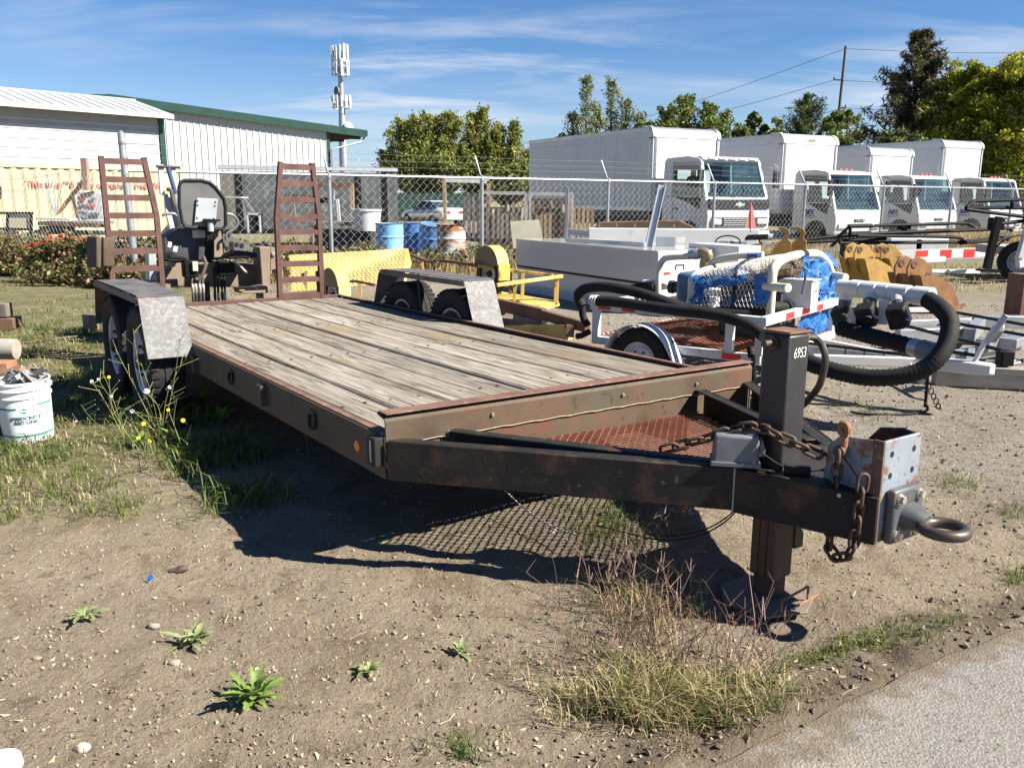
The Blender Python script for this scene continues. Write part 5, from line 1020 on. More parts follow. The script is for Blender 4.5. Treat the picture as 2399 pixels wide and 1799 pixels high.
B(MB().tube(bez([V((L1, cy_-.01, tz+.05)), V((L1+.4, cy_-.02, tz+.05)), V((cx_-.3, cy_-.03, tz+.045))], 6), .012, 6), 'tongue_wire', black_plastic)
for i in range(9):
    a = V((cx_-.30+.02*i, cy_-.06-.008*i, tz-.02-.03*i)); B(MB().tube([a+V((.014*cos(t_), .008*sin(t_)*(i % 2), .02*sin(t_))) for t_ in [2*pi*k/10 for k in range(10)]], .004, 5, closed=True), 'safety_chain_link', chain_steel)
B(MB().tube(bez([V((cx_-.36, cy_-.07, tz-.0)), V((cx_-.30, cy_-.09, tz-.06)), V((cx_-.25, cy_-.10, tz-.12)), V((cx_-.285, cy_-.10, tz-.11)), V((cx_-.345, cy_-.085, tz-.03))], 5), .005, 6), 'chain_clip', steel_fit)
# engine + pump block inside the cage
B(MB().bx(.74, 1.16, .62, 1.2, zl+.04, .78), 'engine_block', mat('dark_engine', [(.3, (.02, .02, .022)), (.7, (.06, .058, .055))], 9), bevel=.03)
for k in range(7): B(MB().bx(.76+k*.055, .785+k*.055, .62, 1.2, .782, .82), 'engine_fin', mat('dark_engine', (.03, .03, .03)))
bp = C4(1500, 640, .62); blue_pump = mat('blue_pump_paint', [(.3, (.05, .10, .17)), (.7, (.09, .16, .25))], 5, rough=.5, over=[((.40, .40, .38), 9, .66, .76)])
B(MB().box(bp, (.17, .3, .30)), 'pump_casing', blue_pump, bevel=.04, seg=3)
B(MB().lathe([(.0001, .11), (.05, .11), (.055, .07), (.045, .06), (.06, .0)], bp+V((-.085, -.02, .02)), (-1, -.15, 0), 16), 'pump_flange', ring_worn, smooth=True)
B(MB().box(bp+V((.07, -.12, .06)), (.06, .12, .12)), 'pump_label', ant_white)
# cream pipes
def pipe(pts, r=.026, nm='cream_pipe', m=None): return B(MB().tube(bez(pts, 7), r, 12), nm, m or cream_paint, smooth=True)
pipe([C4(1050, 720, .75), C4(1045, 560, .75), C4(1050, 390, .75), C4(1090, 270, .75), C4(1180, 215, .75), C4(1470, 195, .75)])
B(MB().tube([C4(860, 545, .75), C4(1050, 555, .75)], .026, 12), 'cream_pipe', cream_paint, smooth=True)
eg = mat('brass_elbow', [(.3, (.26, .20, .09)), (.7, (.42, .35, .19))], 8, rough=.4, metal=.5)
B(MB().tube(bez([C4(1640, 330, .75), C4(1650, 250, .75), C4(1690, 180, .75), C4(1630, 145, .75), C4(1560, 160, .75)], 5), .040, 14), 'brass_elbow', eg, smooth=True)
B(MB().lathe([(.038, 0), (.045, .01), (.045, .05), (.040, .055), (.040, .09), (.034, .09), (.034, .02)], C4(1580, 158, .75), (C4(1480, 170, .75)-C4(1580, 158, .75)), 18), 'cam_coupling', alu, smooth=True)
B(MB().cyl(C4(1640, 310, .75), C4(1640, 400, .75), .036, 14), 'pipe_nipple', mat('dark_brass', (.16, .13, .09), rough=.5), smooth=True)
pipe([C4(1660, 560, .72), C4(1670, 440, .72), C4(1720, 310, .72), C4(1830, 230, .72), C4(2060, 185, .72), C4(2400, 165, .72)])
hp = [(425, 420), (425, 330), (445, 240), (520, 165), (640, 125), (760, 108), (850, 110), (920, 160), (960, 230), (975, 300)]
HX = 1.27; HP = [X5(x, y, HX) for x, y in hp]
pipe(HP, .034)
B(MB().tube([HP[0]+V((-.05, 0, .0)), X5(580, 430, HX+.16)], .031, 14), 'cream_pipe', cream_paint, smooth=True); B(MB().tube([HP[-1], X5(1120, 325, HX+.16)], .031, 14), 'cream_pipe', cream_paint, smooth=True)
for (x, y, w) in ((735, 115, .47),): B(MB().tube([X5(690, 118, HX), X5(730, 112, HX)], .038, 12), 'rubber_strap', black_plastic, smooth=True)
pipe([HP[0], HP[0]+V((0, 0, -.10)), HP[0]+V((0, 0, -.2))], .031)
# expanded-metal cage: the hoop's outline swept back to the rear pipe
CP = [HP[0]+V((0, -.02, -.16))]+[p+V((0, -.0, .012)) for p in HP[:9]]; CPath = bez(CP, 6)
def cageS(a, b):
    k = b*(len(CPath)-1); i_ = min(int(k), len(CPath)-2); q = CPath[i_].lerp(CPath[i_+1], k-i_); top = max(0., q.z-.55); return V((.64+(HX-.64)*a, q.y+.03*(1-a), q.z-top*.30*(1-a)**1.5))
mb = MB(); nA, nB = 40, 40
for j_ in range(nB):
    for i_ in range(nA+1):
        if (i_+j_) % 2: continue
        for di in (-1, 1):
            if 0 <= i_+di <= nA: mb.bar(cageS(i_/nA, j_/nB), cageS((i_+di)/nA, (j_+1)/nB), .0042, .0040)
stuff(mb.build('cage_mesh', mat('cage_cream_wire', (.46, .43, .36), rough=.6), pt))
B(MB().tube([cageS(.55, k/20)+V((0, -.004, .006)) for k in range(21)], .013, 8), 'cage_band', black_plastic, smooth=True)
pipe([cageS(.0, k/12) for k in range(0, 13)], .033)
# grey control box with oval label
gbx_ = X5(700, 480, 1.33); B(MB().box(gbx_, (.21, .16, .20)), 'control_box', soffit if False else ant_white, bevel=.006); B(MB().box(gbx_+V((0, 0, .105)), (.23, .18, .012)), 'box_lid', ant_white, bevel=.003)
fc = gbx_+V((.1065, -.0, .02)); B(MB().tube([fc+V((0, .06*cos(a), .028*sin(a))) for a in [2*pi*k/24 for k in range(24)]], .0018, 4, closed=True), 'oval_print', grey_print); text('box_letters', 'TELLER', .024, grey_print, pt, fc, (R(90), 0, R(90)), .0006)
# blue tarp in tatters
blue_tarp = mat('blue_tarp', [(.3, (.010, .075, .25)), (.6, (.016, .13, .40)), (.8, (.05, .25, .55))], 5., rough=.5, bump=.006, bscale=14)
def tarp(c, n=16, m=16, amp=.05, s=9., seed=0., nm='tarp_piece', fringe=14):
    mb = crumple(sheet(*c, n=n, m=m), amp, s, seed); P = [V(p) for p in c]
    o = B(mb, nm, blue_tarp, smooth=True, ang=180); return o
def drape(a0, a1, b0, b1, seed, amp=.035, off=.02, ragged=.35):
    mb = MB(); n = m = 22
    for j_ in range(m+1):
        for i_ in range(n+1):
            a, b = a0+(a1-a0)*i_/n, b0+(b1-b0)*j_/m; q = cageS(a, b)+V((0, -off, off*.6)); mb.v.append(tuple(q))
    for j_ in range(m):
        for i_ in range(n):
            e = min(i_, n-1-i_, j_, m-1-j_)/n
            if e < .16 and mnoise.noise(V((i_*.55+seed, j_*.55, seed))) > .25-ragged*(.16-e): continue
            q = j_*(n+1)+i_; mb.f.append((q, q+1, q+n+2, q+n+1))
    crumple(mb, amp, 13., seed); crumple(mb, amp*.45, 31., seed+3); return B(mb, 'tarp_piece', blue_tarp, smooth=True, ang=50)
drape(.0, .70, .10, .215, 1., .028); drape(.0, .17, .0, .34, 4., .03); drape(.78, 1.0, .02, .20, 9., .028)
def hang(c, seed, x, amp=.05, n=20):
    P = [X5(px, py, x+dx) for px, py, dx in c]; mb = sheet(*P, n=n, m=n); keep = []
    for q in mb.f:
        i_, j_ = (q[0] % (n+1)), q[0]//(n+1); e = min(i_, n-1-i_, j_)/n
        if e < .14 and mnoise.noise(V((i_*.6+seed, j_*.35, seed))) > .1: continue
        keep.append(q)
    mb.f = keep; crumple(mb, amp, 11., seed); crumple(mb, amp*.5, 27., seed+2); B(mb, 'tarp_piece', blue_tarp, smooth=True, ang=50)
hang([(690, 300, .02), (960, 620, .04), (1010, 170, -.02), (700, 120, .04)], 3., 1.29); hang([(840, 640, 0), (1090, 600, 0), (1050, 340, -.05), (790, 230, .0)], 7., 1.30); hang([(660, 800, 0), (890, 870, 0), (920, 560, 0), (780, 560, 0)], 9., 1.32, .03); hang([(880, 950, 0), (1000, 900, 0), (1010, 620, 0), (860, 640, 0)], 11., 1.32, .03); hang([(930, 130, 0), (1060, 280, 0), (1000, 120, -.1), (900, 80, -.1)], 15., 1.24, .03)
B(MB().box(C5(250, 148, .70), (.085, .06, .06)), 'blue_tape', blue_tarp)
mb = MB()
for k in range(420):
    x, y, w = random.choice(((700, 260, 1.30), (880, 200, 1.28), (850, 330, 1.31), (1000, 440, 1.31), (960, 560, 1.31), (1050, 470, 1.31), (910, 500, 1.31), (960, 150, 1.25), (850, 780, 1.32)))
    p = X5(x+random.gauss(0, 50), y+random.gauss(0, 75), w+.03); q = p+V((random.gauss(0, .018), random.gauss(0, .02), random.gauss(-.012, .03))); mb.tube([p, p.lerp(q, .5)+V((.006, -.004, .004)), q], .0016, 3, cap=False)
for k in range(260):
    p = cageS(random.uniform(0, .75), random.choice((.30, .02, .16))+random.gauss(0, .015))+V((0, -.03, .02)); q = p+V((random.gauss(0, .015), random.gauss(-.012, .012), random.gauss(0, .022))); mb.tube([p, q], .0016, 3, cap=False)
stuff(B(mb, 'tarp_threads', mat('tarp_thread_blue', (.06, .24, .55), rough=.6)))
# PVC manifold
a, b = C5(1060, 415, .48), C5(1880, 495, .30); 
B(MB().tube([a, b], .054, 22), 'pvc_pipe', pvc_white, smooth=True)
d = (b-a).normalized()
for f0, f1 in ((.16, .27), (.30, .46), (.50, .60), (.62, .82), (.88, 1.06)): B(MB().tube([a.lerp(b, f0)-d*.004, a.lerp(b, f0), a.lerp(b, f1), a.lerp(b, f1)+d*.004], [.056, .061, .061, .056], 22), 'pvc_coupling', pvc_white, smooth=True)
for f, x, y, w in ((.10, 1120, 530, .46), (.40, 1350, 545, .34), (.70, 1620, 570, .26)):
    p = a.lerp(b, f); q = C5(x, y, w); B(MB().tube([p, q], .045, 18), 'pvc_tee', pvc_white, smooth=True); e = (q-p).normalized(); q2 = q+e*.07
    B(MB().tube([q, q2], .043, 16), 'valve_collar', mat('blue_grey_pvc', (.055, .065, .08), rough=.5), smooth=True)
    B(MB().box(q2+e*.05, (.12, .13, .14), (R(20), R(-15), 0)), 'valve_body', black_plastic, bevel=.015); B(MB().lathe([(.045, -.03), (.062, -.025), (.062, .025), (.045, .03)], q2+e*.09, e, 18), 'valve_flange', black_plastic, smooth=True)
    B(MB().bar(q2+V((.02, -.07, -.02)), q2+V((.10, -.10, -.04)), .02, .012), 'valve_handle', soffit)
B(MB().box(C5(1215, 700, .30), (.07, .05, .09), (R(10), R(30), 0)), 'tagged_lock', mat('beige_tag', (.55, .52, .42)), bevel=.006); B(MB().tube(bez([C5(1130, 700, .28), C5(1150, 660, .26), C5(1200, 650, .26), C5(1220, 690, .28)], 5), .004, 6), 'lock_loop', steel_fit)
B(MB().bar(C5(1490, 520, .30), C5(1480, 760, .30), .06, .05, (0, 1, 0)), 'manifold_stay', white_paint)
# suction hoses: corrugated black
def hose(pts, r, nm, seg=9, rib=.0028, n=14):
    P = bez(pts, seg); Q = [P[0]]
    for i in range(len(P)-1):
        k = max(1, int((P[i+1]-P[i]).length/.011))
        for j in range(1, k+1): Q.append(P[i].lerp(P[i+1], j/k))
    return B(MB().tube(Q, [r+(rib if i % 2 else -rib) for i in range(len(Q))], n), nm, hose_black, smooth=True, ang=70)
hose([C5(1890, 520, .18), C5(2000, 590, .12), C5(2090, 690, .06), C5(2105, 800, .02), C5(2070, 950, -.04), C5(1980, 1090, -.10), C5(1820, 1200, -.14), C5(1600, 1255, -.18), C5(1350, 1265, -.20), C5(1150, 1235, -.2), C5(960, 1190, -.2), C5(800, 1140, -.16), C5(760, 1100, -.12)], .053, 'suction_hose')
hose([C5(1060, 800, .20), C5(1300, 860, .16), C5(1560, 920, .10), C5(1770, 975, .06)], .052, 'suction_hose')
e0, e1 = C5(1740, 965, .065), C5(1900, 1010, .03); ed = (e1-e0).normalized()
B(MB().lathe([(.054, 0), (.058, .01), (.058, .05), (.054, .06)], e0, ed, 20), 'hose_clamp', alu, smooth=True); B(MB().lathe([(.054, .055), (.064, .07), (.064, .14), (.068, .15), (.068, .17), (.052, .17), (.048, .08), (.0001, .08)], e0, ed, 22), 'hose_coupling', mat('grey_pvc', (.14, .15, .16), rough=.45), smooth=True)
hose([C4(250, 790, -.05), C4(500, 800, -.05), C4(900, 850, -.06), C4(1300, 900, -.07), C4(1700, 940, -.08), C4(2000, 1000, -.10), C4(2230, 1090, -.14), C4(2420, 1220, -.2)], .040, 'discharge_hose', rib=.0008)
hose([C4(60, 860, .1), C4(20, 760, .10), C4(30, 680, .08), C4(150, 620, .06), C4(400, 610, .05), C4(800, 680, .05), C4(1150, 790, .06), C4(1450, 880, .10), C4(1800, 930, .12), C4(2250, 960, .16)], .040, 'discharge_hose', rib=.0008)
hose([C4(40, 700, .2), C4(60, 850, .22), C4(80, 1000, .22), C4(140, 1110, .22)], .03, 'discharge_hose', rib=.0008); hose([C4(640, 660, .7), C4(800, 620, .72), C4(1000, 600, .74)], .045, 'discharge_hose')
for k in range(3): p = C4(190+k*34, 785, -.05); q = C4(1000, 860, -.06); B(MB().lathe([(.0408, -.006), (.0435, -.004), (.0435, .004), (.0408, .006)], p, (q-p), 18), 'hose_clamp', steel_fit, smooth=True)
B(MB().tube([C4(0, 1250, -.02), C4(60, 1240, -.02), C4(160, 1190, -.02)], .024, 12), 'drain_pipe', black_plastic, smooth=True)
hose([X5(-100, 670, .7), X5(200, 640, 1.0), X5(400, 620, 1.2), X5(570, 612, L1-.10)], .046, 'discharge_hose', rib=.0008)
f0, f1 = X5(560, 615, L1-.10), X5(800, 545, L1-.02); fd = (f1-f0).normalized(); B(MB().lathe([(.050, 0), (.058, .005), (.058, .10), (.052, .11), (.052, .17), (.060, .175), (.060, .22), (.050, .22), (.046, .13), (.0001, .13)], f0, fd, 22), 'cam_lock', galv, smooth=True)
B(MB().tube(bez([C5(740, 300, .05), C5(735, 360, .05), C5(710, 490, .03)], 4), .009, 8), 'cam_lever', seat_grey, smooth=True)
# hanging control levers by the front-left corner
for p0, p1, r in ((C8(2040, 1010, -.1), C8(2060, 1110, -.1), .02), (C8(2080, 1080, -.1), C8(2085, 1300, -.12), .016)): B(MB().cyl(p0, p1, r, 8), 'jack_handle', black_paint)
# ================================================================ chain-link fence
def FP(i): return V((-3.21+2.6056*i, 15.3055+1.5854*i, 0))
fdir = V((2.6056, 1.5854, 0)).normalized(); fback = V((-fdir.y, fdir.x, 0))
fence = thing('chain_link_fence', 'tall galvanised chain-link fence with barbed wire running across the yard in front of the trucks', 'fence', FP(-1.06))
F0 = FP(-1.06); wire_m = mat('fence_wire', [(.3, (.40, .41, .42)), (.7, (.58, .59, .60))], 20, rough=.45, metal=.5)
FH = 1.80
def panel(a, b, h0=.04, h1=FH+.05, sag=0.):
    L = (b-a).length; d = (b-a).normalized(); nw = max(1, round(L/.072)); w = L/nw; rows = round((h1-h0)/.072); rh = (h1-h0)/rows; mb = MB(); r = .0030
    nrm = V((-d.y, d.x, 0))
    for k in range(nw):
        pts = []
        for j in range(rows+1):
            s = (k+((j+k) % 2))*w; u = s/L; bow = .03*mnoise.noise(V((a.x+s*.8, j*.13, 4.)))
            pts.append(a+d*s+nrm*(bow+(.004 if j % 2 else -.004))+V((0, 0, h0+j*rh-sag*sin(pi*u)*(j/rows))))
        mb.tube(pts, r, 3, cap=False)
    return mb
def rel(o): return o
def fbuild(mb, name, m, **k):
    o = mb.xf(Matrix.Translation(-F0)).build(name, m, fence, **k); return o
posts = [-1.06]+list(range(0, 10))
for n, i in enumerate(posts):
    p = FP(i)
    if n == 0:
        fbuild(MB().tube([p, p+V((-.05, 0, 2.30)), p+V((-.05, 0, 2.36)), p+V((-.05, 0, 2.40))], [.055, .055, .05, .01], 14), 'corner_post', galv, smooth=True)
        for z in (1.75, 2.0, 2.22): fbuild(MB().lathe([(.055, -.02), (.062, -.02), (.062, .02), (.055, .02)], p+V((-.04, 0, z)), n=14), 'post_band', galv, smooth=True)
    else:
        fbuild(MB().tube([p, p+V((0, 0, FH-.02))], .036, 12), 'fence_post', galv, smooth=True)
        fbuild(MB().lathe([(.036, -.06), (.043, -.05), (.043, .0), (.030, .06)], p+V((0, 0, FH-.02)), n=12), 'post_cap', galv, smooth=True)
        fbuild(MB().tube([p+V((0, 0, FH+.02)), p+fback*.06+V((0, 0, FH+.06)), p+fback*.27+V((0, 0, FH+.42))], [.024, .022, .014], 6), 'barb_arm', galv, smooth=True)
for i in range(len(posts)-1):
    a, b = FP(posts[i]), FP(posts[i+1])
    stuff(fbuild(panel(a, b), 'chain_link_mesh', wire_m))
    fbuild(MB().cyl(a+V((0, 0, FH)), b+V((0, 0, FH)), .024, 10), 'top_rail', galv, smooth=True)
# left-hand run, top wire only, slack
G0 = F0; G1 = V((-10.6, 17.4, 0)); G2 = G1+(G1-G0)*.6
for a, b in ((G0, G1), (G1, G2)):
    stuff(fbuild(panel(a, b, sag=.06), 'chain_link_mesh', wire_m))
fbuild(MB().tube([G1, G1+V((0, 0, 1.9))], .036, 10), 'fence_post', galv, smooth=True)
barb = mat('barbed_wire', (.30, .31, .32), rough=.5, metal=.5)
def barbed(pts, name='barbed_wire'):
    mb = MB(); mb.tube(pts, .0028, 3, cap=False); acc = 0
    for i in range(len(pts)-1):
        a, b = pts[i], pts[i+1]; L = (b-a).length; n = max(1, int(L/.13))
        for k in range(n):
            c = a.lerp(b, (k+.5)/n); q = V((random.uniform(-1, 1), random.uniform(-1, 1), random.choice((-1, 1))*1.2)).normalized()*.020
            mb.tube([c-q, c+q], .0020, 3, cap=False)
    fbuild(mb, name, barb)
for fr, zc in ((.33, 1.80), (.64, 2.0), (.96, 2.22)):
    pts = []
    for n, i in enumerate(posts):
        p = F0+V((-.05, 0, zc)) if n == 0 else FP(i)+fback*(.06+.21*fr)+V((0, 0, FH+.06+.36*fr))
        if pts:
            a = pts[-1]; pts += [a.lerp(p, .33)-V((0, 0, .02)), a.lerp(p, .66)-V((0, 0, .02))]
        pts.append(p)
    barbed(pts)
    barbed([F0+V((-.05, 0, zc)), F0.lerp(G1, .25)+V((0, 0, zc-.16)), F0.lerp(G1, .6)+V((0, 0, zc-.28)), G1+V((0, 0, zc-.30)), G2+V((0, 0, zc-.35))])
# ================================================================ buildings
siding = mat('white_ribbed_siding', [(.3, (.43, .445, .45)), (.7, (.49, .50, .505))], 1.2, rough=.55, over=[((.37, .375, .37), 2., .6, .8), ((.40, .39, .36), 1., .55, .8, (6, 6, .3))])
roof_white = mat('pale_metal_roof', [(.3, (.40, .42, .44)), (.7, (.47, .485, .50))], 1., rough=.5)
green_trim = mat('dark_green_trim', [(.3, (.009, .038, .028)), (.7, (.014, .055, .041))], 3., rough=.4)

def ribbed(L, h, pitch, depth, w, gable=None):
    """sheet in x (0..L), z, ribs towards -y; gable(x) gives the top"""
    mb = MB(); x = 0.; n = int(L/pitch); top = gable or (lambda q: h)
    P = []
    for k in range(n+1):
        x0 = k*pitch
        P += [(x0, 0), (x0+pitch-2*w, 0), (x0+pitch-1.5*w, -depth), (x0+pitch-.5*w, -depth)]
    P = [p for p in P if p[0] <= L]+[(L, 0)]
    vs = [(p[0], p[1], 0) for p in P]+[(p[0], p[1], top(p[0])) for p in P]; k = len(P)
    return mb.add(vs, [(i, i+1, i+1+k, i+k) for i in range(k-1)])
# big gabled shed, its end wall parallel to the fence
gc = at(768, 480, 45); gc.z = 0
big = thing('metal_shed', 'tall white ribbed metal shed with dark green roof edge and corner trim', 'building', gc-fdir*22., rz=math.atan2(fdir.y, fdir.x))
bw = 22.; rx = 12.; ze, zr = 4.85, 5.68
gab = lambda x: zr-(x-rx)*(zr-ze)/(bw-rx) if x > rx else zr-(rx-x)*(zr-ze)/(bw-rx)
ribbed(bw, 0, .305, .035, .035, gab).build('end_wall', siding, big)
MB().bx(bw-.05, bw+.10, -.06, .15, 0, ze+.05).build('corner_trim', green_trim, big)
MB().bx(bw+.001, bw+.05, .15, 26, 0, ze).build('side_wall', siding, big)
for s, x0, x1 in ((1, rx, bw+1.9), (-1, 2.0, rx)):
    f = lambda x: zr-abs(x-rx)*(zr-ze)/(bw-rx)
    MB().add([(x0, -.25, f(x0)+.05), (x1, -.25, f(x1)+.05), (x1, 26, f(x1)+.05), (x0, 26, f(x0)+.05), (x0, -.25, f(x0)+.14), (x1, -.25, f(x1)+.14), (x1, 26, f(x1)+.14), (x0, 26, f(x0)+.14)], [(3, 2, 1, 0), (4, 5, 6, 7), (0, 1, 5, 4), (1, 2, 6, 5), (2, 3, 7, 6), (3, 0, 4, 7)]).build('roof_sheet', roof_white if s > 0 else green_trim, big)
    MB().add([(x0, -.32, f(x0)-.20), (x1, -.32, f(x1)-.20), (x1, -.32, f(x1)+.16), (x0, -.32, f(x0)+.16), (x0, -.255, f(x0)-.20), (x1, -.255, f(x1)-.20), (x1, -.255, f(x1)+.16), (x0, -.255, f(x0)+.16)], [(0, 1, 2, 3), (7, 6, 5, 4), (0, 4, 5, 1), (2, 6, 7, 3), (1, 5, 6, 2), (0, 3, 7, 4)]).build('rake_trim', green_trim, big)
fx = bw+1.9; fz = zr-abs(fx-rx)*(zr-ze)/(bw-rx)
MB().bx(fx, fx+.14, -.33, 26, fz-.16, fz+.15).build('gutter', green_trim, big)
MB().tube([(fx+.05, -.15, fz-.15), (fx-.1, -.15, fz-.42), (bw+.15, -.15, fz-.85), (bw+.15, -.15, .2)], .06, 8).build('downspout', alu, big)
MB().bx(bw+.1, fx, .0, 26, fz-.10, fz-.04).build('eave_soffit', mat('dark_eave', (.07, .05, .04), rough=.9), big)
for k in range(9): MB().bx(bw+.1, fx, .3+k*2.4, .45+k*2.4, fz-.28, fz-.11).build('eave_beam', mat('dark_eave', (.07, .05, .04)), big)
MB().box((rx, -.34, zr-.10), (.28, .03, .12)).build('vent_plate', roof_white, big)
# low shed at the left with horizontal siding
low_d = V((.66, .75, 0)).normalized(); lc = at(384, 480, 33); lc.z = 0
low = thing('low_shed', 'low white shed with horizontal siding and pale standing-seam roof at the left edge', 'building', lc-low_d*15, rz=math.atan2(low_d.y, low_d.x))
mb = MB(); P = []; z = 0.
while z < 3.9: P += [(0, z), (0, z+.225), (-.022, z+.25), (-.022, z+.285)]; z += .305
vs = [(0, p[0], p[1]) for p in P]+[(15, p[0], p[1]) for p in P]; k = len(P)
mb.add(vs, [(i, i+1, i+1+k, i+k) for i in range(k-1)]).build('siding_wall', siding, low)
MB().bx(14.92, 15.12, -.07, .25, 0, 4.26).build('corner_trim', green_trim, low)
MB().bx(0, 15, -.012, .02, 3.75, 4.27).build('frieze_board', soffit, low)
MB().bx(-.5, 15.25, -.60, -.52, 4.22, 4.38).build('gutter', mat('tan_gutter', (.46, .42, .36), rough=.5), low)
MB().bx(-.5, 15.2, -.52, .0, 4.28, 4.31).build('eave_soffit', soffit, low)
MB().add([(-.5, -.56, 4.39), (15.2, -.56, 4.39), (15.2, 2.2, 5.05), (-.5, 2.2, 5.05), (-.5, -.56, 4.34), (15.2, -.56, 4.34), (15.2, 2.2, 5.0), (-.5, 2.2, 5.0)], [(0, 1, 2, 3), (7, 6, 5, 4), (0, 4, 5, 1), (1, 5, 6, 2), (2, 6, 7, 3), (3, 7, 4, 0)]).build('roof_sheet', roof_white, low)
for k in range(38):
    x = -.4+k*.41; MB().bar((x, -.57, 4.405), (x, 2.2, 5.066), .03, .03).build('roof_seam', roof_white, low)
MB().bx(-.5, 15.2, 2.18, 2.5, 5.04, 5.10).build('ridge_cap', roof_white, low)
MB().lathe([(.0001, .42), (.36, .42), (.36, .06), (.30, .0)], (at(30, 200, 29).x*0+3.4, 2.0, 5.05), n=20).build('roof_vent', alu, low, smooth=True)
# shipping container with the painted sentence
cont_m = mat('cream_container_paint', [(.3, (.40, .36, .23)), (.6, (.46, .42, .28)), (.8, (.50, .46, .33))], 1.3, rough=.6, over=[((.42, .36, .22), 4., .66, .78)])
cc = at(428, 480, 25.2); cc.z = -.66; cdn = V((.70, .714, 0)).normalized()
cont = thing('shipping_container', 'cream shipping container with red lettering about its height, beside the low shed', 'container', cc-cdn*12.2, rz=math.atan2(cdn.y, cdn.x))
P = []
for k in range(44): P += [(k*.278, 0), (k*.278+.075, 0), (k*.278+.135, .036), (k*.278+.21, .036)]
P.append((12.2, 0)); vs = [(p[0], p[1], .15) for p in P]+[(p[0], p[1], 2.78) for p in P]; k = len(P)
MB().add(vs, [(i, i+1, i+1+k, i+k) for i in range(k-1)]).build('corrugated_side', cont_m, cont)
MB().bx(0, 12.2, -.015, .06, 2.78, 2.90).build('top_rail', cont_m, cont); MB().bx(0, 12.2, -.015, .06, 0, .15).build('bottom_rail', cont_m, cont)
MB().bx(0, 12.2, .06, 2.4, 2.80, 2.86).build('roof_panel', cont_m, cont); MB().bx(12.1, 12.2, -.02, 2.4, 0, 2.90).build('end_frame', cont_m, cont)
red_print = mat('faded_red_lettering', [(.3, (.24, .055, .05)), (.7, (.34, .11, .09))], 9., rough=.8)
xw = 8.05
for wd_ in "This is a 9'6 high container not 8'6".split():
    o = text('painted_word', wd_, .225, red_print, cont, (xw, -.004, 2.36), (R(90), R(1.0), 0), .001, sx=1.08, align='LEFT', bold=.007); xw += max(v.co.x for v in o.data.vertices)*1.08+.075
# grey box trailer behind the fence
gb0 = at(512, 470, 24.); gb1 = at(926, 470, 25.4); gd = (gb1-gb0); gd.z = 0; gl = gd.length
gbx = thing('box_trailer', 'dark grey weathered box trailer with bright metal roof edge behind the fence', 'trailer', (gb0.x, gb0.y, 0), rz=math.atan2(gd.y, gd.x))
tarp_grey = mat('grey_tarp_side', [(.3, (.032, .036, .040)), (.5, (.060, .066, .070)), (.7, (.12, .127, .13))], 1.4, (1, 1, 1.6), rough=.6, dist=1.5)
MB().bx(.5, gl, 0, 2.2, .55, 2.12).build('box_side', tarp_grey, gbx)
MB().bx(.0, .5, .01, 2.2, .55, 2.12).build('box_nose', mat('tan_grey_panel', [(.3, (.085, .083, .066)), (.7, (.125, .12, .095))], 2.), gbx)
MB().strip([(2.2, 2.28), (.25, 2.28), (.04, 2.25), (-.03, 2.17)], -.03, gl+.03, .02, 'x').build('roof_sheet', galv, gbx, smooth=True)
for x in (.5, 3.75, 4.50): MB().bx(x-.07, x+.07, -.03, -.002, .5, 2.12).build('side_post', black_paint, gbx)
MB().bx(0, gl, -.02, 2.2, .42, .55).build('sill', black_paint, gbx)
for x in (3.2, 4.1): wheel(gbx, x, .12, .36, False).rotation_euler = (0, 0, pi/2)
# cell tower
tw = at(803, 480, 92); tw.z = 0
tower = thing('cell_tower', 'slender galvanised cell tower with white panel antennas and a round dish', 'tower', tw); tower.scale = (.84, .84, .86)
MB().tube([(0, 0, 0), (0, 0, 9.3), (0, 0, 9.5), (0, 0, 15.5), (0, 0, 19.2)], [.58, .50, .44, .33, .24], 16).build('mast', galv, tower, smooth=True)

def head(z, rad, h, n, double=False):
    MB().tube([(rad*cos(a), rad*sin(a), z) for a in [2*pi*k/18 for k in range(18)]], .035, 6, closed=True).build('ring_mount', galv, tower)
    MB().tube([(rad*cos(a), rad*sin(a), z+h*.55) for a in [2*pi*k/18 for k in range(18)]], .025, 6, closed=True).build('ring_mount', galv, tower)
    for k in range(n):
        a = 2*pi*k/n+.2; c = V((rad*cos(a), rad*sin(a), z+h*.45)); w = random.choice((.18, .26, .3)); hh = h*random.uniform(.75, 1.1)
        MB().box(c, (.12, w, hh), (0, 0, a)).build('panel_antenna', ant_white, tower, bevel=.02)
        if k % 2: MB().box(c*.86+V((0, 0, z*.14)), (.16, .3, .45), (0, 0, a)).build('radio_unit', galv, tower)
        if k % 3 == 0: MB().cyl((0, 0, z), (rad*cos(a), rad*sin(a), z), .03, 6).build('mount_arm', galv, tower)
head(17.5, 1.0, 1.9, 12); head(15.9, 1.05, 1.8, 9); head(12.2, 1.15, 1.5, 12)
MB().lathe([(.0001, -.28), (.45, -.22), (.52, -.05), (.52, .12), (.0001, .12)], (-.45, -.35, 14.1), (-.75, -.66, 0), 20).build('dish', tarp_grey, tower, smooth=True)
MB().lathe([(.0001, .25), (.42, .18), (.75, -.12), (.80, -.35), (.0001, -.35)], (1.05, -.3, 9.9), (.9, -.35, .1), 20).build('dish', ant_white, tower, smooth=True)
MB().bar((0, 0, 9.9), (1.0, -.2, 9.9), .12, .12).build('dish_arm', galv, tower)
MB().cyl((0, 0, 19.2), (0, 0, 20.2), .03, 5).build('lightning_rod', galv, tower)
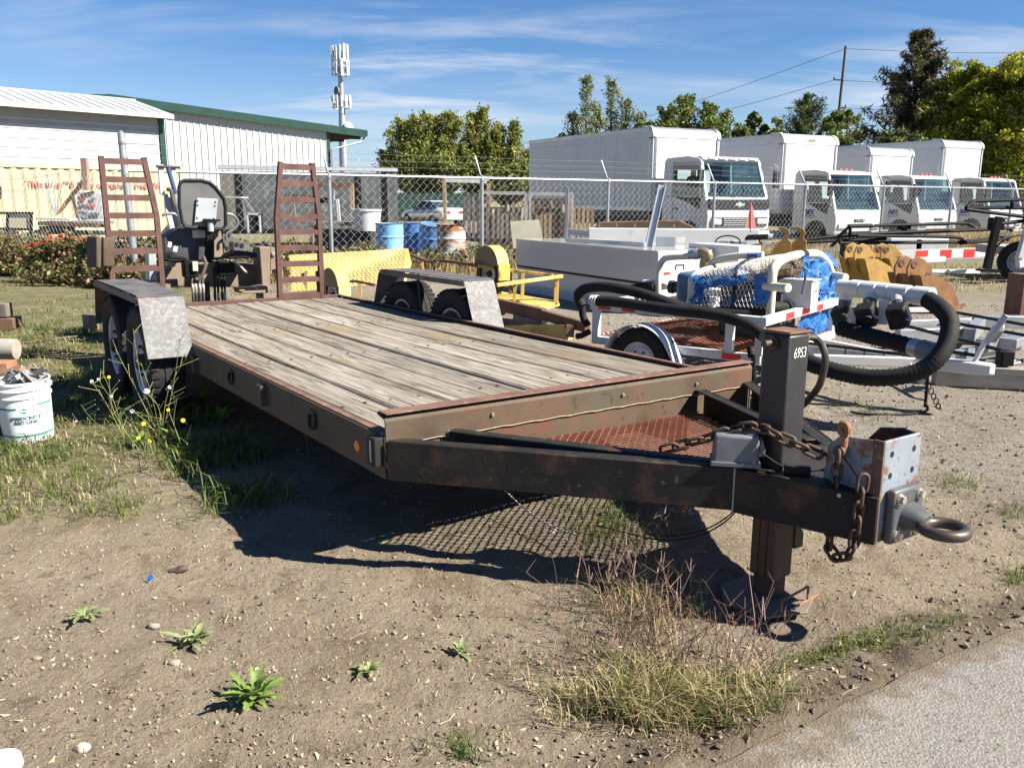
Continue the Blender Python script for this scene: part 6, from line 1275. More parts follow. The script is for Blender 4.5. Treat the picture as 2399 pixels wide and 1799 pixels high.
# utility pole with its wires
up = at(1937, 470, 85); up.z = 0
pole = thing('utility_pole', 'dark wooden utility pole with three sagging wires behind the trucks', 'utility pole', up)
MB().tube([(0, 0, 0), (.35, 0, 15.6)], [.17, .12], 8).build('pole_shaft', mat('creosote_pole', [(.3, (.05, .03, .025)), (.7, (.09, .055, .045))], 8), pole)
for k, (zz, dx) in enumerate(((15.4, 0), (12.6, -.8), (10.1, .5))):
    q = V((.3+dx, 0, zz)); MB().bar((.28, 0, zz), (.3+dx, 0, zz+.02), .1, .12).build('bracket', bolt_dark, pole) if dx else None
    mbw = MB().cyl(q, q+V((0, 0, .25)), .07, 6).build('insulator', bolt_dark, pole)
    for end in (at(*((1150, 350, 130), (1200, 335, 125), (1300, 352, 120))[k])-up, V((40, -6, zz+1.5))):
        pts = [q.lerp(end, i/14)-V((0, 0, 1.3*sin(pi*i/14))) for i in range(15)]
        MB().tube(pts, .022, 4, cap=False).build('power_line', bolt_dark, pole)
# dark green screened enclosure and the silver car
gs = at(925, 500, 56)
scr = thing('green_screen_fence', 'dark green privacy-screened fence behind the silver car', 'fence', (gs.x, 56, 0), rz=R(4))
MB().bx(0, 5.4, 0, .03, -.3, 1.75).build('screen_cloth', mat('green_screen_cloth', [(.3, (.012, .040, .034)), (.7, (.022, .062, .052))], 5, rough=.8), scr)
for k in range(3): MB().cyl((k*2.3, .06, 0), (k*2.3, .06, 1.8), .03, 6).build('fence_post', galv, scr)
def build_car():
    c = at(1008, 500, 50); car = thing('silver_car', 'silver coupe parked in front of the green screen, seen from behind', 'car', (c.x, 50, -.1), rz=R(38))
    sil = mat('silver_car_paint', [(.3, (.58, .60, .63)), (.7, (.64, .66, .68))], 2., rough=.25, metal=.3, coat=.6); gl = mat('dark_car_glass', (.03, .045, .05), rough=.06)
    # rear of the car faces -y; sections along y
    secs = [(-2.25, .78, .40, .92), (-2.1, .88, .33, 1.02), (-1.5, .92, .30, 1.04), (0, .92, .28, .98), (1.3, .90, .28, .92), (2.0, .84, .32, .80), (2.25, .70, .40, .62)]
    mb = MB(); n = 10
    for y, w, z0, z1 in secs:
        for k in range(n):
            a = pi*2*k/n+pi/n; x = w*max(-1, min(1, 1.28*cos(a))); z = (z0+z1)/2+(z1-z0)/2*max(-1, min(1, 1.35*sin(a))); mb.v.append((x, y, z))
    for i in range(len(secs)-1):
        for k in range(n): mb.f.append((i*n+k, i*n+(k+1) % n, (i+1)*n+(k+1) % n, (i+1)*n+k))
    mb.f += [tuple(range(n)), tuple((len(secs)-1)*n+k for k in range(n))[::-1]]
    mb.build('body', sil, car, smooth=True, ang=50)
    MB().add([(-.78, -1.6, 1.0), (.78, -1.6, 1.0), (.80, .95, .96), (-.80, .95, .96), (-.58, -.75, 1.36), (.58, -.75, 1.36), (.60, .05, 1.38), (-.60, .05, 1.38)], [(0, 1, 5, 4), (1, 2, 6, 5), (2, 3, 7, 6), (3, 0, 4, 7)]).build('cabin_glass', gl, car)
    MB().add([(-.60, -.80, 1.362), (.60, -.80, 1.362), (.62, .08, 1.385), (-.62, .08, 1.385), (-.55, -.72, 1.41), (.55, -.72, 1.41), (.57, 0, 1.42), (-.57, 0, 1.42)], [(0, 1, 5, 4), (1, 2, 6, 5), (2, 3, 7, 6), (3, 0, 4, 7), (4, 5, 6, 7)]).build('roof', sil, car, bevel=.02)
    for s in (-1, 1): 
        MB().bx(s*.45-.18, s*.45+.18, -2.26, -2.2, .72, .84).build('tail_light', mat('tail_red', (.25, .02, .02), rough=.2), car)
        for y in (-1.4, 1.35): wheel(car, s*.83, y, .33, s > 0, sc=.92)
    MB().bx(-.25, .25, -2.27, -2.22, .52, .62).build('number_plate', ant_white, car)
build_car()
# ================================================================ box trucks
truck_white = mat('truck_white_paint', [(.3, (.50, .505, .51)), (.7, (.56, .56, .56))], 1., rough=.3, coat=.3, over=[((.38, .36, .33), 3., .62, .82)])
box_white = mat('truck_box_panel', [(.3, (.47, .478, .495)), (.7, (.53, .535, .545))], .8, rough=.4, over=[((.40, .40, .40), 2., .60, .8), ((.36, .35, .33), 1.2, .58, .8, (5, 5, .25))])
cab_glass = glass_mat('cab_glass', (.50, .68, .70), .0); grille_black = mat('grille_black', (.012, .013, .014), rough=.45); lamp_glass = mat('lamp_lens', [(.3, (.42, .45, .47)), (.7, (.72, .74, .75))], 20., rough=.12, metal=.4)
seat_dark = mat('cab_interior', [(.3, (.035, .038, .042)), (.7, (.065, .068, .072))], 8., rough=.8); door_blue = mat('door_logo_blue', (.02, .03, .22), rough=.5)
def box_truck(label, loc, rz, big, box_h, box_l, box_w=2.45, nose='alu', words=None, logo=True, boxz=1.05, gap=.35):
    T = thing('box_truck', label, 'truck', loc, rz, 'white box trucks parked behind the fence')
    W, D, ZB, ZR = (1.12, 1.95, 1.50, 2.52) if big else (1.02, 1.72, 1.38, 2.30); zs = .62 if big else .48
    yw = .10; yr = .42          # windscreen foot and head set-back
    # lower shell: side profile prism
    wz = ZB-.01 if big else ZB-.20
    MB().prism([(.0, zs), (-.04, zs+.35), (.0 if not big else .02, wz-.10 if not big else ZB-.18), (yw if big else .06, wz), (yw+.02 if big else .34, ZB), (D, ZB+.02), (D, zs+.1), (1.18, zs+.05), (1.05, zs-.05), (.30, zs-.05)], -W, W, 'x').build('cab_shell', truck_white, T, bevel=.06, seg=3)
    # roof
    MB().prism([(yr-.03, ZR-.06), (yr+.10, ZR+.015), (yr+.55, ZR+.07), (D-.1, ZR+.05), (D, ZR-.03), (D, ZR-.10), (yr, ZR-.10)], -W+.05, W-.05, 'x').build('cab_roof', truck_white, T, bevel=.05, seg=3)
    for s in (-1, 1):
        MB().bar((s*(W-.05), yw+.02 if big else .07, wz-.02), (s*(W-.10), yr+.04, ZR-.05), .10, .09, (0, 1, 0)).build('windscreen_pillar', truck_white, T, bevel=.015)
        MB().add([(s*(W-.06), D-.42, ZB), (s*(W-.005), D-.42, ZB), (s*(W-.005), D, ZB), (s*(W-.06), D, ZB), (s*(W-.11), D-.38, ZR-.07), (s*(W-.055), D-.38, ZR-.07), (s*(W-.055), D, ZR-.07), (s*(W-.11), D, ZR-.07)], [(0, 1, 2, 3), (7, 6, 5, 4), (0, 4, 5, 1), (1, 5, 6, 2), (2, 6, 7, 3), (3, 7, 4, 0)]).build('rear_pillar', truck_white, T, bevel=.012)
        # side glass
        MB().add([(s*(W-.025), yw+.06, ZB), (s*(W-.025), D-.42, ZB), (s*(W-.080), D-.38, ZR-.09), (s*(W-.080), yr+.08, ZR-.09)], [(0, 1, 2, 3)]).build('side_window', cab_glass, T)
        # painted door below the belt: dropped sill glass
        MB().add([(s*(W+.004), yw+.16, ZB+.0), (s*(W+.004), D-.55, ZB-.0), (s*(W+.004), D-.75, ZB-.05), (s*(W+.004), yw+.62, ZB-.17), (s*(W+.004), yw+.20, ZB-.34)], [(0, 1, 2, 3, 4)]).build('door_sill_glass', grille_black, T)
        # arch and wheel
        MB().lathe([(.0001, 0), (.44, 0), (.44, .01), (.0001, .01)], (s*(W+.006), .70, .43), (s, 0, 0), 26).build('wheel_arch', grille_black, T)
        wheel(T, s*(W-.10), .70, .42, s > 0, sc=1.16)
        for dy in (box_l*.72,): wheel(T, s*(W-.08), D+gap+dy, .42, s > 0, sc=1.16)
        # mirror
        xm = s*(W+.22)
        MB().tube(bez([(s*W*.96, yw+.25, ZR-.14), (xm, yw-.05, ZR-.18), (xm, yw-.05, ZB+.1), (s*W, yw+.1, ZB-.12)], 4), .014, 6).build('mirror_arm', black_plastic if not big else alu, T)
        MB().box((xm, yw-.05, (ZR+ZB)/2-.02), (.20, .07, .46)).build('mirror', black_plastic, T, bevel=.02)
        MB().bx(s*(W-.30)-.19, s*(W-.30)+.19, -.075, .02, zs+.14, zs+.31).build('headlight', lamp_glass, T, bevel=.03)
        MB().bar((s*(W+.006), D-.52, zs+.08), (s*(W+.006), D-.52, ZB-.1), .012, .004).build('door_seam', grille_black, T)
        MB().box((s*(W+.012), D-.66, ZB-.32), (.02, .16, .05)).build('door_handle', black_plastic, T)
    MB().add([(-W+.08, yw-.005 if big else .035, wz+.02), (W-.08, yw-.005 if big else .035, wz+.02), (W-.14, yr-.01, ZR-.07), (-W+.14, yr-.01, ZR-.07)], [(0, 1, 2, 3)]).build('windscreen', cab_glass, T)
    # rear wall of the cab with two windows left open to the light
    yb = D-.03
    for x0, x1, z0, z1 in ((-W+.06, W-.06, ZB, ZB+.14), (-W+.10, W-.10, ZR-.26, ZR-.06), (-W+.08, -.62, ZB+.14, ZR-.26), (.62, W-.08, ZB+.14, ZR-.26), (-.12, .06, ZB+.14, ZR-.26)): MB().bx(x0, x1, yb, yb+.03, z0, z1).build('cab_rear_panel', seat_dark, T)
    MB().prism([(yw+.04 if big else .075, wz+.014), (.36, ZB+.014), (.36, ZB+.10), (.54, ZB+.12), (.54, ZB+.004), (.35, ZB+.004)] if not big else [(.14, ZB+.004), (.52, ZB+.004), (.52, ZB+.10), (.16, ZB+.08)], -W+.1, W-.1, 'x').build('dashboard', seat_dark, T)
    for x in (-.5, .5): MB().box((x, 1.28, ZB+.26), (.46, .14, .62), (R(-10), 0, 0)).build('seat_back', seat_dark, T, bevel=.05)
    MB().tube([V((.5+.21*cos(a), .62+.10*sin(a), ZB+.17+.17*sin(a))) for a in [2*pi*k/20 for k in range(20)]], .018, 6, closed=True).build('steering_wheel', grille_black, T)
    for x in (-.55, .25): MB().bar((x+.5, (yw if big else .04)-.03, wz+.015), (x, (yw if big else .06)-.01, wz+.16), .022, .012).build('wiper', grille_black, T)
    if big:
        MB().bx(-W+.05, W-.05, -.046, .06, ZB-.32, ZB-.05).build('grille_panel', grille_black, T, bevel=.02)
        gold = mat('chrome_badge', (.70, .70, .68), rough=.2, metal=.7)
        MB().add([(x, -.050, z) for x, z in ((-.17, ZB-.225), (-.06, ZB-.225), (-.045, ZB-.255), (.055, ZB-.255), (.065, ZB-.225), (.17, ZB-.225), (.15, ZB-.165), (.05, ZB-.165), (.038, ZB-.13), (-.065, ZB-.13), (-.075, ZB-.165), (-.15, ZB-.165))], [tuple(range(12))]).build('badge', gold, T)
        MB().bx(-W+.12, W-.12, -.052, .0, zs+.10, zs+.34).build('lower_grille', grille_black, T)
        for k in range(4): MB().bx(-.55, .55, -.058, -.050, zs+.13+k*.055, zs+.15+k*.055).build('grille_bar', soffit, T)
        MB().prism([(yr-.06, ZR-.045), (yr+.05, ZR+.05), (yr+.2, ZR+.06), (yr+.15, ZR-.045)], -W+.1, W-.1, 'x').build('roof_visor', truck_white, T, bevel=.015)
        for k in range(5): MB().box((-.72+k*.36, yr-.035, ZR+.0), (.24, .04, .075), (R(-38), 0, 0)).build('marker_lamp', lamp_glass, T, bevel=.01)
    else:
        MB().bx(-.62, .62, -.055, .0, zs+.20, zs+.30).build('grille', grille_black, T, bevel=.015)
        MB().bx(-.55, .55, -.062, .0, zs-.01, zs+.08).build('lower_grille', grille_black, T, bevel=.01)
        text('badge_letters', 'ISUZU', .12, grille_black, T, (.0, -.048, zs+.385), (R(86), 0, 0), .004, bold=.004, sx=1.35)
        for k in (-1, 0, 1): MB().box((k*.22, yr+.22, ZR+.08), (.12, .07, .05)).build('roof_marker', mat('roof_marker_red', (.45, .10, .05), rough=.3), T, bevel=.01)
        for s in (-1, 1):
            text('door_words', 'IMEL', .19, door_blue, T, (s*(W+.006), 1.02, ZB-.27), (R(90), 0, s*pi/2), .002, shear=.35, bold=.010, sx=1.1)
            MB().bx(s*(W+.004), s*(W+.006), .76, 1.26, ZB-.40, ZB-.375).build('door_print', door_blue, T)
            MB().bx(s*(W+.004), s*(W+.006), .82, 1.20, ZB-.445, ZB-.43).build('door_print', door_blue, T)
    MB().bx(-W+.02, W-.02, -.10, .05, .38, zs-.02).build('bumper', truck_white, T, bevel=.03)
    # cargo box
    y0, y1 = D+gap, D+gap+box_l; h = box_w/2; zt = box_h; r = .30
    MB().bx(-h, h, y0+.02, y1, boxz, zt-r).build('cargo_side_box', box_white, T, bevel=.01)
    cap = [(y0+.02, zt-r)]+[(y0+.02+r*(1-cos(a)), zt-r+r*sin(a)) for a in [pi/2*k/6 for k in range(1, 7)]]+[(y1, zt), (y1, zt-r)]
    MB().prism(cap, -h+.001, h-.001, 'x').build('cargo_roof', box_white, T, smooth=True, ang=40)
    arc = [(y0+.012, zt-r+.0)]+[(y0+.012+r*(1-cos(a)), zt-r+r*sin(a)+.008*sin(a)) for a in [pi/2*k/6 for k in range(1, 7)]]
    MB().strip(arc, -h+.05, h-.05, .006, 'x').build('nose_roll', alu if nose == 'alu' else box_white, T, smooth=True, ang=40)
    for s in (-1, 1):
        MB().strip([(p[0]-.01, p[1]+.012) for p in arc]+[(y0+r+.3, zt+.02)], s*(h+.012), s*(h-.10), .02, 'x').build('corner_casting', white_paint if nose != 'alu' else alu, T, smooth=True, ang=40)
        MB().prism([(s*(h+.012), y0+.22), (s*(h+.012), y0+.10), (s*(h-.03), y0+.02), (s*(h-.12), y0-.008), (s*(h-.12), y0+.02), (s*h, y0+.15)], boxz, zt-r, 'z').build('corner_post', alu, T, smooth=True, ang=50)
        MB().bx(s*(h+.001), s*(h+.018), y0+.2, y1, zt-.12, zt-.02).build('roof_rail', alu, T); MB().bx(s*(h+.001), s*(h+.018), y0+.2, y1, boxz, boxz+.12).build('floor_rail', alu, T)
        MB().box((s*(h+.02), y0+.12, zt-r-.02), (.02, .10, .05)).build('marker_lamp', mat('roof_marker_red', (.45, .10, .05)), T)
        n = int(box_l/.61)
        for k in range(1, n): MB().bx(s*(h+.0005), s*(h+.004), y0+k*.61-.006, y0+k*.61+.006, boxz+.12, zt-.12).build('panel_seam', mat('panel_seam_grey', (.56, .57, .58), rough=.5), T)
    if words: text('box_words', words, .15, grille_black, T, (.0, y0-.002, zt-r*.55), (R(70), 0, 0), .002, bold=.003)
    for x in (-.42, .42): MB().bx(x-.05, x+.05, D-.2, y1, .62, .86).build('chassis_rail', grille_black, T)
    MB().bx(-h+.05, h-.05, y0+.1, y1, .90, boxz-.001).build('floor_frame', grille_black, T)
    return T
TA = R(28)
p1 = at(1722, 560, 23.8); box_truck('white box truck with black grille band, largest and nearest of the parked row', (p1.x, p1.y, .0), TA, True, 3.46, 7.3, 2.45, boxz=1.1)
p2 = at(2002, 560, 26.4); box_truck('white cab-over box truck with white-nosed box, second from the left in the row', (p2.x, p2.y, -.03), TA, False, 3.50, 6.0, 2.4, nose='white', words='SUMMIT')
p3 = at(2186, 560, 30.2); box_truck('white cab-over box truck with the lowest box, third from the left in the row', (p3.x, p3.y, -.05), TA, False, 3.36, 4.9, 2.3)
p4 = at(2345, 560, 32.8); box_truck('white cab-over box truck with long tall box, rightmost of the row', (p4.x, p4.y, -.05), TA, False, 3.80, 7.3, 2.4, gap=.3)
# ================================================================ trees
bark = mat('grey_bark', [(.3, (.07, .055, .042)), (.7, (.15, .125, .10))], 6., (3, 3, .6), rough=.95)
L_cotton = leaf_mat('cottonwood_leaf', (.10, .145, .034), (.36, .35, .085), .5); L_poplar = leaf_mat('poplar_leaf', (.12, .16, .075), (.28, .31, .17), .4)
L_yellow = leaf_mat('yellow_green_leaf', (.10, .145, .020), (.38, .36, .035), .5, scale=.35); L_dark = leaf_mat('dark_green_leaf', (.035, .060, .020), (.11, .145, .04), .3)
L_mid = leaf_mat('mid_green_leaf', (.065, .105, .028), (.22, .25, .06), .4); L_pine = leaf_mat('pine_needle', (.025, .042, .022), (.13, .10, .045), .2, rough=.6, scale=.5); L_hedge = leaf_mat('hedge_leaf', (.035, .06, .015), (.14, .15, .035), .3)
def rdir():
    while True:
        v = V((random.uniform(-1, 1), random.uniform(-1, 1), random.uniform(-1, 1)))
        if .05 < v.length < 1: return v.normalized()
def leaves(mb, c, r, n, s, sq=(1, 1, 1), needle=False):
    v, f = mb.v, mb.f
    for _ in range(n):
        d = rdir()*r*(random.random()**.45); p = c+V((d.x*sq[0], d.y*sq[1], d.z*sq[2])); a = rdir(); b = (a.cross(rdir())).normalized(); k = s*random.uniform(.6, 1.3); o = len(v)
        w = k*(.14 if needle else .55)
        v += [tuple(p-a*k), tuple(p+b*w), tuple(p+a*k), tuple(p-b*w)]; f.append((o, o+1, o+2, o+3))
def finish(T, wood, lv, lm, bm=None):
    wood.build('trunk', bm or bark, T, smooth=True); me = bpy.data.meshes.new('crown'); me.from_pydata(lv.v, [], lv.f); stuff(link('crown', me, lm, T)); return T
def flame_tree(label, u, Y, top, width, leaders, lm, n=11000, s=.15, base=0.25, grp='trees beyond the yard', sparse=1., name='cottonwood_tree'):
    p = at(u, 480, Y); T = thing(name, label, 'tree', (p.x, p.y, 0), group=grp); wd = MB(); lv = MB(); per = 0
    wd.tube([(0, 0, -.2), (.05, 0, top*.15), (0, .1, top*.3)], [.32, .26, .22], 8)
    pts = []
    for dx, h in leaders:
        hh = top*h; b = V((dx*width*.10, random.uniform(-.3, .3), top*.18)); e = V((dx*width*.5, random.uniform(-.8, .8), hh)); m = b.lerp(e, .5)+V((dx*width*.10, 0, -top*.03)); path = bez([b, m, e], 8)
        wd.tube(path, [.17*(1-i/len(path))+.02 for i in range(len(path))], 6)
        for i, q in enumerate(path):
            f = i/len(path)
            if f < base*.6: continue
            for k in range(5):
                a = random.uniform(0, 2*pi); L = (1-f*.80)*width*.34*random.uniform(.35, 1.25); e2 = q+V((cos(a)*L, sin(a)*L, L*random.uniform(.5, 1.3))); wd.tube([q, q.lerp(e2, .5)+V((0, 0, -.05)), e2], [.035, .02, .008], 4, cap=False)
                for g in (.35, .65, .9, 1.05): pts.append((q.lerp(e2, g), (.22+.36*(1-f))*random.uniform(.6, 1.3)))
    k = max(3, int(n*sparse/len(pts)))
    for q, r in pts: leaves(lv, q, r, k, s, (1, 1, 1.25))
    return finish(T, wd, lv, lm)
def round_tree(label, u, Y, top, width, lm, n=9000, s=.16, lo=.12, lumps=16, grp='trees beyond the yard', name='broadleaf_tree', zs=1.):
    p = at(u, 480, Y); T = thing(name, label, 'tree', (p.x, p.y, 0), group=grp); wd = MB(); lv = MB(); wd.tube([(0, 0, -.2), (.1, 0, top*.25), (0, .1, top*.6)], [.35, .28, .1], 8); C = []
    for k in range(lumps):
        zf = lo+(1-lo)*(k+.5)/lumps; R_ = width/2*(math.sin(pi*min(1, .18+zf*.80))**.7); a = k*2.4+random.uniform(-.4, .4); rr = R_*random.uniform(.35, .85); c = V((cos(a)*rr, sin(a)*rr, top*zf*.94)); C.append((c, width*.17*random.uniform(.75, 1.25)))
        b = V((0, 0, top*zf*.5)); wd.tube([b, b.lerp(c, .5)+V((0, 0, -.15)), c], [.09, .06, .02], 5, cap=False)
    k = n//(len(C)*6)
    for c, r in C:
        for j in range(6): leaves(lv, c+rdir()*r*.75, r*random.uniform(.35, .62), k, s, (1, 1, .8))
    return finish(T, wd, lv, lm)
def pine_tree(label, u, Y, top, width, lm, n=12000, s=.22, lo=.12, grp='conifers beyond the yard', lean=.0, irregular=.3, name='pine_tree', up=.25):
    p = at(u, 480, Y); T = thing(name, label, 'tree', (p.x, p.y, 0), group=grp); wd = MB(); lv = MB(); wd.tube([(0, 0, -.2), (lean*.4, 0, top*.5), (lean, 0, top)], [.34, .2, .03], 8); pts = []; z = lo*top
    while z < top*.99:
        f = z/top; L0 = width/2*(1-f)**.8*(1-.25*max(0, .2-f)/.2)+.25
        for k in range(4):
            a = random.uniform(0, 2*pi); L = L0*random.uniform(1-irregular*1.6, 1+irregular*.6); b = V((lean*f, 0, z)); e = b+V((cos(a)*L, sin(a)*L, L*up*random.uniform(.3, 1.5))); m = b.lerp(e, .55)+V((0, 0, -L*.08)); wd.tube([b, m, e], [.05*(1-f)+.015, .03, .008], 4, cap=False)
            for g in (.3, .5, .68, .84, 1.0): pts.append((bez([b, m, e], 4)[int(g*8)], .16+.14*(1-f)+.12*L/3))
        z += top*.024
    k = max(4, n//len(pts))
    for q, r in pts: leaves(lv, q, r*1.15, k, s, (1, 1, .75), True)
    return finish(T, wd, lv, lm)
flame_tree('cottonwood with several upswept tips, left of the central clump', 1005, 60, 6.5, 6.2, [(-.95, .62), (-.62, .93), (-.25, .96), (.05, .99), (.5, 1.0), (.9, .72), (-.5, .55), (.4, .6)], L_cotton, 34000, s=.11)
flame_tree('narrow cottonwood with the highest pointed tip of the central clump', 1117, 60.5, 7.0, 3.6, [(-.2, .96), (.15, 1.0), (.6, .8), (-.7, .62), (.1, .5)], L_cotton, 18000, s=.11)
flame_tree('cottonwood with split top, right of the central clump', 1182, 60, 6.2, 3.8, [(-.3, .97), (.25, 1.0), (.8, .70), (-.8, .55), (.9, .5)], L_cotton, 18000, s=.11)
flame_tree('tall thin-leaved poplar rising behind the nearest truck box', 1372, 62, 9.4, 3.9, [(-.15, 1.0), (.25, .80), (-.6, .74)], L_poplar, 8500, s=.095, sparse=.9, name='poplar_tree'); flame_tree('second thin poplar with darker right side behind the nearest truck box', 1438, 63, 9.3, 3.8, [(-.3, 1.0), (.25, .86), (.75, .74)], L_poplar, 7500, s=.10, name='poplar_tree')
round_tree('low dark round tree left of the thin poplars', 1310, 62, 5.9, 3.4, L_mid, 4500)
flame_tree('green tree with ragged open crown above the second truck box', 1580, 62, 7.9, 5.4, [(-.4, .9), (.1, 1.0), (.7, .95), (-.9, .78)], L_mid, 15000, s=.13, name='maple_tree'); flame_tree('small pointed green tree right of the ragged one', 1685, 64, 7.1, 5.0, [(-.1, 1.0), (.5, .86), (-.7, .8)], L_mid, 11000, s=.13, name='maple_tree')
round_tree('grey-green round tree between the pointed tree and the dark conifer', 1745, 66, 7.9, 3.6, L_dark, 5500); round_tree('dark green broad tree behind the second truck box', 1800, 66, 7.3, 4.2, L_mid, 5500)
pine_tree('dark bushy conifer left of the utility pole', 1868, 60, 8.2, 6.0, L_dark, 10000, s=.2, irregular=.25, up=.8, name='cypress_tree'); round_tree('olive-green bushy tree right of the utility pole', 1945, 60, 7.6, 4.8, L_mid, 9000)
pine_tree('tall ragged pine with browning needles towering over the trucks', 2112, 52, 10.9, 8.2, L_pine, 17000, s=.26, irregular=.38, up=.45)
round_tree('huge yellow-green tree right of the pine, left of the two big ones', 2230, 50, 8.9, 6.6, L_yellow, 42000, s=.11, lumps=44); round_tree('huge golden yellow-green tree filling the right edge', 2385, 48, 9.2, 8.2, L_yellow, 50000, s=.11, lumps=48); round_tree('pale green tree rising behind the golden one at the right', 2370, 62, 12.0, 8., L_poplar, 13000, s=.17, lumps=22)
round_tree('low olive tree below the pine behind the last truck box', 2095, 47, 5.2, 4.4, L_hedge, 7000, s=.13)
# far tree line
def far_line():
    lv = MB()
    for k in range(150):
        x = -190+400*k/149; y = 150+25*sin(k*.7); h = 3.0+1.6*mnoise.noise(V((k*.35, 0, 0))); leaves(lv, V((x, y, h*.5)), h*.62, 46, .45, (1.5, 1, .8))
    me = bpy.data.meshes.new('far_wood'); me.from_pydata(lv.v, [], lv.f); o = link('far_wood', me, L_hedge); tag(o, 'distant low green tree line beyond the yard', 'woods', kind='stuff')
far_line()
# ================================================================ grass, weeds, brambles, stones
G_green = leaf_mat('green_grass', (.050, .085, .018), (.16, .19, .045), .3, .35, scale=3.); G_dry = leaf_mat('dry_grass', (.22, .17, .085), (.42, .34, .19), .25, .3, scale=3.); G_gold = leaf_mat('golden_dry_grass', (.26, .19, .085), (.44, .34, .17), .3, .3, scale=1.)
G_red = leaf_mat('reddish_grass_stem', (.10, .055, .05), (.24, .15, .11), .1, .35, scale=5.)
def blades(mb, x, y, n, h, spread, lean=.45, w=.0022, z0=None):
    v, f = mb.v, mb.f
    for _ in range(n):
        a = random.uniform(0, 2*pi); r = spread*math.sqrt(random.random()); bx, by = x+r*cos(a), y+r*sin(a); z = gz(bx, by)-.004; hh = h*random.uniform(.45, 1.2); d = random.uniform(0, 2*pi); le = hh*lean*random.uniform(.2, 1.6); dx, dy = cos(d)*le, sin(d)*le; px, py = -sin(d)*w, cos(d)*w; o = len(v)
        v += [(bx-px, by-py, z), (bx+px, by+py, z), (bx+dx*.35-px*.8, by+dy*.35-py*.8, z+hh*.6), (bx+dx*.35+px*.8, by+dy*.35+py*.8, z+hh*.6), (bx+dx, by+dy, z+hh*(1-.25*lean))]; f += [(o, o+1, o+3, o+2), (o+2, o+3, o+4)]
def under_trailer(x, y):
    dx, dy = x-TX0, y-TY0; lx = dx*cos(TY)+dy*sin(TY); ly = -dx*sin(TY)+dy*cos(TY); return abs(lx) < 1.0 and -.1 < ly < 5
def field(name, label, m, samples, h, w=.0022, lean=.45, per=5, spread=.03):
    mb = MB()
    for x, y, k in samples: blades(mb, x, y, per, h*k, spread, lean, w)
    me = bpy.data.meshes.new(name); me.from_pydata(mb.v, [], mb.f); o = link(name, me, m); return tag(o, label, 'grass', kind='stuff')
S1, S2 = [], []
while len(S1) < 3000:
    x, y = random.uniform(-6.8, -.9), random.uniform(3.6, 9.5); g = sstep(.3, -.5, x+1.75+.3*(y-4)+.6*fbm(x, y, .9, 3, 3.)); c = .5+fbm(x, y, 1.6, 3, 12.)
    if c > .42 and random.random() < g*c*1.6: (S1 if random.random() < .62 else S2).append((x, y, .5+.7*random.random()*c))
while len(S2) < 4200:
    x, y = random.uniform(-7, -1.4), random.uniform(3.8, 9.5)
    if random.random() < .5+fbm(x, y, 1.3, 3, 2.): S2.append((x, y, random.uniform(.4, .9)))
for _ in range(2600):
    x, y = random.uniform(-9.5, -3.2), random.uniform(7.5, 15)
    if fbm(x, y, .8, 3, 21.) > random.uniform(-.25, .3): (S1 if random.random() < .5 else S2).append((x, y, random.uniform(.5, 1.4)))
for _ in range(900):
    ly = random.uniform(.9, 4.6); lx = -1.02+random.gauss(-.12, .16); x = TX0+lx*cos(TY)-ly*sin(TY); y = TY0+lx*sin(TY)+ly*cos(TY)
    if fbm(x, y, 1.8, 2, 31.) > -.15+.25*(1.6-ly > 0): S1.append((x, y, random.uniform(.5, 1.9)))
field('green_grass', 'green grass and weeds growing round the left trailer wheels', G_green, S1, .10, .0026, 1.1, 6, .06); field('dry_grass', 'dry straw-coloured grass left of the trailer', G_dry, S2, .07, .0022, 1.0, 4, .06)
# clump by the road
S, D = [], []
for _ in range(620):
    u, v = random.gauss(1580, 135), random.gauss(1650, 34); p = gnd(u, v); 
    if p.y > asphalt_edge(p.x)+.02: (S if random.random() < .42 else D).append((p.x, p.y, random.uniform(.3, 1.0)*(.6+.8*max(0, .5+fbm(p.x, p.y, 5., 2, 1.)))))
for _ in range(230):
    f = random.random(); u, v = 1850+400*f+random.gauss(0, 25), 1545-95*f+random.gauss(0, 16); p = gnd(u, v)
    if p.y > asphalt_edge(p.x)+.015: S.append((p.x, p.y, random.uniform(.15, .36)))
for _ in range(160): u, v = random.gauss(1430, 60), random.gauss(1240, 35); p = gnd(u, v); S.append((p.x, p.y, random.uniform(.3, .6)))
for _ in range(150): u, v = random.gauss(1530, 55), random.gauss(1410, 40); p = gnd(u, v); (S if random.random() < .35 else D).append((p.x, p.y, random.uniform(.5, 1.0)))
for cu, cv, n, s in ((35, 1232, 26, 28), (185, 1115, 22, 22), (545, 1165, 40, 32), (310, 1196, 14, 14), (100, 1130, 25, 40), (1100, 1770, 26, 40), (2380, 1190, 20, 25), (2260, 1120, 16, 22), (2050, 960, 26, 30), (2390, 1340, 24, 25), (1985, 945, 20, 30), (430, 1010, 150, 60), (2240, 1130, 24, 50)):
    for _ in range(n): p = gnd(random.gauss(cu, s), random.gauss(cv, s*.35)); S.append((p.x, p.y, random.uniform(.25, .55)))
field('roadside_grass', 'clump of green grass between the trailer jack and the road edge', G_green, S, .125, .0014, .8, 5, .022); field('roadside_straw', 'dry straw mixed into the roadside grass clump', G_dry, D, .13, .0013, .9, 6, .025)
S = []
for _ in range(2600):
    i = random.uniform(-1., 8); p = FP(i)+fback*random.uniform(-.6, 2.0); S.append((p.x, p.y, random.uniform(.4, 1.2)))
for _ in range(900): p = at(random.uniform(2180, 2480), 480, random.uniform(24, 29)); S.append((p.x, p.y, random.uniform(.9, 2.0)))
for _ in range(900): p = V((random.uniform(5.5, 13), random.uniform(13.5, 20), 0)); S.append((p.x, p.y, random.uniform(.10, .32)))
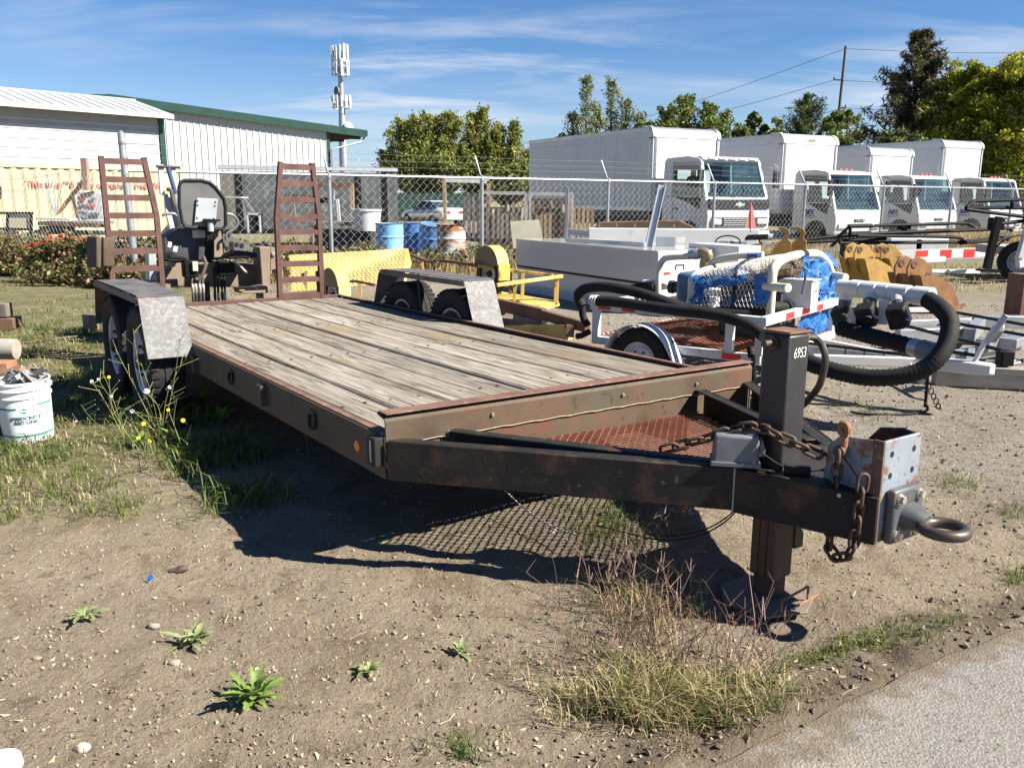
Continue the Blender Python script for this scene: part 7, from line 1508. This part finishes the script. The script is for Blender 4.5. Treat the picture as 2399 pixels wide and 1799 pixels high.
field('golden_grass', 'tall golden dry grass along the fence line', G_gold, S, .42, .006, .5, 6, .12)
# finger-grass stalks
mb = MB()
for _ in range(210):
    cu, cv = random.choice(((1480, 1400), (1540, 1350), (1560, 1480), (1400, 1420), (1700, 1590), (1540, 1530), (1500, 1560), (1780, 1600), (1350, 1560), (1600, 1580))); p = gnd(random.gauss(cu, 45), random.gauss(cv, 32)); p.z = gz(p.x, p.y); h = random.uniform(.08, .24); d = random.uniform(0, 2*pi); L = h*random.uniform(.2, .9); q = p+V((cos(d)*L, sin(d)*L, h)); mb.tube([p, p.lerp(q, .5)+V((-cos(d)*L*.12, -sin(d)*L*.12, h*.08)), q], [.0012, .0010, .0007], 3, cap=False)
    for k in range(random.choice((0, 3, 4, 5))): e = q+V((random.gauss(0, .022), random.gauss(0, .022), random.uniform(.01, .055))); mb.tube([q, e], [.0012, .0006], 3, cap=False)
me = bpy.data.meshes.new('finger_grass'); me.from_pydata(mb.v, [], mb.f); tag(link('finger_grass', me, G_red), 'thin reddish finger-grass stalks with spread seed heads by the jack', 'grass', kind='stuff')
# rosette weeds
W_leaf = leaf_mat('dandelion_leaf', (.075, .14, .03), (.24, .34, .08), .35, .2, scale=8.); W_pale = leaf_mat('pale_weed_leaf', (.14, .19, .07), (.36, .40, .20), .35, .2, scale=8.)
def leaf_mesh(L, w, arch, teeth):
    mb = MB(); n = 9
    for i in range(n+1):
        f = i/n; ww = w*(sin(pi*min(1, f*.86+.10))**.8)*(1 if not teeth or i % 2 == 0 else .62)*(1 if i < n else .05); y = L*f*(1-.18*f*arch); z = L*arch*(.62*f-.55*f*f); mb.v += [(-ww, y, z+.18*ww), (0, y, z-.10*ww), (ww, y, z+.18*ww)]
    for i in range(n): o = i*3; mb.f += [(o, o+1, o+4, o+3), (o+1, o+2, o+5, o+4)]
    me = bpy.data.meshes.new('leaf'); me.from_pydata(mb.v, [], mb.f); me.shade_smooth(); return me
LM = {}
def rosette(label, u, v, size, n, m, upr=.5, teeth=True):
    p = gnd(u, v); p.z = gz(p.x, p.y); T = thing('rosette_weed', label, 'weed', p, random.random()*6, 'rosette weeds on the dirt'); ms = [leaf_mesh(size*k, size*.115*(1.2-k*.3), a, teeth) for k, a in ((1, .7), (.8, 1.0), (.6, 1.2))]
    for k in ms: k.materials.append(m)
    for i in range(n):
        o = bpy.data.objects.new('leaf', ms[i % 3]); COL.objects.link(o); o.parent = T; a = 2.4*i+random.uniform(-.3, .3); o.rotation_euler = (1.15*upr*(i/n)+random.uniform(-.08, .18), random.uniform(-.3, .3), a); o.scale = (random.uniform(.7, 1.3), random.uniform(.45, 1.12), 1); o.location = (-.006*sin(a), .006*cos(a), .004)
    return T
rosette('large bright green rosette weed in the bare dirt at lower left, biggest of all', 605, 1650, .135, 34, W_leaf, .85); rosette('toothed rosette weed above and left of the largest one', 458, 1505, .11, 30, W_pale, .6); rosette('flat small rosette weed at the far left of the dirt', 205, 1462, .095, 18, W_pale, .25)
rosette('pale rosette weed with broad leaves in the centre foreground dirt', 1085, 1535, .062, 15, W_pale, .9, False); rosette('narrow-leaved rosette weed left of the centre one', 872, 1578, .072, 13, W_pale, .35, False); rosette('rosette weed in the trailer shadow beside the left rail', 535, 1168, .13, 14, W_leaf, .6); rosette('leafy weed at the foot of the wild flowers', 425, 1060, .17, 18, W_leaf, 1.0); rosette('leafy weed just left of the wild flowers by the bucket', 330, 1065, .13, 14, W_leaf, .9)
for k, (u, v) in enumerate(((400, 985), (520, 1010), (470, 960))): rosette(['broad weed in shade under the trailer rail, left one', 'broad weed in shade under the trailer rail, right one', 'broad weed in shade under the trailer rail, middle one'][k], u, v, .20, 14, W_leaf, 1.1, False)
# chicory and yellow wild flowers
stem_m = leaf_mat('flower_stem', (.10, .13, .045), (.24, .24, .10), .15, .2, scale=9.); petal_b = leaf_mat('chicory_petal', (.45, .47, .70), (.62, .63, .80), .3, .1); petal_y = leaf_mat('yellow_petal', (.75, .52, .02), (.85, .66, .03), .3, .1)
def flower(T, p, r, m, up, n=12):
    mb = MB(); s, u, d = frame(up, V((.3, .9, .1)))
    for k in range(n): a = 2*pi*k/n; e = s*cos(a)+u*sin(a); t_ = s*-sin(a)+u*cos(a); o = len(mb.v); mb.v += [tuple(p+e*r*.12), tuple(p+e*r*.7+t_*r*.22+d*r*.1), tuple(p+e*r+d*r*.12), tuple(p+e*r*.7-t_*r*.22+d*r*.1)]; mb.f.append((o, o+1, o+2, o+3))
    me = bpy.data.meshes.new('flower'); me.from_pydata(mb.v, [], mb.f); link('flower', me, m, T)
def wild(label, u, v, Y, heads, m, r, cat, side=True, name='chicory_plant'):
    b = gnd(u, v); b.z = gz(b.x, b.y); T = thing(name, label, cat, b, group='wild flowers by the bucket')
    for i, (hu, hv) in enumerate(heads):
        e = at(hu, hv, b.y+random.uniform(-.12, .12))-b; m1 = e*.5+V((random.gauss(0, .03), random.gauss(0, .03), .03)); path = bez([V((0, 0, 0)), m1, e], 7); mb = MB().tube(path, [.0026*(1-k/len(path)*.6) for k in range(len(path))], 4, cap=False); tw = []
        if side:
            for k in range(3, len(path), 2): q = path[k]; w = q+V((random.gauss(0, .05), random.gauss(0, .05), random.uniform(.02, .07))); mb.tube([q, w], [.0018, .0012], 3, cap=False); mb.ball(w, .004, 5, 4)
        stuff(mb.build('stem', stem_m, T))
        if r[i] > 0: flower(T, e, r[i], m, V((.35, -.8, .5)))
wild('straggling chicory plant with pale blue flowers in front of the left wheels', 380, 1050, 0, [(344, 927), (398, 917), (311, 974), (310, 780), (440, 840), (270, 830), (230, 900), (420, 800), (330, 860), (250, 960)], petal_b, [.019, .013, .015, 0, 0, 0, .008, 0, 0, 0], 'flower')
wild('sprawling chicory stems left of the flowering one, nearly bare', 300, 1060, 0, [(215, 905), (262, 940), (190, 960), (240, 880), (180, 1000)], petal_b, [.010, .008, 0, 0, .009], 'flower')
wild('yellow dandelion-like flowers on thin stalks by the trailer rail', 440, 1085, 0, [(430, 994), (395, 970), (450, 1005), (415, 945)], petal_y, [.013, .010, 0, 0], 'flower', False, 'yellow_flower_plant'); wild('low yellow flowers nearest the bucket', 345, 1090, 0, [(326, 1037), (353, 1043), (338, 1003), (255, 895)], petal_y, [.012, .012, .013, .010], 'flower', False, 'yellow_flower_plant')
# brambles
B_leaf = leaf_mat('bramble_leaf', (.030, .055, .016), (.14, .15, .045), .25, .4, scale=2.); B_brown = leaf_mat('brown_bramble_leaf', (.12, .065, .035), (.26, .17, .09), .25, .4, scale=2.)
def bramble(label, c, sx, sy, h, n, grp='brambles along the fence'):
    T = thing('bramble_bush', label, 'bush', (c[0], c[1], 0), group=grp); wd = MB(); lv = MB(); lb = MB(); pts = []
    for k in range(34):
        a = V((random.uniform(-sx, sx), random.uniform(-sy, sy), 0)); e = a+V((random.gauss(0, .45), random.gauss(0, .25), h*random.uniform(.2, .9))); m = a.lerp(e, .6)+V((0, 0, h*random.uniform(.2, .5))); P = bez([a, m, e], 6); wd.tube(P, .006, 4, cap=False); pts += P[3:]
    for q in pts: leaves(lv, q, .16, n//len(pts), .042); leaves(lb, q, .17, int(n/len(pts)*.7), .038)
    wd.build('canes', rust_brown, T); 
    for nm, m, l in (('foliage', B_leaf, lv), ('dry_foliage', B_brown, lb)): me = bpy.data.meshes.new(nm); me.from_pydata(l.v, [], l.f); stuff(link(nm, me, m, T))
for k in range(6): c = F0.lerp(G1, .02+k*.20)+V((.15, .35, 0)); bramble('bramble bush behind the left fence run, %s from the corner post' % ['first', 'second', 'third', 'fourth', 'fifth', 'sixth'][k], c, .75, .4, [.62, .7, .6, .62, .66, .6][k], 4200)
for k in range(3): c = F0.lerp(G1, .12+k*.28)+V((.35, -.45, 0)); bramble('low bramble in front of the left fence run, %s from the corner post' % ['nearest', 'second', 'farthest'][k], c, .8, .35, [.38, .32, .35][k], 2600)
for k, i in enumerate((-.78, -.35, .2, .75, 1.35)): c = FP(i)+fback*.55; bramble(['bramble beside the corner post under the container', 'bramble behind the seat of the backhoe', 'bramble under the work bench', 'bramble at the foot of the blue drums', 'dry bramble right of the rusty drum'][k], c, .75, .35, [.55, .6, .5, .35, .4][k], 2600)
# stones, clods, leaf litter
def stones(name, label, m, n, pick, s0, s1):
    mb = MB()
    for _ in range(n):
        p = pick(); s = s0+(s1-s0)*random.random()**3; o = len(mb.v); z = gz(p.x, p.y); R3 = Euler((random.random()*6, random.random()*6, random.random()*6)).to_matrix(); q = (1, random.uniform(.6, 1), random.uniform(.4, .8))
        for d in ((1, 0, 0), (-1, 0, 0), (0, 1, 0), (0, -1, 0), (0, 0, 1), (0, 0, -1), (.6, .6, .5), (-.6, -.6, .5), (.6, -.6, -.5), (-.6, .6, -.5)):
            v = R3 @ V((d[0]*q[0], d[1]*q[1], d[2]*q[2])); v *= s*random.uniform(.8, 1.1); mb.v.append((p.x+v.x, p.y+v.y, z+s*.25+v.z))
        mb.f += [tuple(o+i for i in f) for f in ((0, 6, 4), (6, 2, 4), (2, 7, 4) if False else (2, 1, 4), (1, 7, 4), (7, 3, 4), (3, 0, 4), (0, 2, 6), (1, 3, 7), (0, 8, 5), (8, 3, 5), (3, 1, 5), (1, 9, 5), (9, 2, 5), (2, 0, 5), (0, 3, 8), (1, 2, 9))]
    me = bpy.data.meshes.new(name); me.from_pydata(mb.v, [], mb.f); return tag(link(name, me, m), label, 'stones', kind='stuff')
def near():
    while True:
        p = gnd(random.uniform(-200, 2600), random.uniform(1000, 1850)**1.0)
        if p.y > asphalt_edge(p.x)+.03: return p
def stone_mat(name, a, b):
    m = bpy.data.materials.new(name); m.use_nodes = True; nt = m.node_tree; N = nt.nodes.new; L = nt.links.new; g = N('ShaderNodeNewGeometry'); x = N('ShaderNodeMixRGB'); L(g.outputs['Random Per Island'], x.inputs[0]); x.inputs[1].default_value = (*a, 1); x.inputs[2].default_value = (*b, 1); L(x.outputs[0], nt.nodes['Principled BSDF'].inputs['Base Color']); nt.nodes['Principled BSDF'].inputs['Roughness'].default_value = .9; return m
stones('pebbles', 'small pebbles and clods scattered over the foreground dirt', stone_mat('pebble', (.085, .066, .045), (.20, .165, .12)), 2400, near, .002, .012)
stones('dirt_clods', 'crumbs of dry soil over the foreground dirt', stone_mat('soil_crumb', (.15, .118, .08), (.34, .28, .195)), 9000, near, .0015, .009)
def grav():
    p = V((random.uniform(1.0, 8), random.uniform(3.4, 12), 0)); return p
stones('gravel', 'grey gravel spread under and right of the pump trailer', stone_mat('gravel_stone', (.075, .068, .06), (.30, .28, .25)), 9000, grav, .005, .018)
def edge_pick():
    x = random.uniform(-.6, 3.2); p = V((x, asphalt_edge(x)+random.gauss(.05, .11), 0)); return p
stones('edge_clods', 'crumbled dark soil clods along the road edge', stone_mat('clod', (.085, .066, .046), (.21, .17, .12)), 900, edge_pick, .003, .017)
def road_pick():
    x = random.uniform(.2, 3.2); p = V((x, asphalt_edge(x)-abs(random.gauss(0, .25)), 0)); return p
mb = MB()
for _ in range(420):
    p = near() if random.random() < .55 else gnd(random.gauss(1600, 170), random.gauss(1600, 70)); p.z = gz(p.x, p.y)+.004; a = rdir(); a.z *= .35; a.normalize(); b = a.cross(V((random.gauss(0, .4), random.gauss(0, .4), 1))).normalized(); s = random.uniform(.004, .017); c = a.cross(b)*s*.5; o = len(mb.v); mb.v += [tuple(p-a*s), tuple(p+b*s*.5+c*.6), tuple(p+a*s), tuple(p-b*s*.5+c*.6)]; mb.f += [(o, o+1, o+2), (o, o+2, o+3)]
for _ in range(260):
    p = near() if random.random() < .5 else gnd(random.gauss(1500, 200), random.gauss(1560, 90)); p.z = gz(p.x, p.y)+.004; a = random.uniform(0, pi); L = random.uniform(.015, .07); mb.tube([p, p+V((cos(a)*L*.5, sin(a)*L*.5, random.uniform(.0, .012))), p+V((cos(a+.2)*L, sin(a+.2)*L, .002))], .0011, 3, cap=False)
me = bpy.data.meshes.new('leaf_litter'); me.from_pydata(mb.v, [], mb.f); tag(link('leaf_litter', me, leaf_mat('dead_leaf', (.22, .14, .08), (.46, .37, .25), .1, .35, scale=9.)), 'dead leaves and straw bits on the dirt', 'leaf litter', kind='stuff')
# ================================================================ bucket of scrap and other near things
def build_bucket():
    p = gnd(72, 1042); p.z = gz(p.x, p.y)-.004; T = thing('plastic_pail', 'white plastic pail with teal label bands, full of metal scrap, at the left edge', 'pail', p, math.atan2(-p.x, p.y)*-1+pi*0); T.rotation_euler = (R(1), R(-2), math.atan2(p.x, p.y)*-1)
    wp = mat('white_pail_plastic', [(.3, (.70, .71, .72)), (.7, (.79, .79, .79))], 4, rough=.38, over=[((.45, .42, .37), 9, .68, .8)])
    r0, r1, H = .131, .148, .368; rr = lambda z: r0+(r1-r0)*z/H
    MB().lathe([(.0001, 0), (r0-.008, 0), (r0, .008), (rr(.27), .27), (rr(.27)+.008, .275), (rr(.27)+.008, .283), (rr(.28), .288), (rr(.315), .315), (rr(.315)+.010, .319), (rr(.315)+.010, .328), (rr(.33), .332), (rr(.356), .352), (rr(.36)+.007, .356), (rr(.36)+.007, H), (r1-.003, H), (r1-.006, .33), (.0001, .30)], n=48).build('pail_body', wp, T, smooth=True, ang=40)
    def wrap(o, z, off, rx):
        for v in o.data.vertices: a = (v.co.x*rx+off)/rr(z); q = rr(z+v.co.y)+.0016+v.co.z; v.co = (q*sin(a), -q*cos(a), z+v.co.y)
        o.location = (0, 0, 0); o.rotation_euler = (0, 0, 0); o.scale = (1, 1, 1)
    for s, sz, z, off, m, b in (('SPEEDCRETE', .0255, .162, -.005, navy_print, .0007), ('RED LINE', .0255, .137, -.005, navy_print, .0007), ('EUCO', .0115, .205, -.006, wp, .0005), ('EUCLID CHEMICAL', .0055, .184, -.006, grey_print, 0), ('rapid setting repair mortar', .005, .117, -.005, grey_print, 0), ('50 lb  22.7 kg', .005, .108, -.005, grey_print, 0), ('for concrete', .005, .099, -.005, grey_print, 0)):
        o = text('label_words', s, sz, m, T, (0, 0, 0), (0, 0, 0), .0004 if m is not wp else .0009, bold=b); wrap(o, z, off, 1.15)
    def band(z0, z1, a0, a1, m, slant=0., nm='label_band'):
        mb = MB(); n = 30
        for i in range(n+1):
            a = a0+(a1-a0)*i/n
            for z in (z0+slant*i/n, z1+slant*i/n): q = rr(z)+.0014; mb.v.append((q*sin(a), -q*cos(a), z))
        for i in range(n): mb.f.append((2*i, 2*i+2, 2*i+3, 2*i+1))
        mb.build(nm, m, T)
    band(.052, .062, -1.35, 1.25, teal_print); band(.215, .225, -1.35, -.32, teal_print); band(.228, .238, .50, 1.25, teal_print, -.012 if False else 0.)
    mb = MB(); 
    for x, z in ((-.024, .205), (0, .188), (.024, .205), (0, .223)): a = (x-.006)/rr(z); q = rr(z)+.0013; mb.v.append((q*sin(a), -q*cos(a), z))
    mb.f.append((0, 1, 2, 3)); mb.build('label_diamond', teal_print, T)
    o = text('marker_scrawl', 'X1 63', .034, bolt_dark, T, (0, 0, 0), (0, 0, 0), .0003, shear=.3); wrap(o, .175, .105, .8)
    o = text('marker_scrawl', '2n', .030, grey_print, T, (0, 0, 0), (0, 0, 0), .0003, shear=.3); wrap(o, .205, .115, .8)
    band(.10, .155, .88, 1.15, mat('faint_print', (.52, .54, .55)), nm='label_panel')
    MB().tube(bez([V((r1+.006, 0, .325)), V((r1+.03, -.06, .36)), V((.10, -.13, .39)), V((.02, -.06, .41)), V((-.02, .08, .40)), V((-.10, .08, .36)), V((-r1-.005, 0, .325))], 7), .0028, 6).build('wire_handle', bolt_dark, T, smooth=True)
    for s in (-1, 1): MB().lathe([(.0001, .008), (.014, .008), (.018, 0)], (s*(r1+.002), 0, .325), (s, 0, 0), 12).build('handle_boss', wp, T, smooth=True)
    return T, p
PL, PLp = build_bucket()
scr_m = [mat('scrap_grey', [(.3, (.16, .17, .18)), (.7, (.36, .37, .38))], 9, rough=.5, metal=.3), mat('scrap_rust', [(.3, (.18, .09, .05)), (.7, (.36, .20, .12))], 9, rough=.8), mat('scrap_dark', (.06, .06, .06), rough=.5), alu]
for k in range(26):
    a = random.uniform(0, 2*pi); r = .115*math.sqrt(random.random()); L = random.uniform(.05, .11); w = random.uniform(.025, .04); o = thing('scrap_bracket', 'short angle bracket among the metal scrap in the white pail', 'scrap', PLp+V((r*cos(a), r*sin(a), random.uniform(.325, .40))), group='scrap brackets in the pail', rot=(random.uniform(-.9, .9), random.uniform(-.9, .9), random.uniform(0, 6)))
    m = scr_m[k % 4]; MB().bx(-L/2, L/2, 0, .004, 0, w).build('bracket_leg', m, o, bevel=.001); MB().bx(-L/2, L/2, .0042, w, 0, .004).build('bracket_leg', m, o, bevel=.001)
# timber and log pile at the left edge
def lp(name, label, u0, v0, u1, v1, z, w, h, m, cat='timber', grp=None):
    a, b = gnd(u0, v0, z), gnd(u1, v1, z); o = MB().bar((0, 0, 0), b-a, w, h).build(name, m, None, bevel=.006); o.location = a; return tag(o, label, cat, grp)
lg0, lg1 = gnd(-120, 835, .16), gnd(38, 832, .16); lo = MB().tube([V((0, 0, 0)), (lg1-lg0)*.5+V((0, 0, .005)), lg1-lg0], [.09, .088, .085], 14).build('log', mat('pale_log_bark', [(.3, (.20, .18, .155)), (.6, (.33, .30, .26)), (.8, (.42, .39, .34))], 6, rough=.95, bump=.004), None, smooth=True, ang=40); lo.location = lg0; tag(lo, 'pale grey log resting on boards at the left edge', 'log')
lp('brown_board', 'wide brown board above the log at the left edge', -140, 775, 40, 770, .30, .20, .10, rust_brown); lp('brown_board', 'dark brown board below the log at the left edge', -130, 900, 48, 890, .05, .30, .09, mat('dark_brown_board', [(.3, (.09, .05, .03)), (.7, (.17, .10, .06))], 5, rough=.9)); lp('round_post', 'short weathered post topping the board pile at the left edge', -120, 742, 20, 740, .42, .12, .12, grey_wood); lp('red_brick_block', 'reddish block on the ground behind the white pail', -60, 880, 30, 878, .08, .16, .12, mat('red_block', [(.3, (.22, .09, .05)), (.7, (.36, .16, .10))], 9, rough=.9), 'block')
o = lp('rough_block', 'brown timber block on the grass behind the left wheels', 200, 768, 222, 765, .10, .14, .16, brown_steel, 'block')
lp('branch', 'thin dry branch lying in the grass left of the wheels', 20, 820, 180, 800, .02, .015, .015, grey_wood, 'branch')
# odds and ends on the dirt
p = gnd(12, 1812); o = MB().lathe([(.0001, .03), (.035, .029), (.048, .022), (.052, 0)], n=26).build('plastic_litter', pvc_white, None, smooth=True); o.location = p; tag(o, 'white plastic cap lying at the bottom left corner', 'cap')
p = gnd(357, 1372); p.z = gz(p.x, p.y)+.006; o = MB().add([(-.010, 0, 0), (.004, -.008, .002), (.010, .004, .012), (.0, .010, .024), (-.008, .006, .014)], [(0, 1, 2, 3, 4), (4, 3, 2, 1, 0)]).build('blue_scrap', mat('blue_plastic_scrap', (.01, .10, .50), rough=.3), None); o.location = p; tag(o, 'tiny bright blue plastic scrap on the bare dirt', 'litter')
for lab, u, v, s, c in (('smooth grey rock left of the toothed rosette weed', 365, 1468, .017, (.24, .22, .20)), ('flat tan rock below the toothed rosette weed', 415, 1560, .016, (.30, .25, .19)), ('pale flat stone near the bottom left', 200, 1755, .017, (.48, .40, .29)), ('dark clod with pits above the blue scrap', 425, 1346, .028, (.09, .06, .05)), ('small grey rock right of the trailer shadow', 1300, 1262, .015, (.36, .33, .29)), ('tan rock under the flat weed at the far left', 95, 1560, .012, (.26, .20, .15))):
    p = gnd(u, v); p.z = gz(p.x, p.y)+s*.25; mb = MB().ball((0, 0, 0), s, 12, 8, (1.25, .9, .6)); crumple(mb, s*.45, .9/s, u); o = mb.build('rock', mat('rock_%d' % u, [(.3, tuple(x*.8 for x in c)), (.7, c)], 60, rough=.9, bump=.002), None, smooth=True, ang=60); o.location = p; tag(o, lab, 'rock', 'loose rocks on the dirt')
